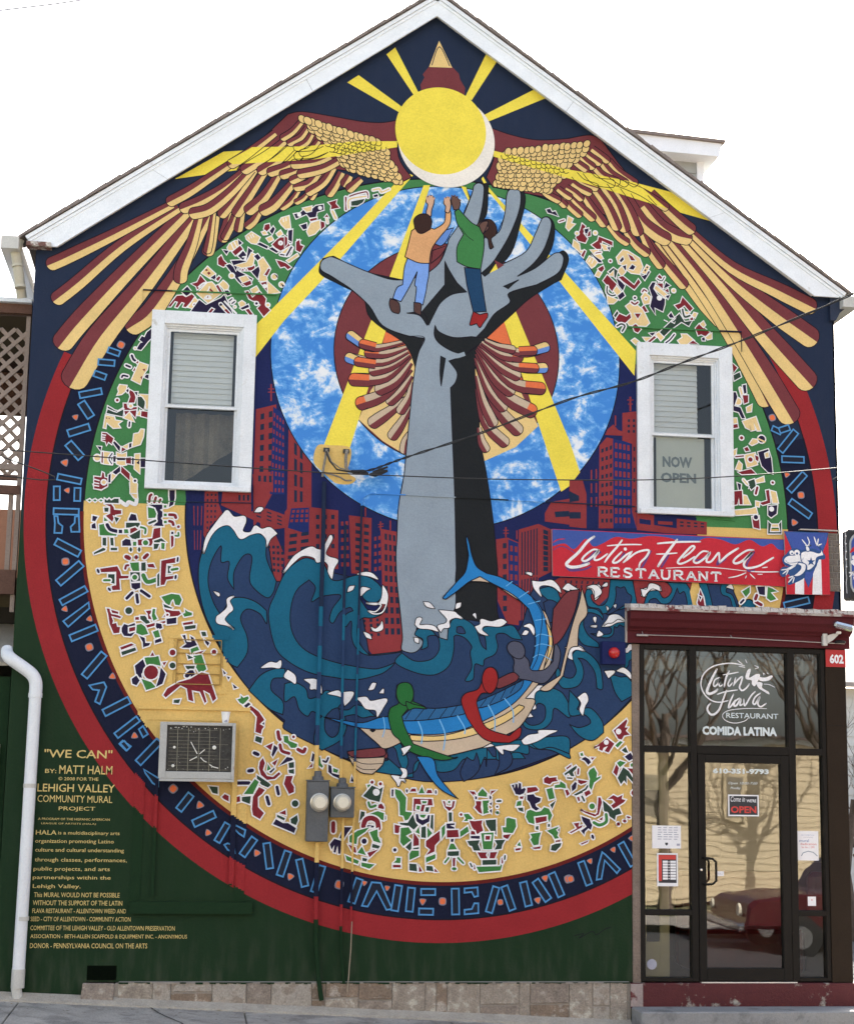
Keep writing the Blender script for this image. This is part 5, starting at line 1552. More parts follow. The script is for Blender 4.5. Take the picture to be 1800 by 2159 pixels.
SIGNS = r"""%SIGN script lettering
f sblue|3291,4389/ 4863,4375/ 5593,4374/ 5591,4272/ 5529,4279 5463,4332 5367,4301 5243,4361 5100,4310 4958,4351 4815,4364 4720,4323/ 4682,4331 4578,4309 4437,4350 4249,4361 4061,4327 3912,4339 3782,4270 3689,4239 3615,4310 3504,4205 3411,4257 3293,4225/
s svio 9|3301,4189 3374,4228 3457,4203 3531,4151
s sred 11|3300,4262 3346,4291 3411,4302
s svio 27|3717,4195 3615,4091 3532,4015 3467,4003 3430,4029
s svio 18|3670,4047 3615,4018 3504,3996
s svio 20|3996,4186 3930,4083
s svio 21|4257,4214 4201,4111 4163,4046
s svio 21|4436,4184 4360,4062
s svio 18|4680,4147 4755,4149 4851,4217
s svio 20|4946,4184 4916,4109 5003,4167
s svio 20|5289,4242 5211,4119 5229,4055 5286,4066
s svio 18|3763,4187 3624,4082 3578,4107
s wht 30|3698,4333 3633,4283 3550,4179 3458,4094 3430,4057 3467,4033 3541,4038 3615,4059 3647,4073
s wht 21|3744,4205 3689,4207 3615,4154 3582,4108 3615,4095 3680,4138 3744,4200 3707,4139 3707,4108 3754,4118 3828,4171
s wht 21|3973,4309 3921,4239 3847,4154 3805,4093
s wht 14|3828,4249 3931,4262 4061,4271 4164,4273
s wht 20|3968,4195 3902,4128 3884,4091 3930,4097 4014,4169 4061,4198
o wht 16|4005,4225
s wht 20|4070,4203 4014,4123 3986,4095
s wht 21|4014,4114 4108,4190 4201,4221 4239,4214 4210,4157 4154,4100 4140,4054
s wht 27|4517,4334 4445,4239 4369,4136 4327,4070
s wht 20|4324,4290 4436,4304 4578,4316 4748,4324
s wht 14|4314,4187 4417,4194 4516,4205
s wht 21|4576,4161 4652,4219 4691,4267 4662,4275 4586,4199 4524,4123 4548,4101 4614,4126 4690,4175
s wht 21|4823,4230 4767,4228 4700,4166 4681,4128 4718,4116 4785,4160 4842,4217 4813,4161 4813,4128 4860,4139 4927,4220 4936,4183 4936,4137
s wht 23|4940,4128 5022,4205 5128,4274
s wht 23|5280,4261 5213,4254 5117,4190 5078,4142 5106,4125 5173,4155 5270,4242 5202,4165 5182,4109 5220,4083 5325,4105 5412,4154 5479,4194
s wht 8|4407,4054 4623,4071 4812,4078 5001,4070 5205,4054
s wht 12|5253,4051 5381,4051 5529,4058
s wht 12|5028,3982 5114,4001 5200,4036
s wht 11|5368,4092 5418,4099
s wht 9|5319,4026 5366,4028
s wht 12|5243,4028 5290,3984
s wht 11|5206,4007 5195,3985
%FROG frog on red, white and blue
f sblue|5599,4454/ 6039,4457/ 6022,4372/ 5828,3918/ 5636,4367/
F wht|5696,4007 5787,4010 5783,3845 5692,3847
F wht|5879,4050 5945,4201 5964,4192 5966,3849 5867,3848
f sblu2|5575,4188 5614,4231 5653,4274 5711,4290 5759,4278 5807,4280 5894,4292 5999,4240/ 5998,4203 5931,4191 5910,4125 5861,4077 5803,4066 5782,4009 5695,3960 5627,3939 5648,4005 5629,4041 5571,4012 5544,4057 5583,4105 5669,4098 5593,4133
f wht|5586,4184 5623,4217 5691,4227 5768,4232 5804,4210 5805,4168 5747,4143 5669,4121 5631,4134 5593,4151
f wht|5759,4245 5807,4271 5875,4271 5932,4256 5961,4267 5953,4304 5915,4340 5934,4350/ 5972,4286 5994,4235/ 5921,4209 5905,4144 5861,4096 5818,4085 5814,4131 5766,4167
f wht|5817,4271 5808,4317 5837,4318 5851,4277
s wht 12|5823,4322 5776,4381
s wht 11|5837,4328 5848,4361 5830,4411
s wht 11|5847,4328 5866,4329 5808,4327
s wht 12|5924,4331 5897,4414
s wht 12|5929,4340 5940,4397
s wht 12|5934,4331 5973,4347
f wht|5737,4156 5804,4140 5803,4084 5764,4037 5715,4016/ 5677,4024/ 5745,4082 5756,4120 5727,4137
s wht 23|5698,4127 5650,4098 5621,4087
s wht 11|5621,4087 5558,4076
s wht 11|5621,4078 5572,4039
s wht 11|5630,4078 5605,4031
s wht 12|5677,4020 5629,4004
s wht 12|5677,4011 5628,3958
s wht 11|5686,4006 5671,3955
s sblu2 4|5603,4175 5632,4148 5699,4155 5767,4176 5782,4204
o wht 23|5667,4249
o wht 30|5720,4251
o sblu2 9|5670,4242
o sblu2 12|5720,4244
F sblu2|5862,4212 5871,4180 5902,4185 5877,4161 5891,4134 5860,4150 5831,4132 5843,4162 5823,4180 5851,4181
%WINDOW lettering on glass
s wht 13|5171,3140 5069,3158 4962,3152 4854,3121 4773,3057 4740,2974 4750,2903 4787,2842 4850,2797 4925,2786 5005,2803
s wht 9|5176,3124 5117,3133
s wht 8|5150,3155 5102,3190
s wht 8|5198,3166 5183,3197
s wht 25|4897,3096 4853,3018 4815,2935 4798,2883 4824,2863 4878,2885 4900,2906
s wht 15|4922,3020 4879,2998 4863,2951 4879,2936 4916,2973 4938,3015 4916,2963 4927,2938 4954,2954
s wht 18|5020,3084 4987,3016 4969,2934
s wht 12|4960,3047 5030,3059 5111,3076
s wht 14|5035,3018 5007,2965 5018,2940 5050,2972
s wht 14|5083,3024 5061,2946
s wht 17|5061,2951 5104,3004 5148,3031 5136,2979 5119,2932 5146,2902 5189,2929 5217,2965
s wht 20|4990,2898 4957,2815 4919,2722 4875,2675 4833,2669 4801,2709 4807,2745 4829,2771
s wht 13|4899,2860 4985,2888 5098,2906
s wht 17|5059,2864 5026,2796 5009,2739 5036,2755 5075,2808
s wht 17|5118,2829 5074,2797 5063,2756 5090,2762 5128,2819 5122,2763 5149,2773
s wht 15|5161,2820 5170,2759 5231,2852 5274,2895
s wht 17|5323,2880 5274,2843 5251,2791 5272,2776 5317,2844 5299,2782 5326,2752 5380,2784
s wht 7|5385,2735 5250,2735 5116,2727 5009,2709 4955,2677 4955,2636 5008,2601 5087,2593 5168,2615 5201,2641
f wht|5203,3099 5235,3105 5218,3027 5283,3060 5326,3056 5298,2988 5270,2946 5243,2966 5239,3002 5190,3011 5180,3037
f wht|5304,3035 5374,3031 5439,3054 5449,3038 5416,3007 5362,2995 5319,3004
f wht|5287,2983 5346,2979 5345,2932 5404,2898 5414,2872 5361,2897 5307,2932
s wht 7|5362,2969 5416,2965 5469,2941
s wht 7|5273,3143 5311,3128 5278,3112
s wht 7|5374,3062 5358,3072 5363,3052
s wht 7|5407,3068 5396,3078"""
# ================================================================== GROUND
bark = mat('bark', (.13,.10,.08), rough=.95, var=.3, scale=12, bump=.6)
asphalt = mat('asphalt', (.055,.055,.058), rough=.9, var=.25, scale=3, bump=.5, bscale=120)
conc = mat('sidewalk_concrete', (.40,.37,.33), rough=.85, var=.42, scale=2.2, bump=.5, bscale=90, col2=(.27,.25,.225), f2=.54, s2=2.6)
step_c = mat('step_concrete', (.26,.26,.255), rough=.85, var=.18, scale=3, bump=.4, bscale=90, col2=(.17,.17,.17), f2=.58, s2=2.5)
grass_m = mat('winter_grass', (.10,.11,.05), rough=1, var=.3, scale=1.5, bump=.4, bscale=40)
def gz(x): return .065 - .045 * (x + 1.6)
def sheet(name, x0, x1, y0, y1, dz, mt, thick=0):
    b = MB(); b.poly([(x0,y0,gz(x0)+dz),(x1,y0,gz(x1)+dz),(x1,y1,gz(x1)+dz),(x0,y1,gz(x0)+dz)], mt)
    if thick: b.poly([(x0,y0,gz(x0)+dz-thick),(x1,y0,gz(x1)+dz-thick),(x1,y0,gz(x1)+dz),(x0,y0,gz(x0)+dz)], mt)
    return tag(b.build(name, fix=False), kind='structure')
g = MB(); g.poly([(-600,-600,-3),(600,-600,-3),(600,600,-3),(-600,600,-3)], grass_m); tag(g.build('ground', fix=False), kind='structure')
sheet('road', -40, 40, -12.6, -3.0, -.16, asphalt)
sheet('side_street', 8.2, 16, -3.0, 60, -.165, asphalt)
b_ = MB(); b_.poly([(-40,-40,-.9+1.8),(8.2,-40,-1.3),(8.2,60,-1.3),(-40,60,.9)], grass_m)
sheet('yard', -40, 8.2, -.02, 60, -.10, grass_m)
sheet('far_yard', 16, 40, -3, 60, -.10, grass_m)
sheet('opposite_yard', -40, 40, -60, -15.4, -.10, grass_m)
sheet('opposite_pavement', -40, 40, -15.4, -12.6, -.005, conc, 0)
pv = MB()                                             # pavement slabs with joints
xs = [-14, -10.5, -7.2, -4.6, -3.1, -1.42, .52, 2.35, 4.1, 6.0, 8.2]
tag(MB().poly([(-14,-3,gz(-14)-.03),(8.2,-3,gz(8.2)-.03),(8.2,0,gz(8.2)-.03),(-14,0,gz(-14)-.03)], step_c).build('pavement', fix=False), kind='structure')
pav = bpy.data.objects['pavement']
for i in range(len(xs)-1):
    for y0, y1 in ((-3.0, -1.52), (-1.505, .0)):
        a, c = xs[i]+.006, xs[i+1]-.006; k = (-.06 if i == 4 or i == 5 else .0)
        o = MB().hexa([(a,y0,gz(a)-.15),(c,y0,gz(c)-.15),(c+k*y1,y1,gz(c)-.15),(a,y1,gz(a)-.15),(a,y0,gz(a)),(c,y0,gz(c)),(c,y1,gz(c)),(a,y1,gz(a))], conc).build('paving_slab', pav, bev=.004)
box('kerb', -14, 8.2, -3.16, -3.005, -.9, -.02, step_c).rotation_euler = (0, math.atan(.045), 0)
tag(bpy.data.objects['kerb'], kind='structure')
crk = mat('crack_dark', (.05,.045,.04), rough=1)
for pts in ([(-.30,-.10),(-.22,-.42),(-.16,-.60),(-.02,-.95),(.04,-1.3)], [(-2.05,-.2),(-1.85,-.7),(-1.9,-1.2)], [(2.9,-.5),(3.1,-.9),(3.0,-1.4)]):
    B = MB()
    for (a, b), (c, d) in zip(pts, pts[1:]): B.poly([(a-.008,b,gz(a)+.004),(a+.008,b,gz(a)+.004),(c+.006,d,gz(c)+.004),(c-.006,d,gz(c)+.004)], crk)
    tag(B.build('pavement_crack', pav, fix=False))
B = MB(); lf = [mat('dead_leaf', (.30,.20,.10), rough=.9), mat('grit', (.22,.20,.17), rough=1), mat('litter_pale', (.6,.58,.52), rough=.9)]
for i in range(420):
    x = random.uniform(-2.4, 6.2); y = -.06-abs(random.gauss(0, .32)); s = random.uniform(.004, .013) if i % 9 else random.uniform(.012, .026); a = random.random()*6
    if x > 4.0 and y > -.45: continue
    m_ = lf[1] if i % 5 else random.choice(lf); z = gz(x)+.006
    B.poly([(x+s*math.cos(a+k*2.1)*(1 if k else 1.5), y+s*math.sin(a+k*2.1), z+(.004 if k == 1 else 0)) for k in range(3)], m_)
tag(B.build('pavement_grit', pav, fix=False), kind='stuff')
# ================================================================== THE HOUSE
house = empty('gable_house', (2.25, 5, 0), 'white trimmed gable house whose whole end wall carries a painted mural above the corner shopfront', 'house')
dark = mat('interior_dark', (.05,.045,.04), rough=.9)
def wall_mat():
    m = mat('wall_base_paint', PC['nav'], rough=.62, var=.07, scale=3.5, bump=.3, bscale=45, spec=.12)
    N = m.node_tree.nodes; L = m.node_tree.links; mx = [n for n in N if n.type == 'MIX'][0]
    tc = N.new('ShaderNodeTexCoord'); sp = N.new('ShaderNodeSeparateXYZ'); L.new(tc.outputs['Object'], sp.inputs[0])
    a = N.new('ShaderNodeMath'); a.operation = 'MULTIPLY_ADD'; a.inputs[1].default_value = .22; L.new(sp.outputs[0], a.inputs[0]); L.new(sp.outputs[2], a.inputs[2])
    r = N.new('ShaderNodeMapRange'); r.inputs['From Min'].default_value = 3.75; r.inputs['From Max'].default_value = 4.35; L.new(a.outputs[0], r.inputs['Value'])
    c = N.new('ShaderNodeMix'); c.data_type = 'RGBA'; c.inputs[6].default_value = (.0105,.031,.012,1); c.inputs[7].default_value = (*PC['nav'], 1)
    L.new(r.outputs[0], c.inputs[0])
    # splash dirt along the foot of the wall and faint rain streaks
    d = N.new('ShaderNodeMapRange'); d.inputs['From Min'].default_value = .75; d.inputs['From Max'].default_value = .20; d.inputs['To Max'].default_value = .15; L.new(sp.outputs[2], d.inputs['Value'])
    dn = N.new('ShaderNodeTexNoise'); dn.inputs['Scale'].default_value = 7; dn.inputs['Detail'].default_value = 8; mpp = N.new('ShaderNodeMapping'); mpp.inputs['Scale'].default_value = (1.6, 1, .35); L.new(tc.outputs['Object'], mpp.inputs['Vector']); L.new(mpp.outputs[0], dn.inputs['Vector'])
    dr = N.new('ShaderNodeMapRange'); dr.inputs['From Min'].default_value = .45; dr.inputs['From Max'].default_value = .72; L.new(dn.outputs['Fac'], dr.inputs['Value'])
    ad = N.new('ShaderNodeMath'); ad.operation = 'ADD'; ad.inputs[1].default_value = .02; L.new(d.outputs[0], ad.inputs[0])
    dm = N.new('ShaderNodeMath'); dm.operation = 'MULTIPLY'; L.new(dr.outputs[0], dm.inputs[0]); L.new(ad.outputs[0], dm.inputs[1])
    cd = N.new('ShaderNodeMix'); cd.data_type = 'RGBA'; cd.inputs[7].default_value = (.16,.15,.12,1); L.new(dm.outputs[0], cd.inputs[0]); L.new(c.outputs[2], cd.inputs[6])
    L.new(cd.outputs[2], mx.inputs[6]); return m
wm_ = wall_mat()
P = MB()
for q in clip_wall([(-3,-1),(8,-1),(8,12),(-3,12)]): P.poly([(a, 0, z) for a, z in q], wm_)
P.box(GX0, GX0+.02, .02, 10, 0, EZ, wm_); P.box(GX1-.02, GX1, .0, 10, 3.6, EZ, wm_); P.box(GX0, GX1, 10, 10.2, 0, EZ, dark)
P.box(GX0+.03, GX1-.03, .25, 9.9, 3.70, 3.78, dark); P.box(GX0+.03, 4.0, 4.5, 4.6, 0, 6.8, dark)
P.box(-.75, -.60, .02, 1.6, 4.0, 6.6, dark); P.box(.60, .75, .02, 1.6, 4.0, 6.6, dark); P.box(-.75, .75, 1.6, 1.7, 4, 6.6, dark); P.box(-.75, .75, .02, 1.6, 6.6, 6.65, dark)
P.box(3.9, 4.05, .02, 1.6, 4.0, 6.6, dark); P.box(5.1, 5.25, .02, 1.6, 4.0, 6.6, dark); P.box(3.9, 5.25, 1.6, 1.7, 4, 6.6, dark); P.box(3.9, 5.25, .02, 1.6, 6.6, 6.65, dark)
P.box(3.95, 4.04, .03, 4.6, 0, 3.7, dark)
P.poly([(GX0,0,-.2),(-.875,0,-.2),(-.875,0,.212),(GX0,0,.212)], wm_)
wall = P.build('wall', house, fix=False)
# mural: disc bands first
mur = Paint(.0004)
def band(P, cx, cz, r0, r1, k, l, a0=0, a1=360, n=144, cond=None):
    for i in range(n):
        t0 = R(a0+(a1-a0)*i/n); t1 = R(a0+(a1-a0)*(i+1)/n)
        q = [(cx+r0*math.cos(t0), cz+r0*math.sin(t0)), (cx+r1*math.cos(t0), cz+r1*math.sin(t0)), (cx+r1*math.cos(t1), cz+r1*math.sin(t1)), (cx+r0*math.cos(t1), cz+r0*math.sin(t1))]
        P.quad(q, k, l)
def ring_obj(name, label, layers):
    P_ = Paint(.0004)
    for a in layers: band(P_, *a)
    o = P_.b.build(name, house, fix=False); tag(o, label); return o
ring_obj('painted_red_ring', 'red painted outer ring', [(2.252,4.432,3.68,3.881,'ring',0,158,392)])
ring_obj('painted_navy_band', 'navy painted band that carries the ring lettering', [(2.26,4.442,3.362,3.683,'nav2',2,150,375)])
ring_obj('painted_line', 'thin dark outline around the navy band', [(2.252,4.44,3.675,3.688,'ink',4,160,380)])
ring_obj('painted_inner_disc', 'dark blue painted ground behind the skyline', [(2.27,4.453,0,2.445,'nb',7,0,360)])
ring_obj('painted_gold_band', 'golden painted arc under the green arc', [(2.268,4.453,2.44,3.365,'yring',5,179.2,360.6)])
ring_obj('painted_line', 'thin dark red line around the golden arc', [(2.262,4.447,3.355,3.388,'rln',8,181,359)])
ring_obj('painted_green_arc', 'green painted arc behind the glyphs', [(2.268,4.453,2.44,3.365,'gring',6,.4,179.4)])
ring_obj('painted_line', 'thin dark line around the green arc', [(2.268,4.453,3.357,3.372,'ink',8,.4,179.4)])
ring_obj('painted_line', 'thin dark line inside the golden arc', [(2.271,4.453,2.436,2.450,'ink',9,179,361)])
Z0 = [1.2,2.0,2.0,1.6, .9, 1.5,1.7,1.9,2.1,9.6,3.1,3.9,3.9, 4.0,12.2,12.2,12.7, 8.5,1.6,8.5]
OUT = ['ink']*20; OUT[0] = OUT[4] = OUT[7] = None
LAB = {}
for i, (n, l, d) in enumerate(groups(MURAL)):
    P_ = Paint(Z0[i]/1000); shapes(P_, d, outl=OUT[i])
    o = P_.b.build(n, wall if 0 else house, fix=False); tag(o, l, kind='stuff' if 'glyphs' in n else None)
    print('LAYER', n, round(Z0[i]+P_.l*STEP*1000, 2), len(P_.b.f))
# painted credit panel
CRED = [("\"WE CAN\"",-1328,-731,2150,2225,.03),("BY:",-1313,-1215,2014,2050,.02),("MATT HALM",-1190,-724,2010,2085,.01),("© 2008 FOR THE",-1194,-843,1952,1982,.01),("LEHIGH VALLEY",-1372,-695,1850,1920,.02),
 ("COMMUNITY MURAL",-1366,-712,1758,1820,0),("PROJECT",-1177,-858,1678,1722,.01),("A PROGRAM OF THE HISPANIC AMERICAN",-1351,-726,1602,1622,0),("LEAGUE OF ARTISTS (HALA)",-1321,-845,1561,1580,0),
 ("HALA",-1364,-1185,1474,1514,.02),("is a multidisciplinary arts",-1170,-634,1468,1508,.01),("organization promoting Latino",-1365,-681,1393,1437,.01),("culture and cultural understanding",-1361,-589,1316,1360,.01),("through classes, performances,",-1361,-559,1231,1275,.01),
 ("public projects, and arts",-1366,-705,1152,1196,.01),("partnerships within the",-1369,-694,1079,1121,.01),("Lehigh Valley.",-1365,-952,1002,1045,.01),
 ("This MURAL WOULD NOT BE POSSIBLE",-1351,-609,934,975,.01),("WITHOUT THE SUPPORT OF THE LATIN",-1357,-582,864,906,.01),("FLAVA RESTAURANT - ALLENTOWN WEED AND",-1357,-546,797,836,.01),("SEED - CITY OF ALLENTOWN - COMMUNITY ACTION",-1368,-503,727,766,.01),
 ("COMMITTEE OF THE LEHIGH VALLEY - OLD ALLENTOWN PRESERVATION",-1366,-113,650,690,.01),("ASSOCIATION - BETH-ALLEN SCAFFOLD & EQUIPMENT INC. - ANONYMOUS",-1362,-3,576,616,.01),("DONOR - PENNSYLVANIA COUNCIL ON THE ARTS",-1362,-348,497,540,.01)]
for s, a, b, c, d, e in CRED: text('painted_text_line', s, a/1000, b/1000, c/1000, d/1000, -.0026, paint('crd'), house, bold=e*.3)
P_ = Paint(.0026); P_.rib(spline([(3.51,.62),(3.60,.64),(3.56,.60),(3.68,.66),(3.72,.63),(3.80,.68),(3.86,.70)], [False]*7, False), .006, 'ink', 0); P_.b.build('painted_signature', house, fix=False)
# colour of the painted wall at a point, for pipes and mouldings painted over with it
def wcol(x, z):
    r = math.hypot(x-2.262, z-4.445)
    if r > 3.88: return 'WALL'
    if r > 3.68: return 'ring'
    if r > 3.365: return 'nav2'
    if 3.7 < z < 5.3 and 1.88 < x < 2.86: return 'gry' if x < 2.36 else 'blk'
    if r > 2.442: return 'yring' if z < 4.40 else 'gring'
    if z < 3.6 - .25*abs(x-1.2): return 'sea' if int(z*4.3+x*3) % 2 else 'tel'
    if math.hypot(x-2.257, z-6.049) < 1.697: return 'SKY'
    return 'nav'
dgreen = mat('paint_dark_green', (.0105,.031,.012), rough=.75, bump=.25, bscale=45, spec=.12)
def pm(x, z):
    k = wcol(x, z); return dgreen if k == 'WALL' else paint(k)
def strip(B, x0, x1, y0, y1, z0, z1, fixed=None):
    st = .014; nx = max(1, round((x1-x0)/st)); nz = max(1, round((z1-z0)/st))
    for i in range(nx):
        for j in range(nz):
            a, b, c, d = x0+(x1-x0)*i/nx, x0+(x1-x0)*(i+1)/nx, z0+(z1-z0)*j/nz, z0+(z1-z0)*(j+1)/nz; m_ = fixed or pm((a+b)/2, (c+d)/2)
            B.poly([(a,y0,c),(b,y0,c),(b,y0,d),(a,y0,d)], m_)
            if i == 0: B.poly([(a,y1,c),(a,y0,c),(a,y0,d),(a,y1,d)], m_)
            if i == nx-1: B.poly([(b,y0,c),(b,y1,c),(b,y1,d),(b,y0,d)], m_)
            if j == 0: B.poly([(a,y1,c),(b,y1,c),(b,y0,c),(a,y0,c)], m_)
            if j == nz-1: B.poly([(a,y0,d),(b,y0,d),(b,y1,d),(a,y1,d)], m_)
def strip_old(B, x0, x1, y0, y1, z0, z1, fixed=None):
    n = max(1, int(max(x1-x0, z1-z0)/.05)); hor = (x1-x0) > (z1-z0)
    for i in range(n):
        a, b = i/n, (i+1)/n
        if hor: c = (x0+(x1-x0)*a, x0+(x1-x0)*b, z0, z1)
        else: c = (x0, x1, z0+(z1-z0)*a, z0+(z1-z0)*b)
        B.box(c[0], c[1], y0, y1, c[2], c[3], fixed or pm((c[0]+c[1])/2, (c[2]+c[3])/2))
def mould(name, *rects, fixed=None):
    for x0, x1, z0, z1, d in rects:
        B = MB(); strip(B, x0, x1, -d, -.0003, z0, z1, fixed); B.build(name, house, fix=False)
# blind lower window casing, shutter, ledges, window heads and the old awning line
mould('painted_casing', (-.523,.487,2.600,2.632,.030), (-.523,.487,2.505,2.600,.008), (-.523,-.43,.906,2.505,.008), (.394,.487,.906,2.505,.008), (-.515,.562,.800,.905,.05), (-.34,-.31,.95,1.98,.030), (.345,.392,1.05,1.99,.030))
mould('painted_shutter_frame', (-.272,.270,3.245,3.285,.016), (-.272,.270,2.752,2.790,.008), (-.272,-.225,2.79,3.245,.008), (.225,.270,2.79,3.245,.008))
mould('painted_shutter_line', (-.195,.205,3.232,3.240,.024), (-.195,.205,3.112,3.118,.022), (-.195,.205,3.015,3.021,.022), (-.195,.205,2.925,2.931,.022), (-.195,.205,2.829,2.837,.024), (-.199,-.192,2.838,3.232,.024), (.200,.207,2.838,3.232,.024), fixed=mat('old_gold', (.33,.20,.05), bump=.1))
ledge = mat('ledge_paint', (.012,.02,.045), bump=.1)
def ledge_line(pts, w=.012, d=.014):
    B = MB()
    for (a, c), (e, f) in zip(pts, pts[1:]):
        n = max(1, int(math.hypot(e-a, f-c)/.025))
        for i in range(n):
            t0, t1 = i/n, (i+1)/n; p, q, r_, s_ = a+(e-a)*t0, c+(f-c)*t0, a+(e-a)*t1, c+(f-c)*t1
            B.hexa([(p,-d,q-w),(r_,-d,s_-w),(r_,0,s_-w),(p,0,q-w),(p,-d,q),(r_,-d,s_),(r_,0,s_),(p,0,q)], pm((p+r_)/2, (q+s_)/2))
    B.build('painted_ledge', house, fix=False)
ledge_line([(-.55,4.51),(.44,4.53)], .008); ledge_line([(1.46,4.60),(1.49,4.64),(1.55,4.67),(2.2,4.665),(3.42,4.655),(4.1,4.645)], .010); ledge_line([(4.1,4.60),(5.10,4.545)], .008)
ledge_line([(-.653,6.525),(.60,6.552)], .010, .022); ledge_line([(-.653,6.525),(-.648,6.39)], .006, .01)
ledge_line([(4.03,6.428),(5.188,6.443)], .012, .025); ledge_line([(5.186,6.443),(5.19,6.284)], .05, .02)
# ------------------------------------------------------------------ roof
white = mat('white_trim', (.84,.87,.90), rough=.5, var=.08, scale=4, bump=.12, spec=.3, col2=(.66,.66,.65), f2=.69, s2=5)
shing = mat('shingle', (.24,.20,.18), rough=.95, var=.35, scale=14, bump=.7, bscale=150)
sof = mat('soffit_white', (.75,.75,.74), rough=.6, var=.05, bump=.05)
OV = -.09
TL, TR, EL, ER = at(2.10, 9.80, OV), at(2.10, 9.52, OV), at(-1.74, 6.965, OV), at(6.27, 6.925, OV)
pk_o, pk_i = at(2.10, 9.745, OV), at(2.10, 9.52, OV)
def rake(side):
    if side < 0: eo, ei = at(-1.76, 6.975, OV), at(-1.47, 6.895, OV)
    else: eo, ei = at(6.285, 6.90, OV), at(5.96, 6.858, OV)
    lo = at(-1.70, 6.895, OV) if side < 0 else at(6.215, 6.856, OV)
    B = MB(); B.prism([(pk_o[0],pk_o[2]), (eo[0],eo[2]), (lo[0],lo[2]), (ei[0],ei[2]), (pk_i[0],pk_i[2])], OV, OV+.025, white)
    B.build('rake_board', house)
    for t_j in (.34, .72):
        jx, jz = pk_i[0]+(ei[0]-pk_i[0])*t_j, pk_i[2]+(ei[2]-pk_i[2])*t_j; ox, oz = pk_o[0]+(eo[0]-pk_o[0])*t_j, pk_o[2]+(eo[2]-pk_o[2])*t_j
        MB().prism([(jx,jz),(ox,oz),(ox+.004,oz),(jx+.004,jz)], OV-.002, OV-.0004, mat('joint_grey', (.30,.31,.32))).build('board_joint', house)
    # crown strip along the top edge
    u = Vector((eo[0]-pk_o[0], 0, eo[2]-pk_o[2])); n = Vector((-u.z, 0, u.x)).normalized(); n = n if n.z > 0 else -n
    a, c = Vector((pk_o[0], OV, pk_o[2])), Vector((eo[0], OV, eo[2]))
    B = MB()
    for w0, w1, d in ((-.035, .0, -.022), (-.065, -.04, -.010)):
        p = [a+n*w0, c+n*w0, c+n*w1, a+n*w1]
        B.hexa([(q.x, q.y+d, q.z) for q in (p[0], p[1])]+[(q.x, q.y, q.z) for q in (p[1], p[0])]+[(q.x, q.y+d, q.z) for q in (p[3], p[2])]+[(q.x, q.y, q.z) for q in (p[2], p[3])], white)
    B.build('rake_moulding', house)
    # soffit and roof deck running back
    B = MB(); d0 = a+n*.0; d1 = c+n*.0
    B.hexa([tuple(a+n*.002), tuple(c+n*.002), (c.x, 10.3, c.z), (a.x, 10.3, a.z), tuple(a+n*.03), tuple(c+n*.03), (c.x+n.x*.03, 10.3, c.z+n.z*.03), (a.x+n.x*.03, 10.3, a.z+n.z*.03)], shing)
    B.build('roof_deck', house)
    B = MB(); q = [Vector((pk_i[0], OV+.026, pk_i[2]+.03)), Vector((ei[0], OV+.026, ei[2]+.02))]
    B.poly([q[0], q[1], (q[1].x, .02, q[1].z), (q[0].x, .02, q[0].z)], sof); B.build('rake_soffit', house, fix=False)
    # shingle ends along the verge, uneven
    nn = int(u.length/.15); me = None
    for i in range(nn):
        t0, t1 = i/nn, (i+1)/nn+.012; p0 = a.lerp(c, t0); p1 = a.lerp(c, t1); w = random.uniform(-.012, .006); h0 = .022+random.uniform(0, .008); h1 = h0+.016
        ov = OV-.035+w
        o = MB().hexa([(p0+n*.012)[:], (p1+n*.012)[:], (p1.x, .25, p1.z+.03), (p0.x, .25, p0.z+.03), (p0+n*(h0+.016))[:], (p1+n*(h1+.008-.016))[:], (p1.x+n.x*.05, .25, p1.z+n.z*.05), (p0.x+n.x*.05, .25, p0.z+n.z*.05)], shing)
        for k in (0, 1, 4, 5): v = o.v[k]; o.v[k] = (v[0], ov, v[2])
        o.build('shingle', house)
rake(-1); rake(1)
wood = mat('weathered_wood', (.17,.085,.07), rough=.85, var=.4, scale=12, bump=.5, bscale=50, col2=(.55,.52,.48), f2=.52, s2=16)
x, _, z = at(-1.74, 6.955, -.12); box('eave_block', x-.01, x+.215, -.13, .0, z-.062, z-.022, wood, house)
# gutters at both eaves
zc = mat('zinc_gutter', (.55,.54,.50), rough=.5, var=.12, bump=.1)
box('gutter', -1.96, -1.80, -.17, 10.3, 6.80, 6.92, zc, house); box('gutter', 6.20, 6.36, -.14, 10.3, 6.72, 6.83, zc, house)
MB().prism([(6.10,6.84),(6.29,6.84),(6.27,6.74),(6.20,6.68),(6.156,6.60),(6.10,6.60)], -.05, .0, mat('navy_return', PC['nav'])).build('cornice_return', house)
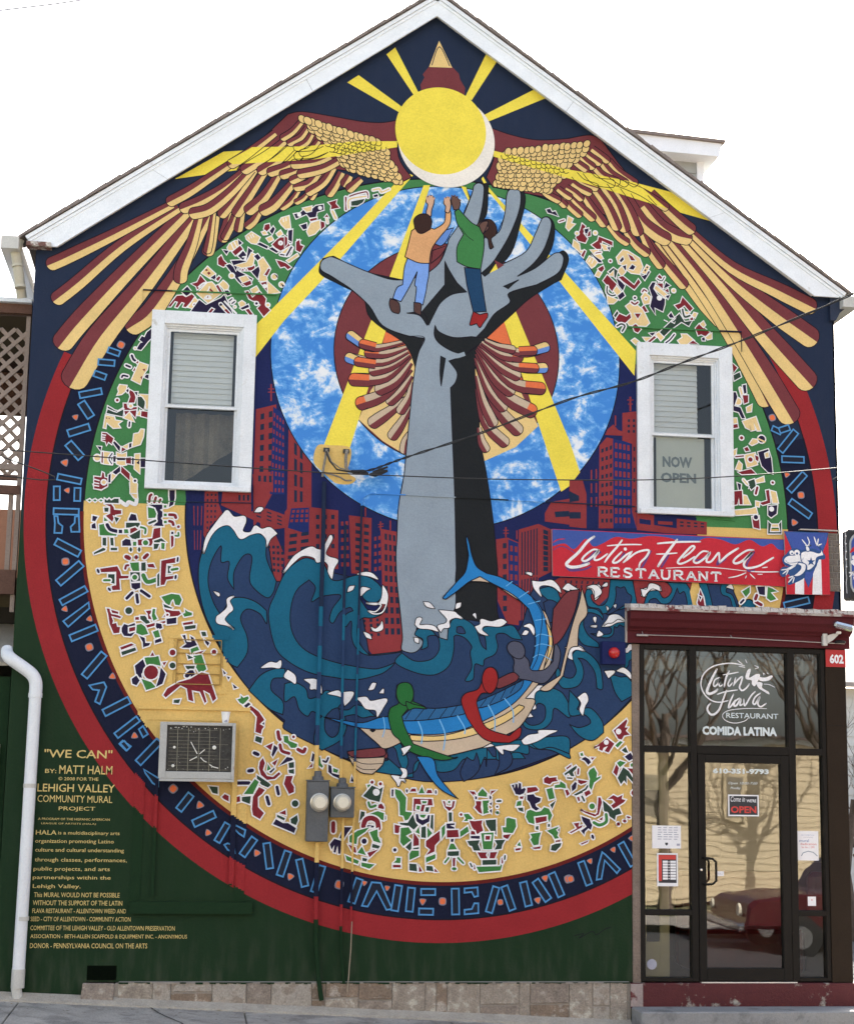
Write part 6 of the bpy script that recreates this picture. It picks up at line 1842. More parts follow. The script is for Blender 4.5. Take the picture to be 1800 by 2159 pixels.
# ------------------------------------------------------------------ upper windows
wht_v = mat('white_vinyl', (.74,.76,.78), rough=.55, var=.12, scale=5, bump=.12, spec=.2, col2=(.56,.55,.52), f2=.66, s2=8)
wgl = glass('window_glass', (.93,.95,.95), .0); blind = mat('blind_slat', (.70,.72,.72), rough=.6, var=.05, bump=0)
def window(label, X0, X1, Z0_, Z1, sx0, sx1, sz0, sz1, mz, kind):
    f = MB(); t = .055
    for a in ((X0, sx0, Z0_, Z1), (sx1, X1, Z0_, Z1), (sx0, sx1, sz1, Z1), (sx0, sx1, Z0_, sz0)): f.box(a[0], a[1], -.045, -.001, a[2], a[3], wht_v)
    o = f.build('window', house, bev=.004); tag(o, label)
    box('sill', X0+.015, X1-.01, -.075, -.0455, Z0_-.004, Z0_+.045, wht_v, o, bev=.004)
    m = MB()
    for i, (w, d) in enumerate(((.017, .012), (.016, .035))):
        e = i*.017
        m.box(sx0+e, sx0+e+w, -.03+d, .09, sz0+e, sz1-e, wht_v); m.box(sx1-e-w, sx1-e, -.03+d, .09, sz0+e, sz1-e, wht_v)
        m.box(sx0+e+w, sx1-e-w, -.03+d, .09, sz1-e-w, sz1-e, wht_v); m.box(sx0+e+w, sx1-e-w, -.03+d, .09, sz0+e, sz0+e+w, wht_v)
    m.build('frame', o)
    a, c = sx0+.034, sx1-.034; b0, b1 = sz0+.034, sz1-.034
    for nm, y, z0, z1 in (('upper_sash', .02, mz-.02, b1), ('lower_sash', .05, b0, mz+.02)):
        s = MB(); w = .024
        s.box(a, a+w, y, y+.028, z0, z1, wht_v); s.box(c-w, c, y, y+.028, z0, z1, wht_v); s.box(a+w, c-w, y, y+.028, z1-w, z1, wht_v); s.box(a+w, c-w, y, y+.028, z0, z0+w, wht_v)
        s.build(nm, o)
        MB().poly([(a+w, y+.014, z0+w), (c-w, y+.014, z0+w), (c-w, y+.014, z1-w), (a+w, y+.014, z1-w)], wgl).build('pane', o, fix=False)
    bz0 = mz if kind == 'L' else mz - .01
    n = int((b1-bz0)/.05)
    for i in range(n):
        z = bz0+.02+i*(b1-bz0)/n; e = .05 if kind == 'L' else .04
        MB().hexa([(a+e,.12,z-.028),(c-e-(0 if kind=='L' else .10),.12,z-.028),(c-e-(0 if kind=='L' else .10),.123,z-.028),(a+e,.123,z-.028),(a+e,.135,z+.027),(c-e-(0 if kind=='L' else .10),.135,z+.027),(c-e-(0 if kind=='L' else .10),.138,z+.027),(a+e,.138,z+.022)], blind).build('blind_slat', o, fix=False)
    return o
wl = window('left upper window, blind half down over a dark lower pane', -.556, .422, 4.622, 6.327, -.435, .300, 4.66, 6.20, 5.43, 'L')
wr = window('right upper window with a stencilled card in the lower pane', 4.122, 5.082, 4.575, 6.27, 4.245, 4.945, 4.60, 6.145, 5.38, 'R')
cu = mat('curtain', (.16,.13,.09), rough=.9, var=.4, scale=4, bump=.3, bscale=12)
m_ = MB(); pr = [(-.30+i*.045, .30+.03*math.sin(i*1.9)) for i in range(14)]
for (x0, y0), (x1, y1) in zip(pr, pr[1:]): m_.poly([(x0,y0,4.9+.25*math.sin(x0*3)),(x1,y1,4.9+.25*math.sin(x1*3)),(x1,y1,5.42),(x0,y0,5.42)], cu)
m_.build('curtain', wl, fix=False)
card = tag(box('window_card', 4.345, 4.83, .10, .105, 4.665, 5.36, mat('grey_card', (.50,.52,.47), rough=.8, var=.05, bump=.05)), 'grey cardboard sheet stencilled NOW OPEN behind the lower pane of the right upper window', 'sign')
stn = mat('stencil_grey', (.13,.16,.17), bump=0)
text('lettering', 'NOW', 4.407, 4.707, 5.062, 5.172, .0985, stn, card, bold=.045); text('lettering', 'OPEN', 4.389, 4.746, 4.91, 5.01, .0985, stn, card, bold=.045)
# ------------------------------------------------------------------ dormer behind the right slope
dor = []
def D(x, z, y): return at(x, z, y)
a, b2, c_, d_ = D(4.02, 8.44, 2.6), D(5.02, 8.41, 2.6), D(4.99, 8.255, 2.6), D(4.02, 8.28, 2.6)
B = MB(); B.prism([(a[0],a[2]),(b2[0],b2[2]-.02),(c_[0],c_[2]),(d_[0],d_[2])], 2.6, 5.6, white); B.build('dormer_roof', house)
B = MB(); B.prism([(a[0],a[2]+.035),(b2[0]+.03,b2[2]+.015),(b2[0]+.03,b2[2]-.018),(a[0],a[2])], 2.56, 5.64, shing); B.build('dormer_shingles', house)
q0, q1 = D(4.25, 8.25, 2.85), D(4.80, 8.18, 2.85)
dsid = mat('dormer_siding', (.36,.38,.37), rough=.7, var=.1, bump=.1)
n = 8; zt, zb = q1[2]+.02, q1[2]-1.3
for i in range(n):
    z1 = zt-(zt-zb)*i/n; z0 = zt-(zt-zb)*(i+1)/n
    MB().hexa([(3.9,2.84,z0),(q1[0]-.06,2.84,z0),(q1[0]-.06,5.3,z0),(3.9,5.3,z0),(3.9,2.86,z1),(q1[0]-.06,2.86,z1),(q1[0]-.06,5.3,z1),(3.9,5.3,z1)], dsid).build('dormer_board', house)
box('dormer_corner', q1[0]-.058, q1[0]+.02, 2.82, 5.3, zb, zt, white, house)
box('dormer_frieze', q0[0], q1[0]+.10, 2.80, 5.34, zt-.02, zt+.09, sof, house)
# ------------------------------------------------------------------ foundation
stone = mat('sandstone', (.31,.265,.215), rough=.9, var=.40, scale=9, bump=1, bscale=60, col2=(.40,.37,.31), f2=.57, s2=9)
stone2 = mat('sandstone_dark', (.26,.215,.175), rough=.9, var=.4, scale=10, bump=1, bscale=60, col2=(.33,.29,.24), f2=.57, s2=10)
mort = mat('mortar', (.30,.265,.225), rough=.95, var=.2, bump=.5)
B = MB(); B.hexa([(GX0,-.035,-.5),(4.03,-.035,-.5),(4.03,.02,-.5),(GX0,.02,-.5),(GX0,-.035,.05),(4.03,-.035,.205),(4.03,.02,.205),(GX0,.02,.05)], mort); B.v[4] = (-.60,-.035,.205); B.v[7] = (-.60,.02,.205)
B.build('foundation', house)
STN = [stone, stone2, mat('sandstone_pale', (.37,.33,.28), rough=.9, var=.35, scale=7, bump=1, bscale=50, col2=(.24,.20,.16), f2=.55, s2=7), mat('sandstone_brown', (.22,.165,.12), rough=.9, var=.4, scale=8, bump=1, bscale=50, col2=(.36,.32,.27), f2=.58, s2=9)]
fd = bpy.data.objects['foundation']; x = -.585
while x < 3.98:
    w = random.choice([.12,.16,.22,.30,.36,.10]); w = min(w, 4.0-x); zg = gz(x)
    rows = [(zg-.06, .208)] if random.random() < .55 else [(zg-.06, (zg+.208)/2-.012+random.uniform(-.03,.03)), (None, .208)]
    lo = None
    for z0, z1 in rows:
        if z0 is None: z0 = lo+.016
        lo = z1; d = .045+random.uniform(-.004, .004)
        MB().box(x+.003, x+w-.003, -d, -.02, z0, z1, random.choice(STN)).build('foundation_stone', fd, bev=.004)
    x += w
B = MB(); x = -.58
while x < 4.0:      # ragged lower edge of the green paint over the stones
    w = random.uniform(.02, .07); h0 = random.uniform(.196, .208); B.poly([(x,-.0525,h0),(x+w,-.0525,h0+random.uniform(-.004,.004)),(x+w,-.0525,.2125),(x,-.0525,.2125)], dgreen if random.random() < .7 else mort); B.poly([(x,-.0525,.2125),(x+w,-.0525,.2125),(x+w,-.001,.216),(x,-.001,.216)], mort); x += w
B.build('paint_edge', house, fix=False)
box('crawl_vent', -.86, -.605, -.004, .02, .225, .35, mat('vent_black', (.003,.005,.003), spec=.02, rough=1), house); 
B = MB(); B.hexa([(-.91,-.10,-.02),(-.62,-.10,-.03),(-.62,-.02,-.03),(-.91,-.02,-.02),(-.89,-.055,.205),(-.62,-.055,.205),(-.62,-.02,.205),(-.89,-.02,.205)], stone2); B.build('vent_block', fd, bev=.006)
B = MB(); B.hexa([(-1.66,-.22,-.2),(4.03,-.30,-.4),(4.03,-.03,-.4),(-1.66,-.03,-.2),(-1.66,-.13,gz(-1.66)+.015),(4.03,-.12,gz(4.03)+.02),(4.03,-.03,gz(4.03)+.075),(-1.66,-.03,gz(-1.66)+.07)], mat('old_concrete_fillet', (.36,.33,.28), rough=.95, var=.25, scale=7, bump=.8, bscale=40)); B.build('concrete_fillet', house)
# ------------------------------------------------------------------ shopfront
bronze = mat('bronze_frame', (.014,.012,.010), rough=.55, var=.12, scale=5, bump=.05, spec=.12)
brown = mat('brown_panel', (.026,.018,.012), rough=.7, spec=.1, var=.18, scale=2, bump=.15)
mrd = mat('maroon_paint', (.080,.012,.016), spec=.15, rough=.65, var=.15, scale=3, bump=.25)
peel = mat('peeling_paint', (.15,.03,.03), rough=.8, var=.2, bump=.6, col2=(.42,.37,.33), f2=.46, s2=7)
peel2 = mat('peeling_base', (.085,.014,.016), rough=.7, var=.15, bump=.5, col2=(.36,.34,.29), f2=.61, s2=4.5)
sg = glass('shop_glass', (.60,.62,.58), .10)
J = MB(); J.box(4.062, 4.135, -.012, .10, .20, 3.315, mat('jamb_cement', (.20,.155,.125), rough=.95, var=.3, bump=.9, bscale=50)); J.build('door_jamb', house)
sf = MB(); FY0, FY1 = -.02, .07
def fr(x0, x1, z0, z1, y0=FY0, y1=FY1): sf.box(x0, x1, y0, y1, z0, z1, bronze)
fr(4.137, 4.180, .215, 3.315); fr(4.626, 4.690, .215, 3.315); fr(5.590, 5.660, .215, 3.315); fr(5.925, 5.965, .215, 3.315)
for x0, x1 in ((4.180, 4.626), (4.690, 5.590), (5.660, 5.925)): fr(x0, x1, 3.270, 3.315)
fr(4.180, 4.626, 2.305, 2.365); fr(4.690, 5.590, 2.295, 2.375); fr(5.660, 5.925, 2.300, 2.365)
for x0, x1 in ((4.180, 4.626), (5.660, 5.925)): fr(x0, x1, .808, .858); fr(x0, x1, .215, .250)
shop = sf.build('shopfront_frame', house, bev=.003)
for x0, x1, z0, z1 in ((4.18,4.626,2.365,3.27),(4.69,5.59,2.375,3.27),(5.66,5.925,2.365,3.27),(4.18,4.626,.858,2.305),(5.66,5.925,.858,2.30),(4.18,4.626,.25,.808),(5.66,5.925,.25,.808)):
    MB().poly([(x0,.03,z0),(x1,.03,z0),(x1,.03,z1),(x0,.03,z1)], sg).build('shop_pane', shop, fix=False)
d = MB(); d.box(4.694,4.765,-.026,.045,.222,2.292,bronze); d.box(5.505,5.586,-.026,.045,.222,2.292,bronze); d.box(4.765,5.505,-.026,.045,2.215,2.292,bronze); d.box(4.765,5.505,-.026,.045,.222,.335,bronze)
door = d.build('door', house, bev=.003)
MB().poly([(4.765,.012,.335),(5.505,.012,.335),(5.505,.012,2.215),(4.765,.012,2.215)], sg).build('door_pane', door, fix=False)
h = MB(); h.tube([(4.735,-.026,1.335),(4.735,-.085,1.335),(4.80,-.10,1.33),(4.835,-.10,1.30),(4.835,-.10,1.13),(4.80,-.10,1.10),(4.735,-.085,1.095),(4.735,-.026,1.095)], .012, bronze, 8); h.build('handle', door, smooth=True)
MB().lathe((4.715,-.027,1.225), [(.012,0),(.012,-.006),(.008,-.009)], mat('steel', (.6,.6,.6), rough=.25, metal=1, bump=0), 14).build('lock', door)
box('threshold', 4.70, 5.62, -.05, .02, .205, .214, mat('aluminium', (.62,.63,.64), rough=.35, metal=.8, bump=0), door)
for z in (2.05, .6): box('hinge', 5.588, 5.604, -.034, -.024, z-.06, z+.06, bronze, door)
pil = box('corner_pilaster', 5.968, 6.172, -.03, .12, .205, 3.36, brown, house, bev=.004)
box('pilaster_joint', 5.969, 6.173, -.033, -.0302, 2.585, 2.590, bronze, pil)
box('shop_plinth', 4.03, 6.24, -.06, .30, -.02, .2045, peel2, house, bev=.006)
box('shop_plinth_end', 4.025, 4.14, -.066, -.061, .0, .20, mat('peeled_end', (.33,.27,.25), rough=.95, var=.2, bump=.6, col2=(.125,.03,.03), f2=.58, s2=9), house)
tag(box('door_step', 4.03, 6.60, -.42, -.062, -.45, .0, step_c, bev=.012), 'grey concrete doorstep slab below the maroon plinth of the shopfront', 'step')
# cornice over the shopfront: moulded profile in (y, z)
cor = [(0,3.683),(-.20,3.683),(-.205,3.62),(-.185,3.60),(-.180,3.545),(-.15,3.52),(-.125,3.475),(-.085,3.455),(-.075,3.44),(-.050,3.44),(-.050,3.325),(0,3.325)]
x0 = 4.008; x1 = 6.21
B = MB(); B.xprism(cor[2:]+[(0,3.62)], x0, x1, mrd); co = B.build('shop_cornice', house)
B = MB(); B.xprism([(0,3.66),(-.21,3.648),(-.214,3.618),(0,3.622)], x0-.01, x1+.01, peel); B.build('cornice_lip', co)
prev = None
for i in range(26):      # flaking cap along the top
    a = x0-.012+(x1-x0+.02)*i/26; c = a+(x1-x0+.02)/26-.002; t = .028+random.uniform(0,.014)
    MB().hexa([(a,-.217,3.640),(c,-.217,3.640),(c,0,3.662),(a,0,3.662),(a+.004,-.205,3.646+t),(c-.003,-.205,3.646+t*random.uniform(.7,1.1)),(c,0,3.70),(a,0,3.70)], mat('weathered_cap', (.50,.46,.42), rough=.95, var=.3, scale=10, bump=1, bscale=60, col2=(.18,.06,.055), f2=.6, s2=12)).build('cap_flake', co, fix=False)
box('cornice_edge', x0-.012, x0-.001, -.05, -.001, 3.325, 3.62, mat('edge_cement', (.42,.36,.32), rough=.95, bump=.8), co)
box('cornice_fillet', x0+.13, x1, -.056, -.0505, 3.442, 3.448, mrd, co)
# awning rod and hooks on the cornice
st = mat('galvanised', (.5,.49,.48), rough=.45, metal=.6, bump=.1)
rod = tag(MB().tube([(4.16,-.075,3.40),(5.0,-.078,3.398),(5.95,-.075,3.375),(6.15,-.075,3.37)], .0042, st, 6).build('awning_rod', smooth=True), 'thin grey metal rod along the maroon cornice over the shop door', 'rod')
MB().tube([(4.09,-.085,3.395),(4.20,-.085,3.396)], .011, st, 6).build('rod_end', rod); MB().tube([(4.15,-.06,3.43),(4.15,-.09,3.40)], .005, st, 6).build('rod_hook', rod); MB().tube([(5.02,-.055,3.42),(5.02,-.085,3.40)], .006, st, 6).build('rod_hook', rod)
# interior: room, beam, booth
rc = mat('room_wall', (.20,.17,.12), rough=.9, bump=0)
inr = MB(); inr.box(4.06, 6.15, 3.6, 3.65, .2, 3.6, rc); inr.box(4.06, 6.15, .1, 3.6, .12, .2, mat('room_floor', (.16,.10,.07), rough=.5, var=.2, bump=0)); inr.box(4.06, 6.15, .1, 3.6, 3.4, 3.45, rc)
inr.box(6.10, 6.15, .1, .35, .2, 3.4, rc); inr.box(6.10, 6.15, 1.3, 3.6, .2, 3.4, rc); inr.box(6.10, 6.15, .35, 1.3, .2, .75, rc); inr.build('shop_room', house)
MB().poly([(6.12,.35,.75),(6.12,1.3,.75),(6.12,1.3,3.4),(6.12,.35,3.4)], sg).build('side_pane', shop, fix=False)
lr = mat('cream_stand_in', (.62,.52,.30), rough=.6, var=.05, bump=0)
idr = empty('reflection_stand_in', (4.30,.22,.2), 'added cream panels imitating the reflection of a cream building in the left shop pane', 'door')  # cream panels added close behind the glass to imitate a cream building's reflection
box('stand_in_leaf', 4.10, 4.16, .24, 1.05, .2, 2.3, lr, idr); B = MB()
for z0, z1 in ((.2,.55),(1.15,1.35),(1.95,2.3)): B.box(4.19, 4.47, .20, .24, z0, z1, lr)
B.box(4.19,4.25,.20,.24,.55,1.15,lr); B.box(4.38,4.47,.195,.24,.2,2.3,lr) ; B.box(4.19,4.24,.20,.24,1.35,1.95,lr); B.build('stand_in_panel', idr)
MB().poly([(4.2,.225,.5),(4.40,.225,.5),(4.40,.225,2.0),(4.2,.225,2.0)], mat('dim_glass', (.05,.05,.045), rough=.1, bump=0)).build('stand_in_glass', idr, fix=False)
vin = mat('red_vinyl', (.16,.012,.012), rough=.3, var=.1, bump=.05, spec=.6)
bo = empty('booth', (5.3,.9,.2), 'dark red vinyl booth seat inside the shop behind the door glass', 'seat')
box('seat', 4.85, 6.0, .7, 1.2, .2, .62, vin, bo, bev=.04); B = MB(); B.box(4.85, 6.0, 1.2, 1.34, .2, 1.15, vin); B.build('backrest', bo, bev=.05)
tb = tag(box('counter', 4.9, 6.0, 2.2, 2.9, .2, 1.2, mat('counter_wood', (.10,.04,.02), rough=.4, bump=0)), 'dark wooden counter at the back of the shop behind the red booth', 'counter')
bm_ = mat('round_beam', (.45,.38,.27), rough=.7, bump=0)
tag(MB().tube([(4.1,.55,3.19),(6.05,.55,3.17)], .075, bm_, 14).build('ceiling_pipe', smooth=True), 'pale round pipe under the shop ceiling behind the top panes', 'pipe')
tag(box('shop_post', 4.33, 4.44, .55, .66, .2, 3.2, mat('post_wood', (.16,.07,.025), rough=.6, bump=0)), 'brown timber post inside the shop behind the left panes', 'post')
# ------------------------------------------------------------------ lettering on the glass
vinw = mat('white_vinyl_letters', (.62,.68,.68), rough=.5, var=.04, bump=0)
GL = groups(SIGNS)
P_ = Paint(0, clip=False, y=.026); 
_w = PC['wht']; shapes(P_, [l.replace(' wht ', ' wht ') for l in GL[2][2]], z='sign'); wl_ = P_.b.build('window_lettering', fix=False)
tag(wl_, 'white painted restaurant name, frog and swirl on the glass above the shop door', 'lettering')
text('lettering', 'RESTAURANT', *[at(v, 2, .026)[0] for v in (4.985, 5.50)], 2.640, 2.690, .0285, vinw, wl_, bold=.01)
text('lettering', 'COMIDA LATINA', *[at(v, 2, .026)[0] for v in (4.749, 5.485)], 2.475, 2.560, .0285, vinw, wl_, bold=.05)
ph = text('phone_number', '610-351-9793', 4.850, 5.400, 2.115, 2.165, .009, vinw, bold=.05); tag(ph, 'white phone number 610-351-9793 across the top of the shop door glass', 'lettering')
t_ = text('hours_lettering', 'Open 10:00-7:00', 5.00, 5.285, 2.010, 2.040, .009, vinw, bold=0, shear=.3); tag(t_, 'small white handwritten opening hours under the phone number on the door', 'lettering')
text('lettering', 'Monday', 5.02, 5.12, 1.965, 1.995, .009, vinw, t_, shear=.3)
pap = mat('paper', (.80,.79,.80), rough=.8, var=.03, bump=0); blkp = mat('print_black', (.03,.03,.035), bump=0); redp = mat('print_red', (.55,.05,.04), bump=0); bluep = mat('print_blue', (.05,.12,.35), bump=0); greyp = mat('print_grey', (.33,.33,.40), bump=0)
op = empty('open_sign', (5.144,.0,1.73), 'rectangular Come in WE\'RE OPEN sign with white rim hung on the door glass', 'sign')
B = MB(); x0, x1, z0, z1 = 4.994, 5.294, 1.722, 1.921; B.box(x0,x1,.007,.0105,z0,z1,blkp); B.build('panel', op, bev=.001)
B = MB()
for q in ((x0,x1,z1-.012,z1),(x0,x1,z0,z0+.012),(x0,x0+.012,z0+.012,z1-.012),(x1-.012,x1,z0+.012,z1-.012)): B.box(q[0],q[1],.0052,.0069,q[2],q[3],pap)
B.build('rim', op)
text('lettering', 'Come in', x0+.025, x0+.165, 1.855, 1.905, .0062, pap, op, shear=.3); text('lettering', "WE'RE", x0+.18, x1-.025, 1.852, 1.880, .0062, pap, op, bold=.02); text('lettering', 'OPEN', x0+.025, x1-.025, 1.750, 1.815, .0062, redp, op, bold=.03)
def notice(name, label, x0, x1, z0, z1, y, rows):
    o = tag(box(name, x0, x1, y-.001, y, z0, z1, pap), label, 'notice')
    for s, a, b, c, d, m_ in rows: text('print', s, x0+a*(x1-x0), x0+b*(x1-x0), z0+c*(z1-z0), z0+d*(z1-z0), y-.0016, m_, o)
    return o
y = .026
nt = notice('paper_notice', 'white sheet of small print taped to the left shop pane above the opening hours', 4.260, 4.538, 1.415, 1.625, y, [])
for i in range(6):
    B = MB(); z = 1.602-i*.021
    for k in range(4): a = 4.31+k*.052+random.uniform(0,.008); B.box(a, a+random.uniform(.03,.045), y-.0016, y-.0012, z, z+.007, greyp)
    B.build('print_line', nt)
MB().prism([(4.385,1.468),(4.412,1.468),(4.412,1.452),(4.398,1.440),(4.385,1.452)], y-.0016, y-.0012, blkp).build('shield', nt); box('corner_mark', 4.496, 4.527, y-.0016, y-.0012, 1.44, 1.46, greyp, nt)
ho = empty('hours_sign', (4.405, y, 1.07), 'opening hours board with red header and rows of white squares on the left shop pane', 'sign')
box('panel', 4.305, 4.506, y-.002, y, 1.070, 1.372, pap, ho); box('black_field', 4.320, 4.492, y-.0026, y-.0021, 1.10, 1.358, blkp, ho); box('red_header', 4.320, 4.486, y-.0032, y-.0027, 1.315, 1.354, redp, ho); box('red_side', 4.320, 4.350, y-.0032, y-.0027, 1.118, 1.3145, redp, ho)
for r_ in range(7):
    z = 1.292-r_*.0255
    for x0, x1 in ((4.360,4.408),(4.414,4.424),(4.432,4.486)): box('hours_cell', x0, x1, y-.0032, y-.0027, z-(.009 if x1-x0 > .02 else .005), z+(.011 if x1-x0 > .02 else .005), pap, ho)
notice('mural_poster', 'white mural dedication poster with blue and red print on the right shop pane', 5.672, 5.882, 1.318, 1.592, y, [('mural',.1,.55,.62,.72,bluep),('dedication',.15,.9,.52,.60,redp),('Sat. Nov. 1 2PM',.2,.8,.42,.48,redp),('you are invited to the',.2,.8,.84,.88,bluep),('community',.3,.75,.76,.81,greyp)])
P_ = Paint(0, clip=False, y=y-.001); P_.rib([(5.70,1.36),(5.72,1.39),(5.77,1.405),(5.82,1.395),(5.86,1.36)], .008, 'gry', 0); P_.b.build('print_arch', bpy.data.objects['mural_poster'], fix=False)
notice('small_sticker', 'small white sticker low on the right shop pane', 5.765, 5.845, .90, .985, y, [('o',.4,.6,.55,.75,redp)])
notice('door_sticker', 'small pale sticker beside the door handle', 4.865, 4.945, 1.168, 1.212, .0105, [('PULL',.1,.9,.3,.7,greyp)])
stk = MB(); stk.lathe((4.25,.024,.365), [(.048,0),(.048,.001)], greyp, 16); o = stk.build('round_sticker'); tag(o, 'pale round sticker in the bottom left shop pane', 'sticker')
# ------------------------------------------------------------------ signs on the wall
def RX(v, y): return at(v, 2, y)[0]
def RZ(v, y): return at(0, v, y)[2]
sgn = empty('shop_sign', (4.45, 0, 3.93), 'long red and blue board sign with white script restaurant name above the shopfront', 'sign')
sy = -.045
c4 = [at(3.287,4.393,sy), at(5.597,4.378,sy), at(5.600,3.915,sy), at(3.297,3.943,sy)]
B = MB(); B.prism([(p[0], p[2]) for p in c4], sy, -.017, paint('sred'), mat('sign_edge', (.45,.40,.36), bump=.2)); B.build('board', sgn)
P_ = Paint(0, clip=False, y=sy); shapes(P_, GL[0][2], z='sign'); P_.b.build('script_lettering', sgn, fix=False)
# serif capitals
SER = dict(R=['0,0 0,1','0,1 .5,1 .72,.86 .72,.64 .5,.5 0,.5','.35,.5 .75,0','-.12,0 .14,0','-.12,1 .1,1','.62,0 .92,0'], E=['0,0 0,1','0,1 .68,1','0,.52 .5,.52','0,0 .7,0','.68,1 .68,.8','.7,0 .7,.2','-.12,0 .1,0','-.12,1 .1,1'],
 S=['.66,.82 .5,1 .18,1 .03,.82 .08,.62 .6,.40 .68,.2 .5,0 .18,0 .0,.18','.66,1 .66,.74','0,0 0,.26'], T=['.38,0 .38,1','-.04,1 .8,1','-.04,1 -.04,.78','.8,1 .8,.78','.22,0 .54,0'], A=['0,0 .4,1','.4,1 .82,0','.16,.35 .66,.35','-.12,0 .14,0','.66,0 .96,0'],
 U=['0,1 0,.25 .15,0 .55,0 .7,.25 .7,1','-.14,1 .14,1','.56,1 .84,1'], N=['0,0 0,1','0,1 .7,0','.7,0 .7,1','-.14,0 .14,0','-.14,1 .06,1','.56,1 .84,1'])
P_ = Paint(0, clip=False, y=sy); P_.l = 60
X0, X1, n = 3.745, 4.985, 10
for i, ch in enumerate('RESTAURANT'):
    x = X0+(X1-X0)*i/n; zb = 3.957-.012*i/n
    for s in SER[ch]:
        pts = [tuple(float(v) for v in t.split(',')) for t in s.split()]; thin = len(pts) == 2 and abs(pts[0][1]-pts[1][1]) < .01 and abs(pts[0][0]-pts[1][0]) < .35
        P_.rib([(x+p[0]*.105, zb+p[1]*.082) for p in pts], .012 if thin else .019, 'wht', 60)
P_.b.build('serif_lettering', sgn, fix=False)
fs = empty('frog_sign', (5.82, 0, 3.85), 'square red, white and blue frog sign at the right end of the long sign', 'sign')
fy = -.075
c4 = [at(5.595,4.461,fy), at(6.040,4.455,fy), at(6.049,3.850,fy), at(5.607,3.842,fy)]
B = MB(); B.prism([(p[0], p[2]) for p in c4], fy, fy+.02, paint('sred'), mat('sign_edge', (.45,.40,.36))); B.build('board', fs)
P_ = Paint(0, clip=False, y=fy); shapes(P_, GL[1][2], z='sign', outl='sblu2'); P_.b.build('frog', fs, fix=False)
# bare brick patch beside the frog sign
bk = mat('grey_brick', (.17,.145,.125), rough=.9, var=.25, scale=8, bump=.6, bscale=70)
bp_ = box('brick_patch', 6.03, 6.158, -.006, -.0008, 3.885, 4.455, mat('brick_mortar', (.26,.235,.21), rough=.95), house)
for r_ in range(9):
    z = 3.89+r_*.0625; x = 6.032-(.05 if r_ % 2 else 0)
    while x < 6.155:
        a, c = max(x, 6.032), min(x+.095, 6.160)
        if c-a > .02: box('brick', a, c-.008, -.014, -.006, z, z+.052, bk, bp_, bev=.002)
        x += .10
box('awning_stub', 5.74, 6.14, -.05, -.001, 4.470, 4.482, mat('pale_flashing', (.45,.40,.36)), house)
# house number plate
pl = tag(box('number_plate', 5.972, 6.170, -.040, -.0305, 3.148, 3.313, mat('plate_red', (.42,.018,.02), rough=.4, bump=0)), 'small red plate with white house number 602 at the top of the brown corner pilaster', 'number plate')
text('lettering', '602', 6.010, 6.150, 3.180, 3.270, -.0415, pap, pl, bold=.04)
# flood light
fl = empty('flood_light', (5.955, -.06, 3.36), 'silver flood light on a curved bracket at the right end of the maroon cornice', 'lamp')
B = MB(); B.box(5.925, 5.972, -.10, -.055, 3.345, 3.465, zc); B.build('back_plate', fl, bev=.006)
B = MB()
for k in range(6):
    t = k/5; x = 5.96+.135*t; z0 = 3.37+.10*t**1.6; z1 = 3.44+.045*t
    if k: B.hexa([(px,-.10,pz0),(x,-.10,z0),(x,-.085,z0),(px,-.085,pz0),(px,-.10,pz1),(x,-.10,z1),(x,-.085,z1),(px,-.085,pz1)], zc)
    px, pz0, pz1 = x, z0, z1
B.build('bracket', fl)
chrome = mat('chrome_housing', (.62,.66,.70), rough=.18, metal=.95, bump=0)
B = MB(); B.box(-.095, .095, -.09, .06, -.032, .032, chrome); o = B.build('lamp_housing', fl, bev=.018); o.location = (0,0,0)
o.data.transform(Matrix.Translation((6.09, -.16, 3.545)) @ Matrix.Rotation(R(12), 4, 'Y') @ Matrix.Rotation(R(20), 4, 'X'))
MB().box(6.05, 6.10, -.13, -.09, 3.46, 3.52, pap).build('lamp_neck', fl, bev=.006)
B = MB(); B.lathe((6.10,-.09,3.372), [(.05,0),(.055,.018),(.03,.03)], mat('black_plastic', (.02,.02,.022), rough=.4, bump=0), 16, 'z'); B.build('sensor', fl, smooth=True)
# alarm lamp
al = empty('alarm_light', (3.86, -.001, 3.22), 'dark blue box with a round red lamp left of the shop cornice', 'lamp')
x0, x1, z0, z1 = 3.752, 3.99, 3.11, 3.325; B = MB(); B.box(x0, x1-.012, -.11, -.013, z0, z1, paint('nb')); B.build('box', al, bev=.005)
B = MB(); B.lathe((3.862,-.11,3.218), [(.052,0),(.052,-.02),(.046,-.04),(.033,-.055),(.015,-.064)], mat('red_lens', (.50,.015,.012), rough=.25, bump=0, spec=.6), 24); B.build('lamp_dome', al, smooth=True)
# projecting light box sign at the corner (seen end on at the frame's edge)
pj = empty('projecting_sign', (6.2, -.05, 3.8), 'dark framed blue sign box standing out from the house corner, cut by the right edge', 'sign')
fx0, fx1, fz0, fz1 = 6.20, 7.05, 3.80, 4.49
blkm = mat('black_frame', (.012,.012,.014), rough=.35, bump=0)
B = MB(); B.box(fx0, fx1, -.10, .06, fz0, fz1, blkm); B.build('case', pj, bev=.02)
def rrect(x0, x1, z0, z1, r, n=5):
    o = []
    for cx, cz, t0 in ((x1-r, z1-r, 0), (x0+r, z1-r, 90), (x0+r, z0+r, 180), (x1-r, z0+r, 270)):
        for k in range(n+1): t = R(t0+90*k/n); o.append((cx+r*math.cos(t), cz+r*math.sin(t)))
    return o
MB().prism(rrect(fx0+.012, fx1-.05, fz0+.03, fz1-.03, .12), -.108, -.101, mat('grey_rim', (.36,.38,.38), rough=.4, bump=0)).build('rim', pj)
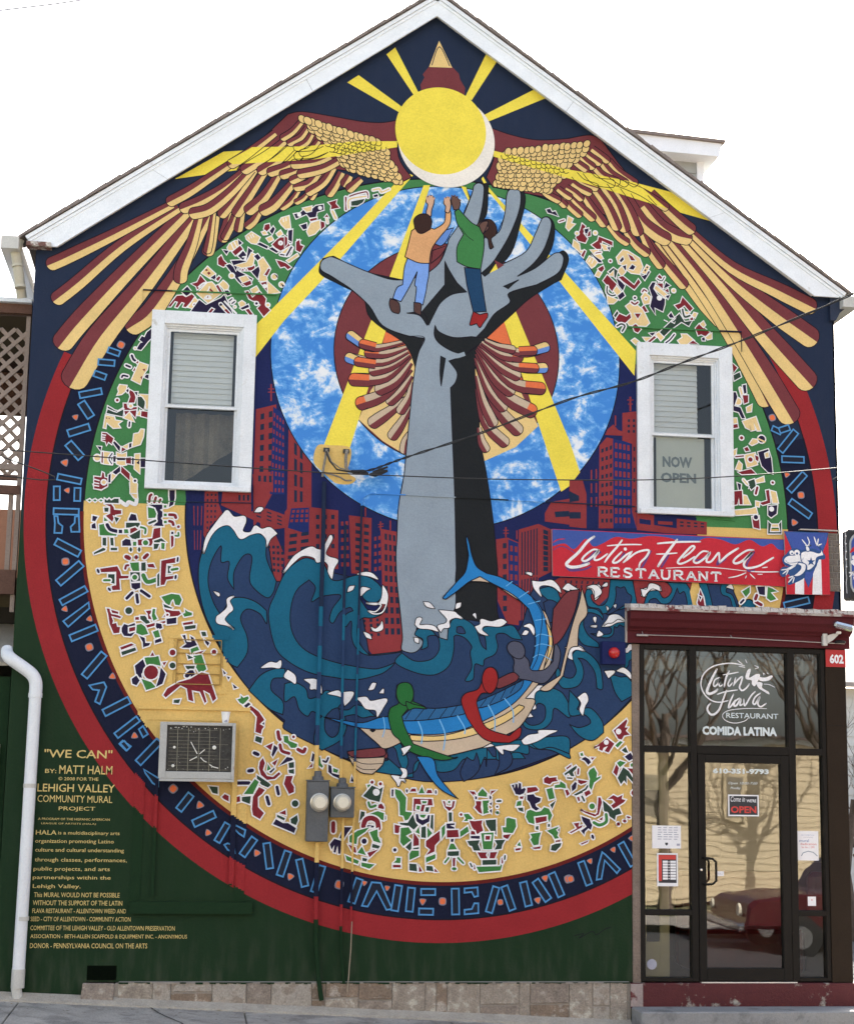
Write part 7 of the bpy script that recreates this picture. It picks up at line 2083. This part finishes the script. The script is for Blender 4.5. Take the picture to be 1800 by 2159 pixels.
MB().prism(rrect(fx0+.030, fx1-.075, fz0+.055, fz1-.055, .10), -.112, -.1085, paint('sblue')).build('face', pj)
P_ = Paint(0, clip=False, y=-.1122)
for q in ([(6.265,4.175),(6.30,4.205),(6.36,4.20),(6.42,4.22),(6.46,4.18),(6.42,4.13),(6.34,4.12)],): P_.fill(spline(q, [False]*7), 'wht', 1)
for q, w in (([(6.30,4.09),(6.27,4.07),(6.245,4.075)], .012), ([(6.30,4.09),(6.265,4.05),(6.25,4.035)], .010), ([(6.30,4.09),(6.285,4.045)], .010), ([(6.40,4.13),(6.33,4.03),(6.29,4.02)], .03)): P_.rib(q, w, 'wht', 2)
P_.fill(circle(6.30, 4.225, .022), 'wht', 3); P_.fill(spline([(6.26,4.27),(6.32,4.29),(6.40,4.28),(6.38,4.32),(6.30,4.33)], [False]*5), 'sred', 1)
P_.b.build('frog', pj, fix=False)
gl_ = tag(MB().tube([(6.188+.004*math.sin(i*2.3), -.07, 4.46-.05*i) for i in range(13)], .004, mat('wire_white', (.6,.6,.6), bump=0), 5).build('light_string', fix=False), 'thin string of tiny white bulbs hanging on the bricks beside the corner sign', 'string lights')
for i in range(5): MB().lathe((6.188,-.08,4.42-.075*i), [(.003,-.008),(.009,0),(.003,.008)], pap, 8).build('bulb', gl_, smooth=True)
# ------------------------------------------------------------------ air conditioner and cup
ac = empty('air_conditioner', (.04, -.05, 1.98), 'old grey window air conditioner with a dark dented grille set in the golden casing', 'air conditioner')
acm = mat('ac_metal', (.42,.42,.40), rough=.5, var=.15, scale=6, bump=.25, col2=(.30,.25,.22), f2=.64, s2=7)
AY = -.30; ax0, ax1 = RX(-.318, AY), RX(.362, AY); az0, az1 = RZ(1.985, AY), RZ(2.490, AY)
B = MB(); B.box(ax0, ax1, AY+.03, -.03, az0, az1, acm); B.build('cabinet', ac, bev=.01)
gx0, gx1, gz0, gz1 = RX(-.254, AY), RX(.333, AY), RZ(2.048, AY), RZ(2.462, AY)
B = MB()
for q in ((ax0,gx0,az0,az1),(gx1,ax1,az0,az1),(gx0,gx1,gz1,az1),(gx0,gx1,az0,gz0)): B.box(q[0], q[1], AY, AY+.031, q[2], q[3], acm)
B.build('face_frame', ac, bev=.004)
box('coil', gx0, gx1, AY+.022, AY+.030, gz0, gz1, mat('coil_dark', (.045,.042,.038), rough=.6, metal=.3, var=.45, scale=20, bump=.6, bscale=140), ac)
wire = mat('grille_wire', (.30,.29,.22), rough=.5, metal=.4, bump=0)
for i in range(5): x = gx0+(gx1-gx0)*(.17+.163*i); MB().tube([(x,AY+.012,gz0+.005),(x-.004,AY+.012,gz1-.02)], .0022, wire, 5).build('grille_wire', ac)
for i in range(12): z = gz0+.02+(gz1-gz0-.03)*i/12; MB().tube([(gx0+.02,AY+.014,z),(gx0+(gx1-gx0)*random.uniform(.5,.97),AY+.014,z+random.uniform(-.003,.003))], .0012, wire, 4).build('grille_wire', ac)
fb = mat('bent_fin', (.75,.74,.68), rough=.4, bump=0); cxx, czz = gx0+(gx1-gx0)*.49, gz0+(gz1-gz0)*.36
for q in ([(-.07,.115),(-.045,.07),(-.01,.01)], [(.01,.01),(.055,.05)], [(-.075,-.05),(-.01,-.015)], [(.02,-.02),(.05,-.05),(.075,-.06)], [(.10,-.08),(.13,-.10),(.18,-.112)]):
    P_ = MB(); P_.tube([(cxx+a, AY+.006, czz+c) for a, c in q], .0045, fb, 5); P_.build('bent_fin', ac)
B = MB()
for i in range(46):
    a = random.random(); e = random.choice([0, 1, 2]); x = gx0+.02+(gx1-gx0-.04)*a; z = (gz1-.012-random.random()*.02) if e == 0 else (gz0+.012+random.random()*.04 if e == 1 else gz0+(gz1-gz0)*random.random())
    r_ = random.uniform(.002, .006) if e != 2 else random.uniform(.001, .004); B.lathe((x,AY+.018,z), [(r_*.4,-.003),(r_,0),(r_*.4,.003)], fb, 6)
for x, z, r_ in ((.12,.52,.012),(.73,.53,.018),(.11,.12,.014)): B.lathe((gx0+(gx1-gx0)*x,AY+.014,gz0+(gz1-gz0)*z), [(r_*.4,-.004),(r_,0),(r_*.4,.004)], fb, 10)
B.build('lint_spots', ac)['kind'] = 'stuff'
box('drip_tray', ax0+.01, ax1-.0, AY+.005, -.04, az0-.024, az0-.001, acm, ac)
cup = MB(); cx0 = RX(.266, AY+.12); cz0 = az1; cup.lathe((cx0, AY+.12, cz0), [(.027,0.001),(.040,.098),(.043,.100),(.043,.104),(.038,.104),(.026,.01)], mat('foam_cup', (.85,.85,.84), rough=.6, bump=0), 20, 'z')
cp = tag(cup.build('paper_cup', smooth=True), 'white foam cup left standing on top of the old air conditioner', 'cup'); MB().prism([(cx0-.018,cz0+.012),(cx0+.02,cz0+.012),(cx0+.012,cz0+.034),(cx0-.002,cz0+.026)], AY+.0865, AY+.088, greyp).build('cup_print', cp)
# ------------------------------------------------------------------ electricity meters and conduits
mg = mat('meter_grey', (.085,.092,.10), rough=.5, var=.25, scale=5, bump=.3, bscale=40, col2=(.20,.16,.13), f2=.66, s2=6)
mgl = mat('meter_glass', (.55,.50,.40), rough=.12, bump=0, spec=.8); mrm = mat('meter_rim', (.50,.47,.40), rough=.3, metal=.7, bump=0)
def meter(label, X0, X1, Z0_, Z1, mx, mz, r, top):
    y = -.14; a, b = RX(X0, y), RX(X1, y); c, d = RZ(Z0_, y), RZ(Z1, y); X, Z = RX(mx, y-.03), RZ(mz, y-.03)
    e = empty('electricity_meter', ((a+b)/2, -.03, c), label, 'electricity meter', 'electricity meters on the golden arc')
    B = MB(); B.box(a, b, y, -.012, c, d, mg); B.build('housing', e, bev=.006)
    box('housing_lid', a-.006, b+.006, y-.008, -.012, d-.0, d+.010, mg, e)
    B = MB(); B.lathe((X,y,Z), [(r*1.12,0),(r*1.12,-.018),(r*1.02,-.022)], mrm, 28); B.build('rim', e, smooth=True)
    B = MB(); B.lathe((X,y-.02,Z), [(r*.98,0),(r*.98,-.055),(r*.93,-.075),(r*.80,-.088),(r*.5,-.094),(r*.2,-.096)], mgl, 28); B.build('dome', e, smooth=True)
    B = MB(); B.lathe((X,y-.115,Z), [(r*.68,0),(r*.66,-.002)], mat('meter_dial', (.72,.66,.52), rough=.5, bump=0), 24); B.build('dial', e)
    B = MB(); B.lathe(((a+b)/2, -.07, d+.01), [(.055,0),(.05,.03),(.036,.035),(.034,.075),(.022,.082)], mg, 12, 'z'); B.build('hub', e, smooth=True)
    return e, (a+b)/2, c, d
m1, mx1, mz1, mt1 = meter('tall grey electricity meter, the left one of the pair', 1.026, 1.226, 1.440, 1.983, 1.142, 1.790, .075, 0)
box('cover_seam', mx1-.092, mx1+.092, -.1425, -.1402, RZ(1.655,-.14), RZ(1.663,-.14), mg, m1)
m2, mx2, mz2, mt2 = meter('smaller square grey electricity meter on the right of the pair', 1.244, 1.461, 1.658, 1.925, 1.350, 1.793, .072, 0)
def conduit(label, pts, r):
    for j in range(1): pass
    B = MB(); full = []
    for (p, q) in zip(pts, pts[1:]):
        n = max(1, int((Vector(q)-Vector(p)).length/.06))
        for i in range(n): full.append(Vector(p).lerp(Vector(q), i/n))
    full.append(Vector(pts[-1]))
    for a, c in zip(full, full[1:]):
        B.tube([a, c], r, pm((a.x+c.x)/2, (a.z+c.z)/2), 8, caps=False)
    return tag(B.build('conduit', smooth=True, fix=False), label, 'conduit', 'conduits painted over with the mural')
conduit('painted over conduit rising from the left meter to the wall bracket', [(1.10,-.05,mt1+.08),(1.105,-.05,4.3),(1.10,-.05,4.75)], .020)
conduit('painted over conduit rising above the right meter through the waves', [(1.325,-.05,mt2+.08),(1.31,-.05,4.35)], .013)
conduit('thin painted over conduit right of both meters', [(1.45,-.03,.75),(1.455,-.03,2.9),(1.46,-.03,4.60)], .010)
conduit('thick conduit dropping from the left meter into the stone base', [(1.125,-.06,mz1-.005),(1.13,-.05,.9),(1.14,-.05,.55),(1.17,-.06,.25),(1.20,-.085,.06)], .021)
conduit('thinner conduit dropping from the right meter to the stone base', [(1.355,-.05,mz2-.005),(1.36,-.04,.7),(1.37,-.04,.45),(1.40,-.05,.20)], .013)
tag(MB().tube([(1.46,-.03,.74),(1.455,-.035,.5),(1.44,-.05,.26),(1.43,-.065,.13)], .005, mat('bare_rod', (.30,.25,.18), bump=.3), 6).build('ground_rod', smooth=True), 'thin rusty grounding rod running down below the thin conduit', 'rod')
# service bracket, splices and cable
br = empty('cable_bracket', (1.20, -.02, 4.85), 'pair of old grey insulator arms holding the service cable on the blue disc', 'bracket')
mixp = mat('smeared_yellow', (.60,.46,.10), rough=.7, var=.25, bump=.5)
P_ = Paint(.0036); P_.fill(spline([(1.03,5.10),(1.15,5.11),(1.33,5.10),(1.35,5.0),(1.32,4.86),(1.40,4.80),(1.36,4.75),(1.28,4.74),(1.20,4.755),(1.10,4.84),(1.00,4.94)], [False]*11), 'yring', 0); P_.b.build('paint_patch', br, fix=False)
od = mat('old_insulation', (.22,.20,.17), rough=.8, var=.4, scale=30, bump=.6)
for x, z in ((1.115,5.07),(1.30,5.065)): box('anchor', x-.028, x+.028, -.05, -.004, z-.03, z+.005, blkm, br)
MB().tube([(1.115,-.055,5.06),(1.105,-.06,4.98),(1.09,-.05,4.88),(1.085,-.03,4.80)], .012, od, 7).build('arm', br, smooth=True)
MB().tube([(1.305,-.055,5.06),(1.295,-.07,4.98),(1.30,-.06,4.90),(1.32,-.05,4.86)], .016, od, 7).build('arm', br, smooth=True)
MB().tube([(1.10,-.03,4.84),(1.18,-.04,4.82),(1.25,-.04,4.80),(1.30,-.04,4.77),(1.36,-.04,4.775)], .008, od, 6).build('loose_wire', br, smooth=True)
rub = mat('cable_rubber', (.018,.017,.017), rough=.6, bump=.1)
def path(pts, y0, y1):
    n = len(pts); return [at(x, z, y0+(y1-y0)*i/(n-1)) for i, (x, z) in enumerate(pts)]
def tens(pts, k=8):
    P3 = [Vector(p) for p in pts]; o = []
    for i in range(len(P3)-1):
        a, b, c, d = P3[max(i-1,0)], P3[i], P3[i+1], P3[min(i+2, len(P3)-1)]
        for j in range(k): t = j/k; o.append(.5*((2*b)+(-a+c)*t+(2*a-5*b+4*c-d)*t*t+(-a+3*b-3*c+d)*t**3))
    o.append(P3[-1]); return o
sc_ = empty('service_cable', (1.45, -.1, 4.86), 'twisted black service cable sweeping up from the wall bracket past the right eave', 'cable')
main = tens(path([(1.40,4.855),(1.57,4.90),(1.75,4.975),(1.98,5.066),(2.6,5.30),(3.46,5.67),(4.07,5.87),(4.60,6.10),(5.30,6.40),(6.37,6.905),(7.6,7.55),(9.0,8.35)], -.12, -2.75), 14)
pe = Vector(at(9.0, 8.35, -2.75)); up_ = empty('utility_pole', (pe.x+.12, pe.y, -.6), 'wooden utility pole at the kerb just beyond the right edge, carrying the service cable', 'pole')
MB().tube([(pe.x+.12, pe.y, -1), (pe.x+.12, pe.y, 9.2)], [.15, .10], bark, 12).build('post', up_, smooth=True); box('crossarm', pe.x-.75, pe.x+1.0, pe.y-.06, pe.y+.06, 8.6, 8.72, bark, up_)
for s in (0, 1):
    pp = []
    for i, p in enumerate(main): t = i*.5+s*math.pi; pp.append(p+Vector((math.sin(t)*.003, math.cos(t)*.008, math.cos(t)*.008)))
    MB().tube(pp, .0058, rub, 6).build('strand', sc_, smooth=True)
MB().tube([at(1.35,4.87,-.12), at(1.40,4.86,-.12), at(1.47,4.865,-.12), at(1.52,4.85,-.12)], [.012,.024,.026,.012], rub, 8).build('splice', sc_, smooth=True)
MB().tube([at(1.53,4.845,-.12), at(1.58,4.85,-.12), at(1.65,4.875,-.12), at(1.70,4.89,-.12)], [.012,.026,.022,.012], rub, 8).build('splice', sc_, smooth=True)
MB().tube([at(1.56,4.87,-.12), at(1.70,4.925,-.12)], .011, rub, 8).build('splice', sc_, smooth=True)
MB().tube([at(1.115,5.05,-.08), at(1.15,4.96,-.09), at(1.22,4.88,-.1), at(1.36,4.86,-.12)], .008, rub, 6).build('lead', sc_, smooth=True)
MB().tube([at(1.125,5.05,-.08), at(1.17,4.95,-.09), at(1.25,4.895,-.1), at(1.36,4.87,-.12)], .006, od, 6).build('lead', sc_, smooth=True)
tag(MB().tube(tens([(-26,-4,7.5), at(-4.5,5.02,-4), at(-1.8,4.93,-4), at(.73,4.852,-4), at(1.9,4.845,-4), at(3.0,4.860,-4), at(4.6,4.935,-4), at(6.3,5.13,-4), at(9.0,5.5,-4), (26,-4,8.5)], 12), .0042, rub, 6).build('street_wire', smooth=True), 'thin black wire crossing the whole street in front of the mural at mid height', 'wire')
tag(MB().tube([at(-2.4,9.15,-3), at(-1.62,9.32,-3), at(-.9,9.5,-3), at(0,9.75,-3)], .005, rub, 5).build('overhead_wire'), 'thin wire cutting the sky at the top left corner', 'wire')
def farwire(lbl, a, b, r=.012): tag(MB().tube([a, b], r, rub, 5).build('distant_wire'), lbl, 'wire')
farwire('dark wire rising to the right beside the house corner at sign height', (6.75, 1.5, 4.85), (10.5, 12, 10.4), .02)
farwire('very thin wire in the sky above the corner sign box', (7.1, 3, 4.7), (12, 12, 6.6), .01)
farwire('slack wire below the corner sign box at the right edge', (6.7, 1.0, 3.72), (12, 14, 6.0), .008)
# ------------------------------------------------------------------ downspouts on the left corner
wp = mat('white_pipe', (.72,.74,.76), rough=.45, var=.08, scale=4, bump=.08); wp2 = mat('cream_pipe', (.50,.47,.38), rough=.5, var=.1, bump=.1)
ds = empty('downspout', (-1.44, -.07, .1), 'white round downspout that bends over the green wall at the lower left corner', 'downspout')
py = -.07; q = [at(-1.70,3.10,.05), at(-1.70,3.06,.0), at(-1.665,3.02,py), at(-1.56,2.95,py), at(-1.475,2.885,py), at(-1.437,2.81,py), at(-1.435,2.70,py)]
MB().tube(tens(q, 4), .058, wp, 16).build('elbow', ds, smooth=True)
MB().tube([at(-1.435,2.71,py), at(-1.44,1.4,py), at(-1.448,.30,py)], .054, wp, 16).build('pipe', ds, smooth=True)
MB().tube([at(-1.435,2.72,py), at(-1.435,2.68,py)], .062, wp, 16).build('joint', ds, smooth=True)
MB().tube([at(-1.448,.32,py), at(-1.448,.16,py)], .058, zc, 16).build('shoe', ds, smooth=True)
MB().tube([at(-1.46,.165,py), at(-1.448,.10,py), at(-1.448,.05,py)], .046, zc, 14).build('foot', ds, smooth=True)
for z in (1.9, .75): MB().tube([at(-1.439,z+.018,py), at(-1.439,z-.018,py)], .057, zc, 16).build('strap', ds, smooth=True)
ds2 = empty('downspout', (-1.78, .15, 6.3), 'cream upper downspout under the left eave above the porch roof', 'downspout')
MB().tube([at(-1.845,6.93,-.02), at(-1.84,6.80,-.02)], [.075,.05], wp2, 14).build('outlet', ds2, smooth=True); MB().tube([at(-1.84,6.82,-.02), at(-1.80,6.60,.03), at(-1.76,6.38,.12)], .048, wp2, 14).build('pipe', ds2, smooth=True)
for x, z in ((-1.82,6.70),(-1.785,6.50)): MB().tube([at(x,z,.0), at(x+.004,z-.025,.0)], .054, wp2, 14).build('joint', ds2, smooth=True)
# ------------------------------------------------------------------ porch of the next house, left
po = empty('neighbour_porch', (-3, 1.5, 0), 'upper wooden porch with lattice screen and white roof edge left of the mural wall', 'porch')
redw = mat('stained_wood', (.13,.065,.045), rough=.8, var=.3, scale=10, bump=.4, bscale=40); grw = mat('grey_lattice', (.31,.24,.20), rough=.85, var=.2, bump=.2)
Y = .6
def A2(x, z, y=Y): p = at(x, z, y); return p[0], p[2]
xr = A2(-1.675, 6)[0]+.02; xl = -4.6
def hb(name, zt, zb, y0, y1, mt): box(name, xl, xr, y0, y1, A2(0, zb)[1], A2(0, zt)[1], mt, po)
hb('roof_edge', 6.345, 6.305, Y-.12, Y+2.4, white); hb('fascia', 6.303, 6.215, Y-.06, Y, redw); hb('porch_ceiling', 6.215, 6.20, Y+.0, Y+2.4, mat('ceiling_dark', (.05,.03,.03)))
box('back_wall', -3.9, xr, Y+2.3, Y+2.4, 5.9, 6.6, redw, po); 
box('corner_post', xr-.05, xr-.01, Y-.02, Y+.05, 3.5, A2(0,6.2)[1], grw, po)
lz0, lz1 = A2(0, 4.70)[1], A2(0, 6.08)[1]; sp = .125; lx0 = xl; n0 = 0
for sgn_ in (1, -1):
    i = -12
    while i < 40:
        x = lx0+i*sp*1.15 if sgn_ > 0 else lx0+i*sp*1.15
        pts = [(x, lz0 if sgn_ > 0 else lz1), (x+(lz1-lz0)*1.0, lz1 if sgn_ > 0 else lz0)]
        pts = [(x-.0, pts[0][1]), (pts[1][0], pts[1][1])]
        h = .019; d_ = Vector((pts[1][0]-pts[0][0], pts[1][1]-pts[0][1])).normalized(); nrm = Vector((-d_.y, d_.x))*h
        c = [(pts[0][0]+nrm.x, pts[0][1]+nrm.y), (pts[0][0]-nrm.x, pts[0][1]-nrm.y), (pts[1][0]-nrm.x, pts[1][1]-nrm.y), (pts[1][0]+nrm.x, pts[1][1]+nrm.y)]
        for a, b, cc in ((-1, 0, -lx0), (1, 0, xr-.05)):
            c = cut(c, a, b, cc)
            if len(c) < 3: break
        if len(c) >= 3: MB().prism(c, Y+(.0 if sgn_ > 0 else .012), Y+(.011 if sgn_ > 0 else .023), grw).build('lattice_strip', po)
        i += 1
box('lattice_rail', xl, xr-.05, Y-.015, Y+.04, A2(0,4.745)[1], A2(0,4.80)[1], grw, po); box('lattice_rail', xl, xr-.05, Y-.015, Y+.04, lz0-.05, lz0, redw, po)
box('deck_rail', xl, xr-.02, Y-.03, Y+.05, A2(0,4.52)[1], A2(0,4.60)[1], redw, po)
for i in range(14): x = xr-.10-i*.19; box('baluster', x-.022, x+.022, Y, Y+.04, A2(0,3.82)[1], A2(0,4.52)[1], grw, po)
box('deck_beam', xl, xr-.01, Y-.06, Y+.04, A2(0,3.60)[1], A2(0,3.82)[1], redw, po); box('deck', xl, xr, Y+.05, Y+2.4, A2(0,3.70)[1], A2(0,3.76)[1], redw, po)
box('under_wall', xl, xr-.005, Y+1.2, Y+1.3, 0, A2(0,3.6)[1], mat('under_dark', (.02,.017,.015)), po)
nh = empty('garden_shed', (-2.6, .3, 0), 'low lean-to with green boarded wall and beige door left of the downspout', 'shed')
Ys = .12; gx = at(-1.66, 2, Ys)[0]
box('shed_wall', -4.2, gx, Ys, Ys+1.0, -.2, RZ(2.86, Ys), dgreen, nh); box('shed_door', -2.6, at(-1.715, 2, Ys)[0], Ys-.04, Ys-.002, RZ(.95,Ys), RZ(2.26,Ys), mat('beige_door', (.50,.44,.33), rough=.7, var=.1, bump=.1), nh)
B = MB(); B.hexa([(-4.2,Ys-.25,RZ(2.90,Ys)),(gx,Ys-.08,RZ(2.955,Ys)),(gx,Ys+1.1,RZ(3.4,Ys)),(-4.2,Ys+1.1,RZ(3.4,Ys)),(-4.2,Ys-.25,RZ(2.93,Ys)),(gx,Ys-.08,RZ(2.985,Ys)),(gx,Ys+1.1,RZ(3.43,Ys)),(-4.2,Ys+1.1,RZ(3.43,Ys))], mat('tin_roof', (.38,.34,.28), rough=.6, var=.2)); B.build('shed_roof', nh)
# house seen through the porch
fh = empty('brick_house', (-6, 14, 0), 'sunlit brick house with small paned windows seen through the porch rails', 'house')
brk = mat('far_brick', (.33,.15,.09), rough=.9, var=.2, bump=.2)
box('house_wall', -12, -3.0, 14, 20, -.5, 6.6, brk, fh)
for i in range(4):
    x = -4.05-i*1.05; w_ = box('window', x-.30, x+.30, 13.94, 13.99, 4.9, 6.1, wht_v, fh)
    for k in range(4):
        for j in range(2): box('pane', x-.26+j*.27, x-.01+j*.27, 13.93, 13.939, 4.95+k*.28, 5.19+k*.28, blkm, w_)
    box('sill', x-.36, x+.36, 13.88, 13.99, 4.80, 4.88, conc, w_)
# ------------------------------------------------------------------ houses down the side street, right
side = mat('pale_siding', (.74,.74,.70), rough=.6, var=.05, bump=.05)
rh = empty('pale_house', (14, 16, 0), 'overexposed pale clapboard house down the side street at the right edge', 'house')
for i in range(24):
    z0 = -.6+i*.19; B = MB(); B.hexa([(10.2,15.96,z0),(22,15.96,z0),(22,16.2,z0),(10.2,16.2,z0),(10.2,15.99,z0+.19),(22,15.99,z0+.19),(22,16.2,z0+.19),(10.2,16.2,z0+.19)], side); B.build('clapboard', rh, fix=False)
B = MB(); B.hexa([(9.7,15.6,3.96),(22,15.6,3.96),(22,19,6.2),(9.7,19,6.2),(9.7,15.6,4.06),(22,15.6,4.06),(22,19,6.3),(9.7,19,6.3)], mat('pale_roof', (.42,.36,.32))); B.build('roof', rh)
box('corner_board', 10.1, 10.24, 15.92, 16.2, -.6, 3.96, white, rh); wq = box('window', 12.9, 13.9, 15.90, 15.95, 1.0, 2.6, white, rh); box('pane', 13.0, 13.8, 15.89, 15.899, 1.1, 2.5, blkm, wq)
def bare_tree(label, x, y, z0, h, seed, grp='bare trees'):
    rnd = random.Random(seed); e = empty('bare_tree', (x, y, z0), label, 'tree', grp)
    T, B = MB(), MB(); T.tube([(x, y, z0), (x+.05*h*rnd.uniform(-1,1), y, z0+h*.2), (x+.03*h*rnd.uniform(-1,1), y, z0+h*.42)], [h*.016, h*.013, h*.010], bark, 8)
    def grow(p, d, l, r, dep):
        pts = [p]; dd = d
        for i in range(3): dd = (dd+Vector((rnd.uniform(-.25,.25), rnd.uniform(-.25,.25), rnd.uniform(-.02,.22)))).normalized(); pts.append(pts[-1]+dd*l/3)
        B.tube(pts, [r, r*.8, r*.62, r*.45], bark, 5, caps=False)
        if dep < 5:
            for i in range(3 if dep < 3 else 2):
                t = rnd.choice([1, 2, 3]); v = (dd+Vector((rnd.uniform(-1,1), rnd.uniform(-1,1), rnd.uniform(-.2,.7)))*.9).normalized(); grow(pts[t], v, l*rnd.uniform(.6,.8), r*.55, dep+1)
    for i in range(6): a = i*1.05+rnd.random(); grow(Vector(T.v[-4])*.0+Vector((x, y, z0+h*(.25+.03*i))), Vector((math.cos(a), math.sin(a), .8)).normalized(), h*.25, h*.007, 0)
    T.build('trunk', e, smooth=True); B.build('branches', e, fix=False)
bare_tree('bare tree in front of the pale house at the right edge', 11.0, 11.5, -.5, 5.5, 3)
# ================================================================== ACROSS THE STREET (seen in the glass)
oh = empty('opposite_house', (6, -21, 0), 'beige sided house across the street, mirrored in the shop glass', 'house')
bs = mat('beige_siding', (.56,.46,.30), rough=.6, var=.06, bump=.05)
oy = -20.0
for i in range(23):
    z0 = -.4+i*.15; B = MB(); B.hexa([(-4,oy,z0),(19,oy,z0),(19,oy+.03,z0),(-4,oy+.03,z0),(-4,oy,z0+.15),(19,oy,z0+.15),(19,oy+.008,z0+.15),(-4,oy+.008,z0+.15)], bs); B.build('siding_board', oh, fix=False)
box('house_body', -4, 19, oy-6, oy-.01, -.5, 3.0, bs, oh)
B = MB(); B.hexa([(-4.4,oy+.35,3.02),(19.4,oy+.35,3.02),(19.4,oy-6,3.1),(-4.4,oy-6,3.1),(-4.4,oy+.35,3.10),(19.4,oy+.35,3.10),(19.4,oy-6,3.18),(-4.4,oy-6,3.18)], mat('opp_roof', (.13,.10,.09), rough=.9)); B.build('roof', oh)
box('trim', -4, 19, oy+.03, oy+.06, 2.88, 3.02, white, oh)
for x in (2.0, 5.2, 8.1, 9.9, 11.8, 14.5): 
    w_ = box('window', x-.24, x+.24, oy+.031, oy+.07, 1.2, 2.25, bs, oh); box('pane', x-.17, x+.17, oy+.071, oy+.078, 1.28, 2.17, mat('blind_pane', (.22,.19,.14), bump=0), w_)
o2 = empty('brick_row_house', (22, -24, 0), 'reddish row house further along the opposite side', 'house'); box('house_wall', 19.3, 40, -30, oy-.5, -1.5, 7, brk, o2)
o3 = empty('tall_row_house', (-14, -24, 0), 'tall pale row house on the opposite side to the left', 'house'); box('house_wall', -34, -4.6, -30, oy-.5, -.5, 8.5, mat('pale_stucco', (.45,.43,.38)), o3)
bare_tree('bare street tree across the road, mirrored in the left shop panes', 9.5, -17.5, -.5, 9.5, 11); bare_tree('second bare street tree across the road, mirrored in the door', 13.2, -18.0, -.6, 10, 12)
bare_tree('bare street tree across the road behind the camera', 6.3, -18.3, -.4, 9, 15)
# parked car across the street
car = empty('parked_car', (11.0, -11.2, 0), 'dark red pickup parked across the road, mirrored low in the door glass', 'car')
cr = mat('car_paint', (.055,.004,.006), rough=.25, bump=0, spec=.7); tyre = mat('tyre', (.015,.015,.015), rough=.9); ch = mat('car_chrome', (.6,.6,.6), rough=.15, metal=1, bump=0)
zc0 = gz(11)-.16; X, Yc = 8.6, -11.9
prof = [(0,.45),(.05,.78),(.25,.92),(1.45,1.02),(1.95,1.50),(3.15,1.52),(3.45,1.04),(5.0,1.00),(5.15,.9),(5.2,.45)]
B = MB(); B.prism([(X+a, zc0+c) for a, c in prof], Yc, Yc+1.75, cr); B.build('body', car, bev=.05)
B = MB(); B.prism([(X+a, zc0+c) for a, c in ((1.60,1.06),(2.02,1.44),(2.5,1.45),(2.5,1.06))], Yc+1.755, Yc+1.76, blkm); B.prism([(X+a, zc0+c) for a, c in ((2.58,1.06),(2.58,1.45),(3.05,1.45),(3.32,1.06))], Yc+1.755, Yc+1.76, blkm); B.build('side_window', car)
for x in (.95, 4.2):
    for yy in (Yc+1.66, Yc-.05): w_ = MB().lathe((X+x, yy, zc0+.34), [(.2,0),(.34,.02),(.34,.17),(.2,.19)], tyre, 20).build('wheel', car, smooth=True); MB().lathe((X+x, yy+.175, zc0+.34), [(.19,0),(.17,.02)], ch, 16).build('rim', w_)
box('bumper', X-.12, X+.02, Yc, Yc+1.75, zc0+.42, zc0+.56, ch, car, bev=.03)
for yy in (Yc+.2, Yc+1.5): MB().lathe((X+.02, yy, zc0+.72), [(.09,0),(.08,-.04)], mat('headlight', (.8,.75,.6), rough=.1, bump=0), 14, 'x').build('headlight', car)
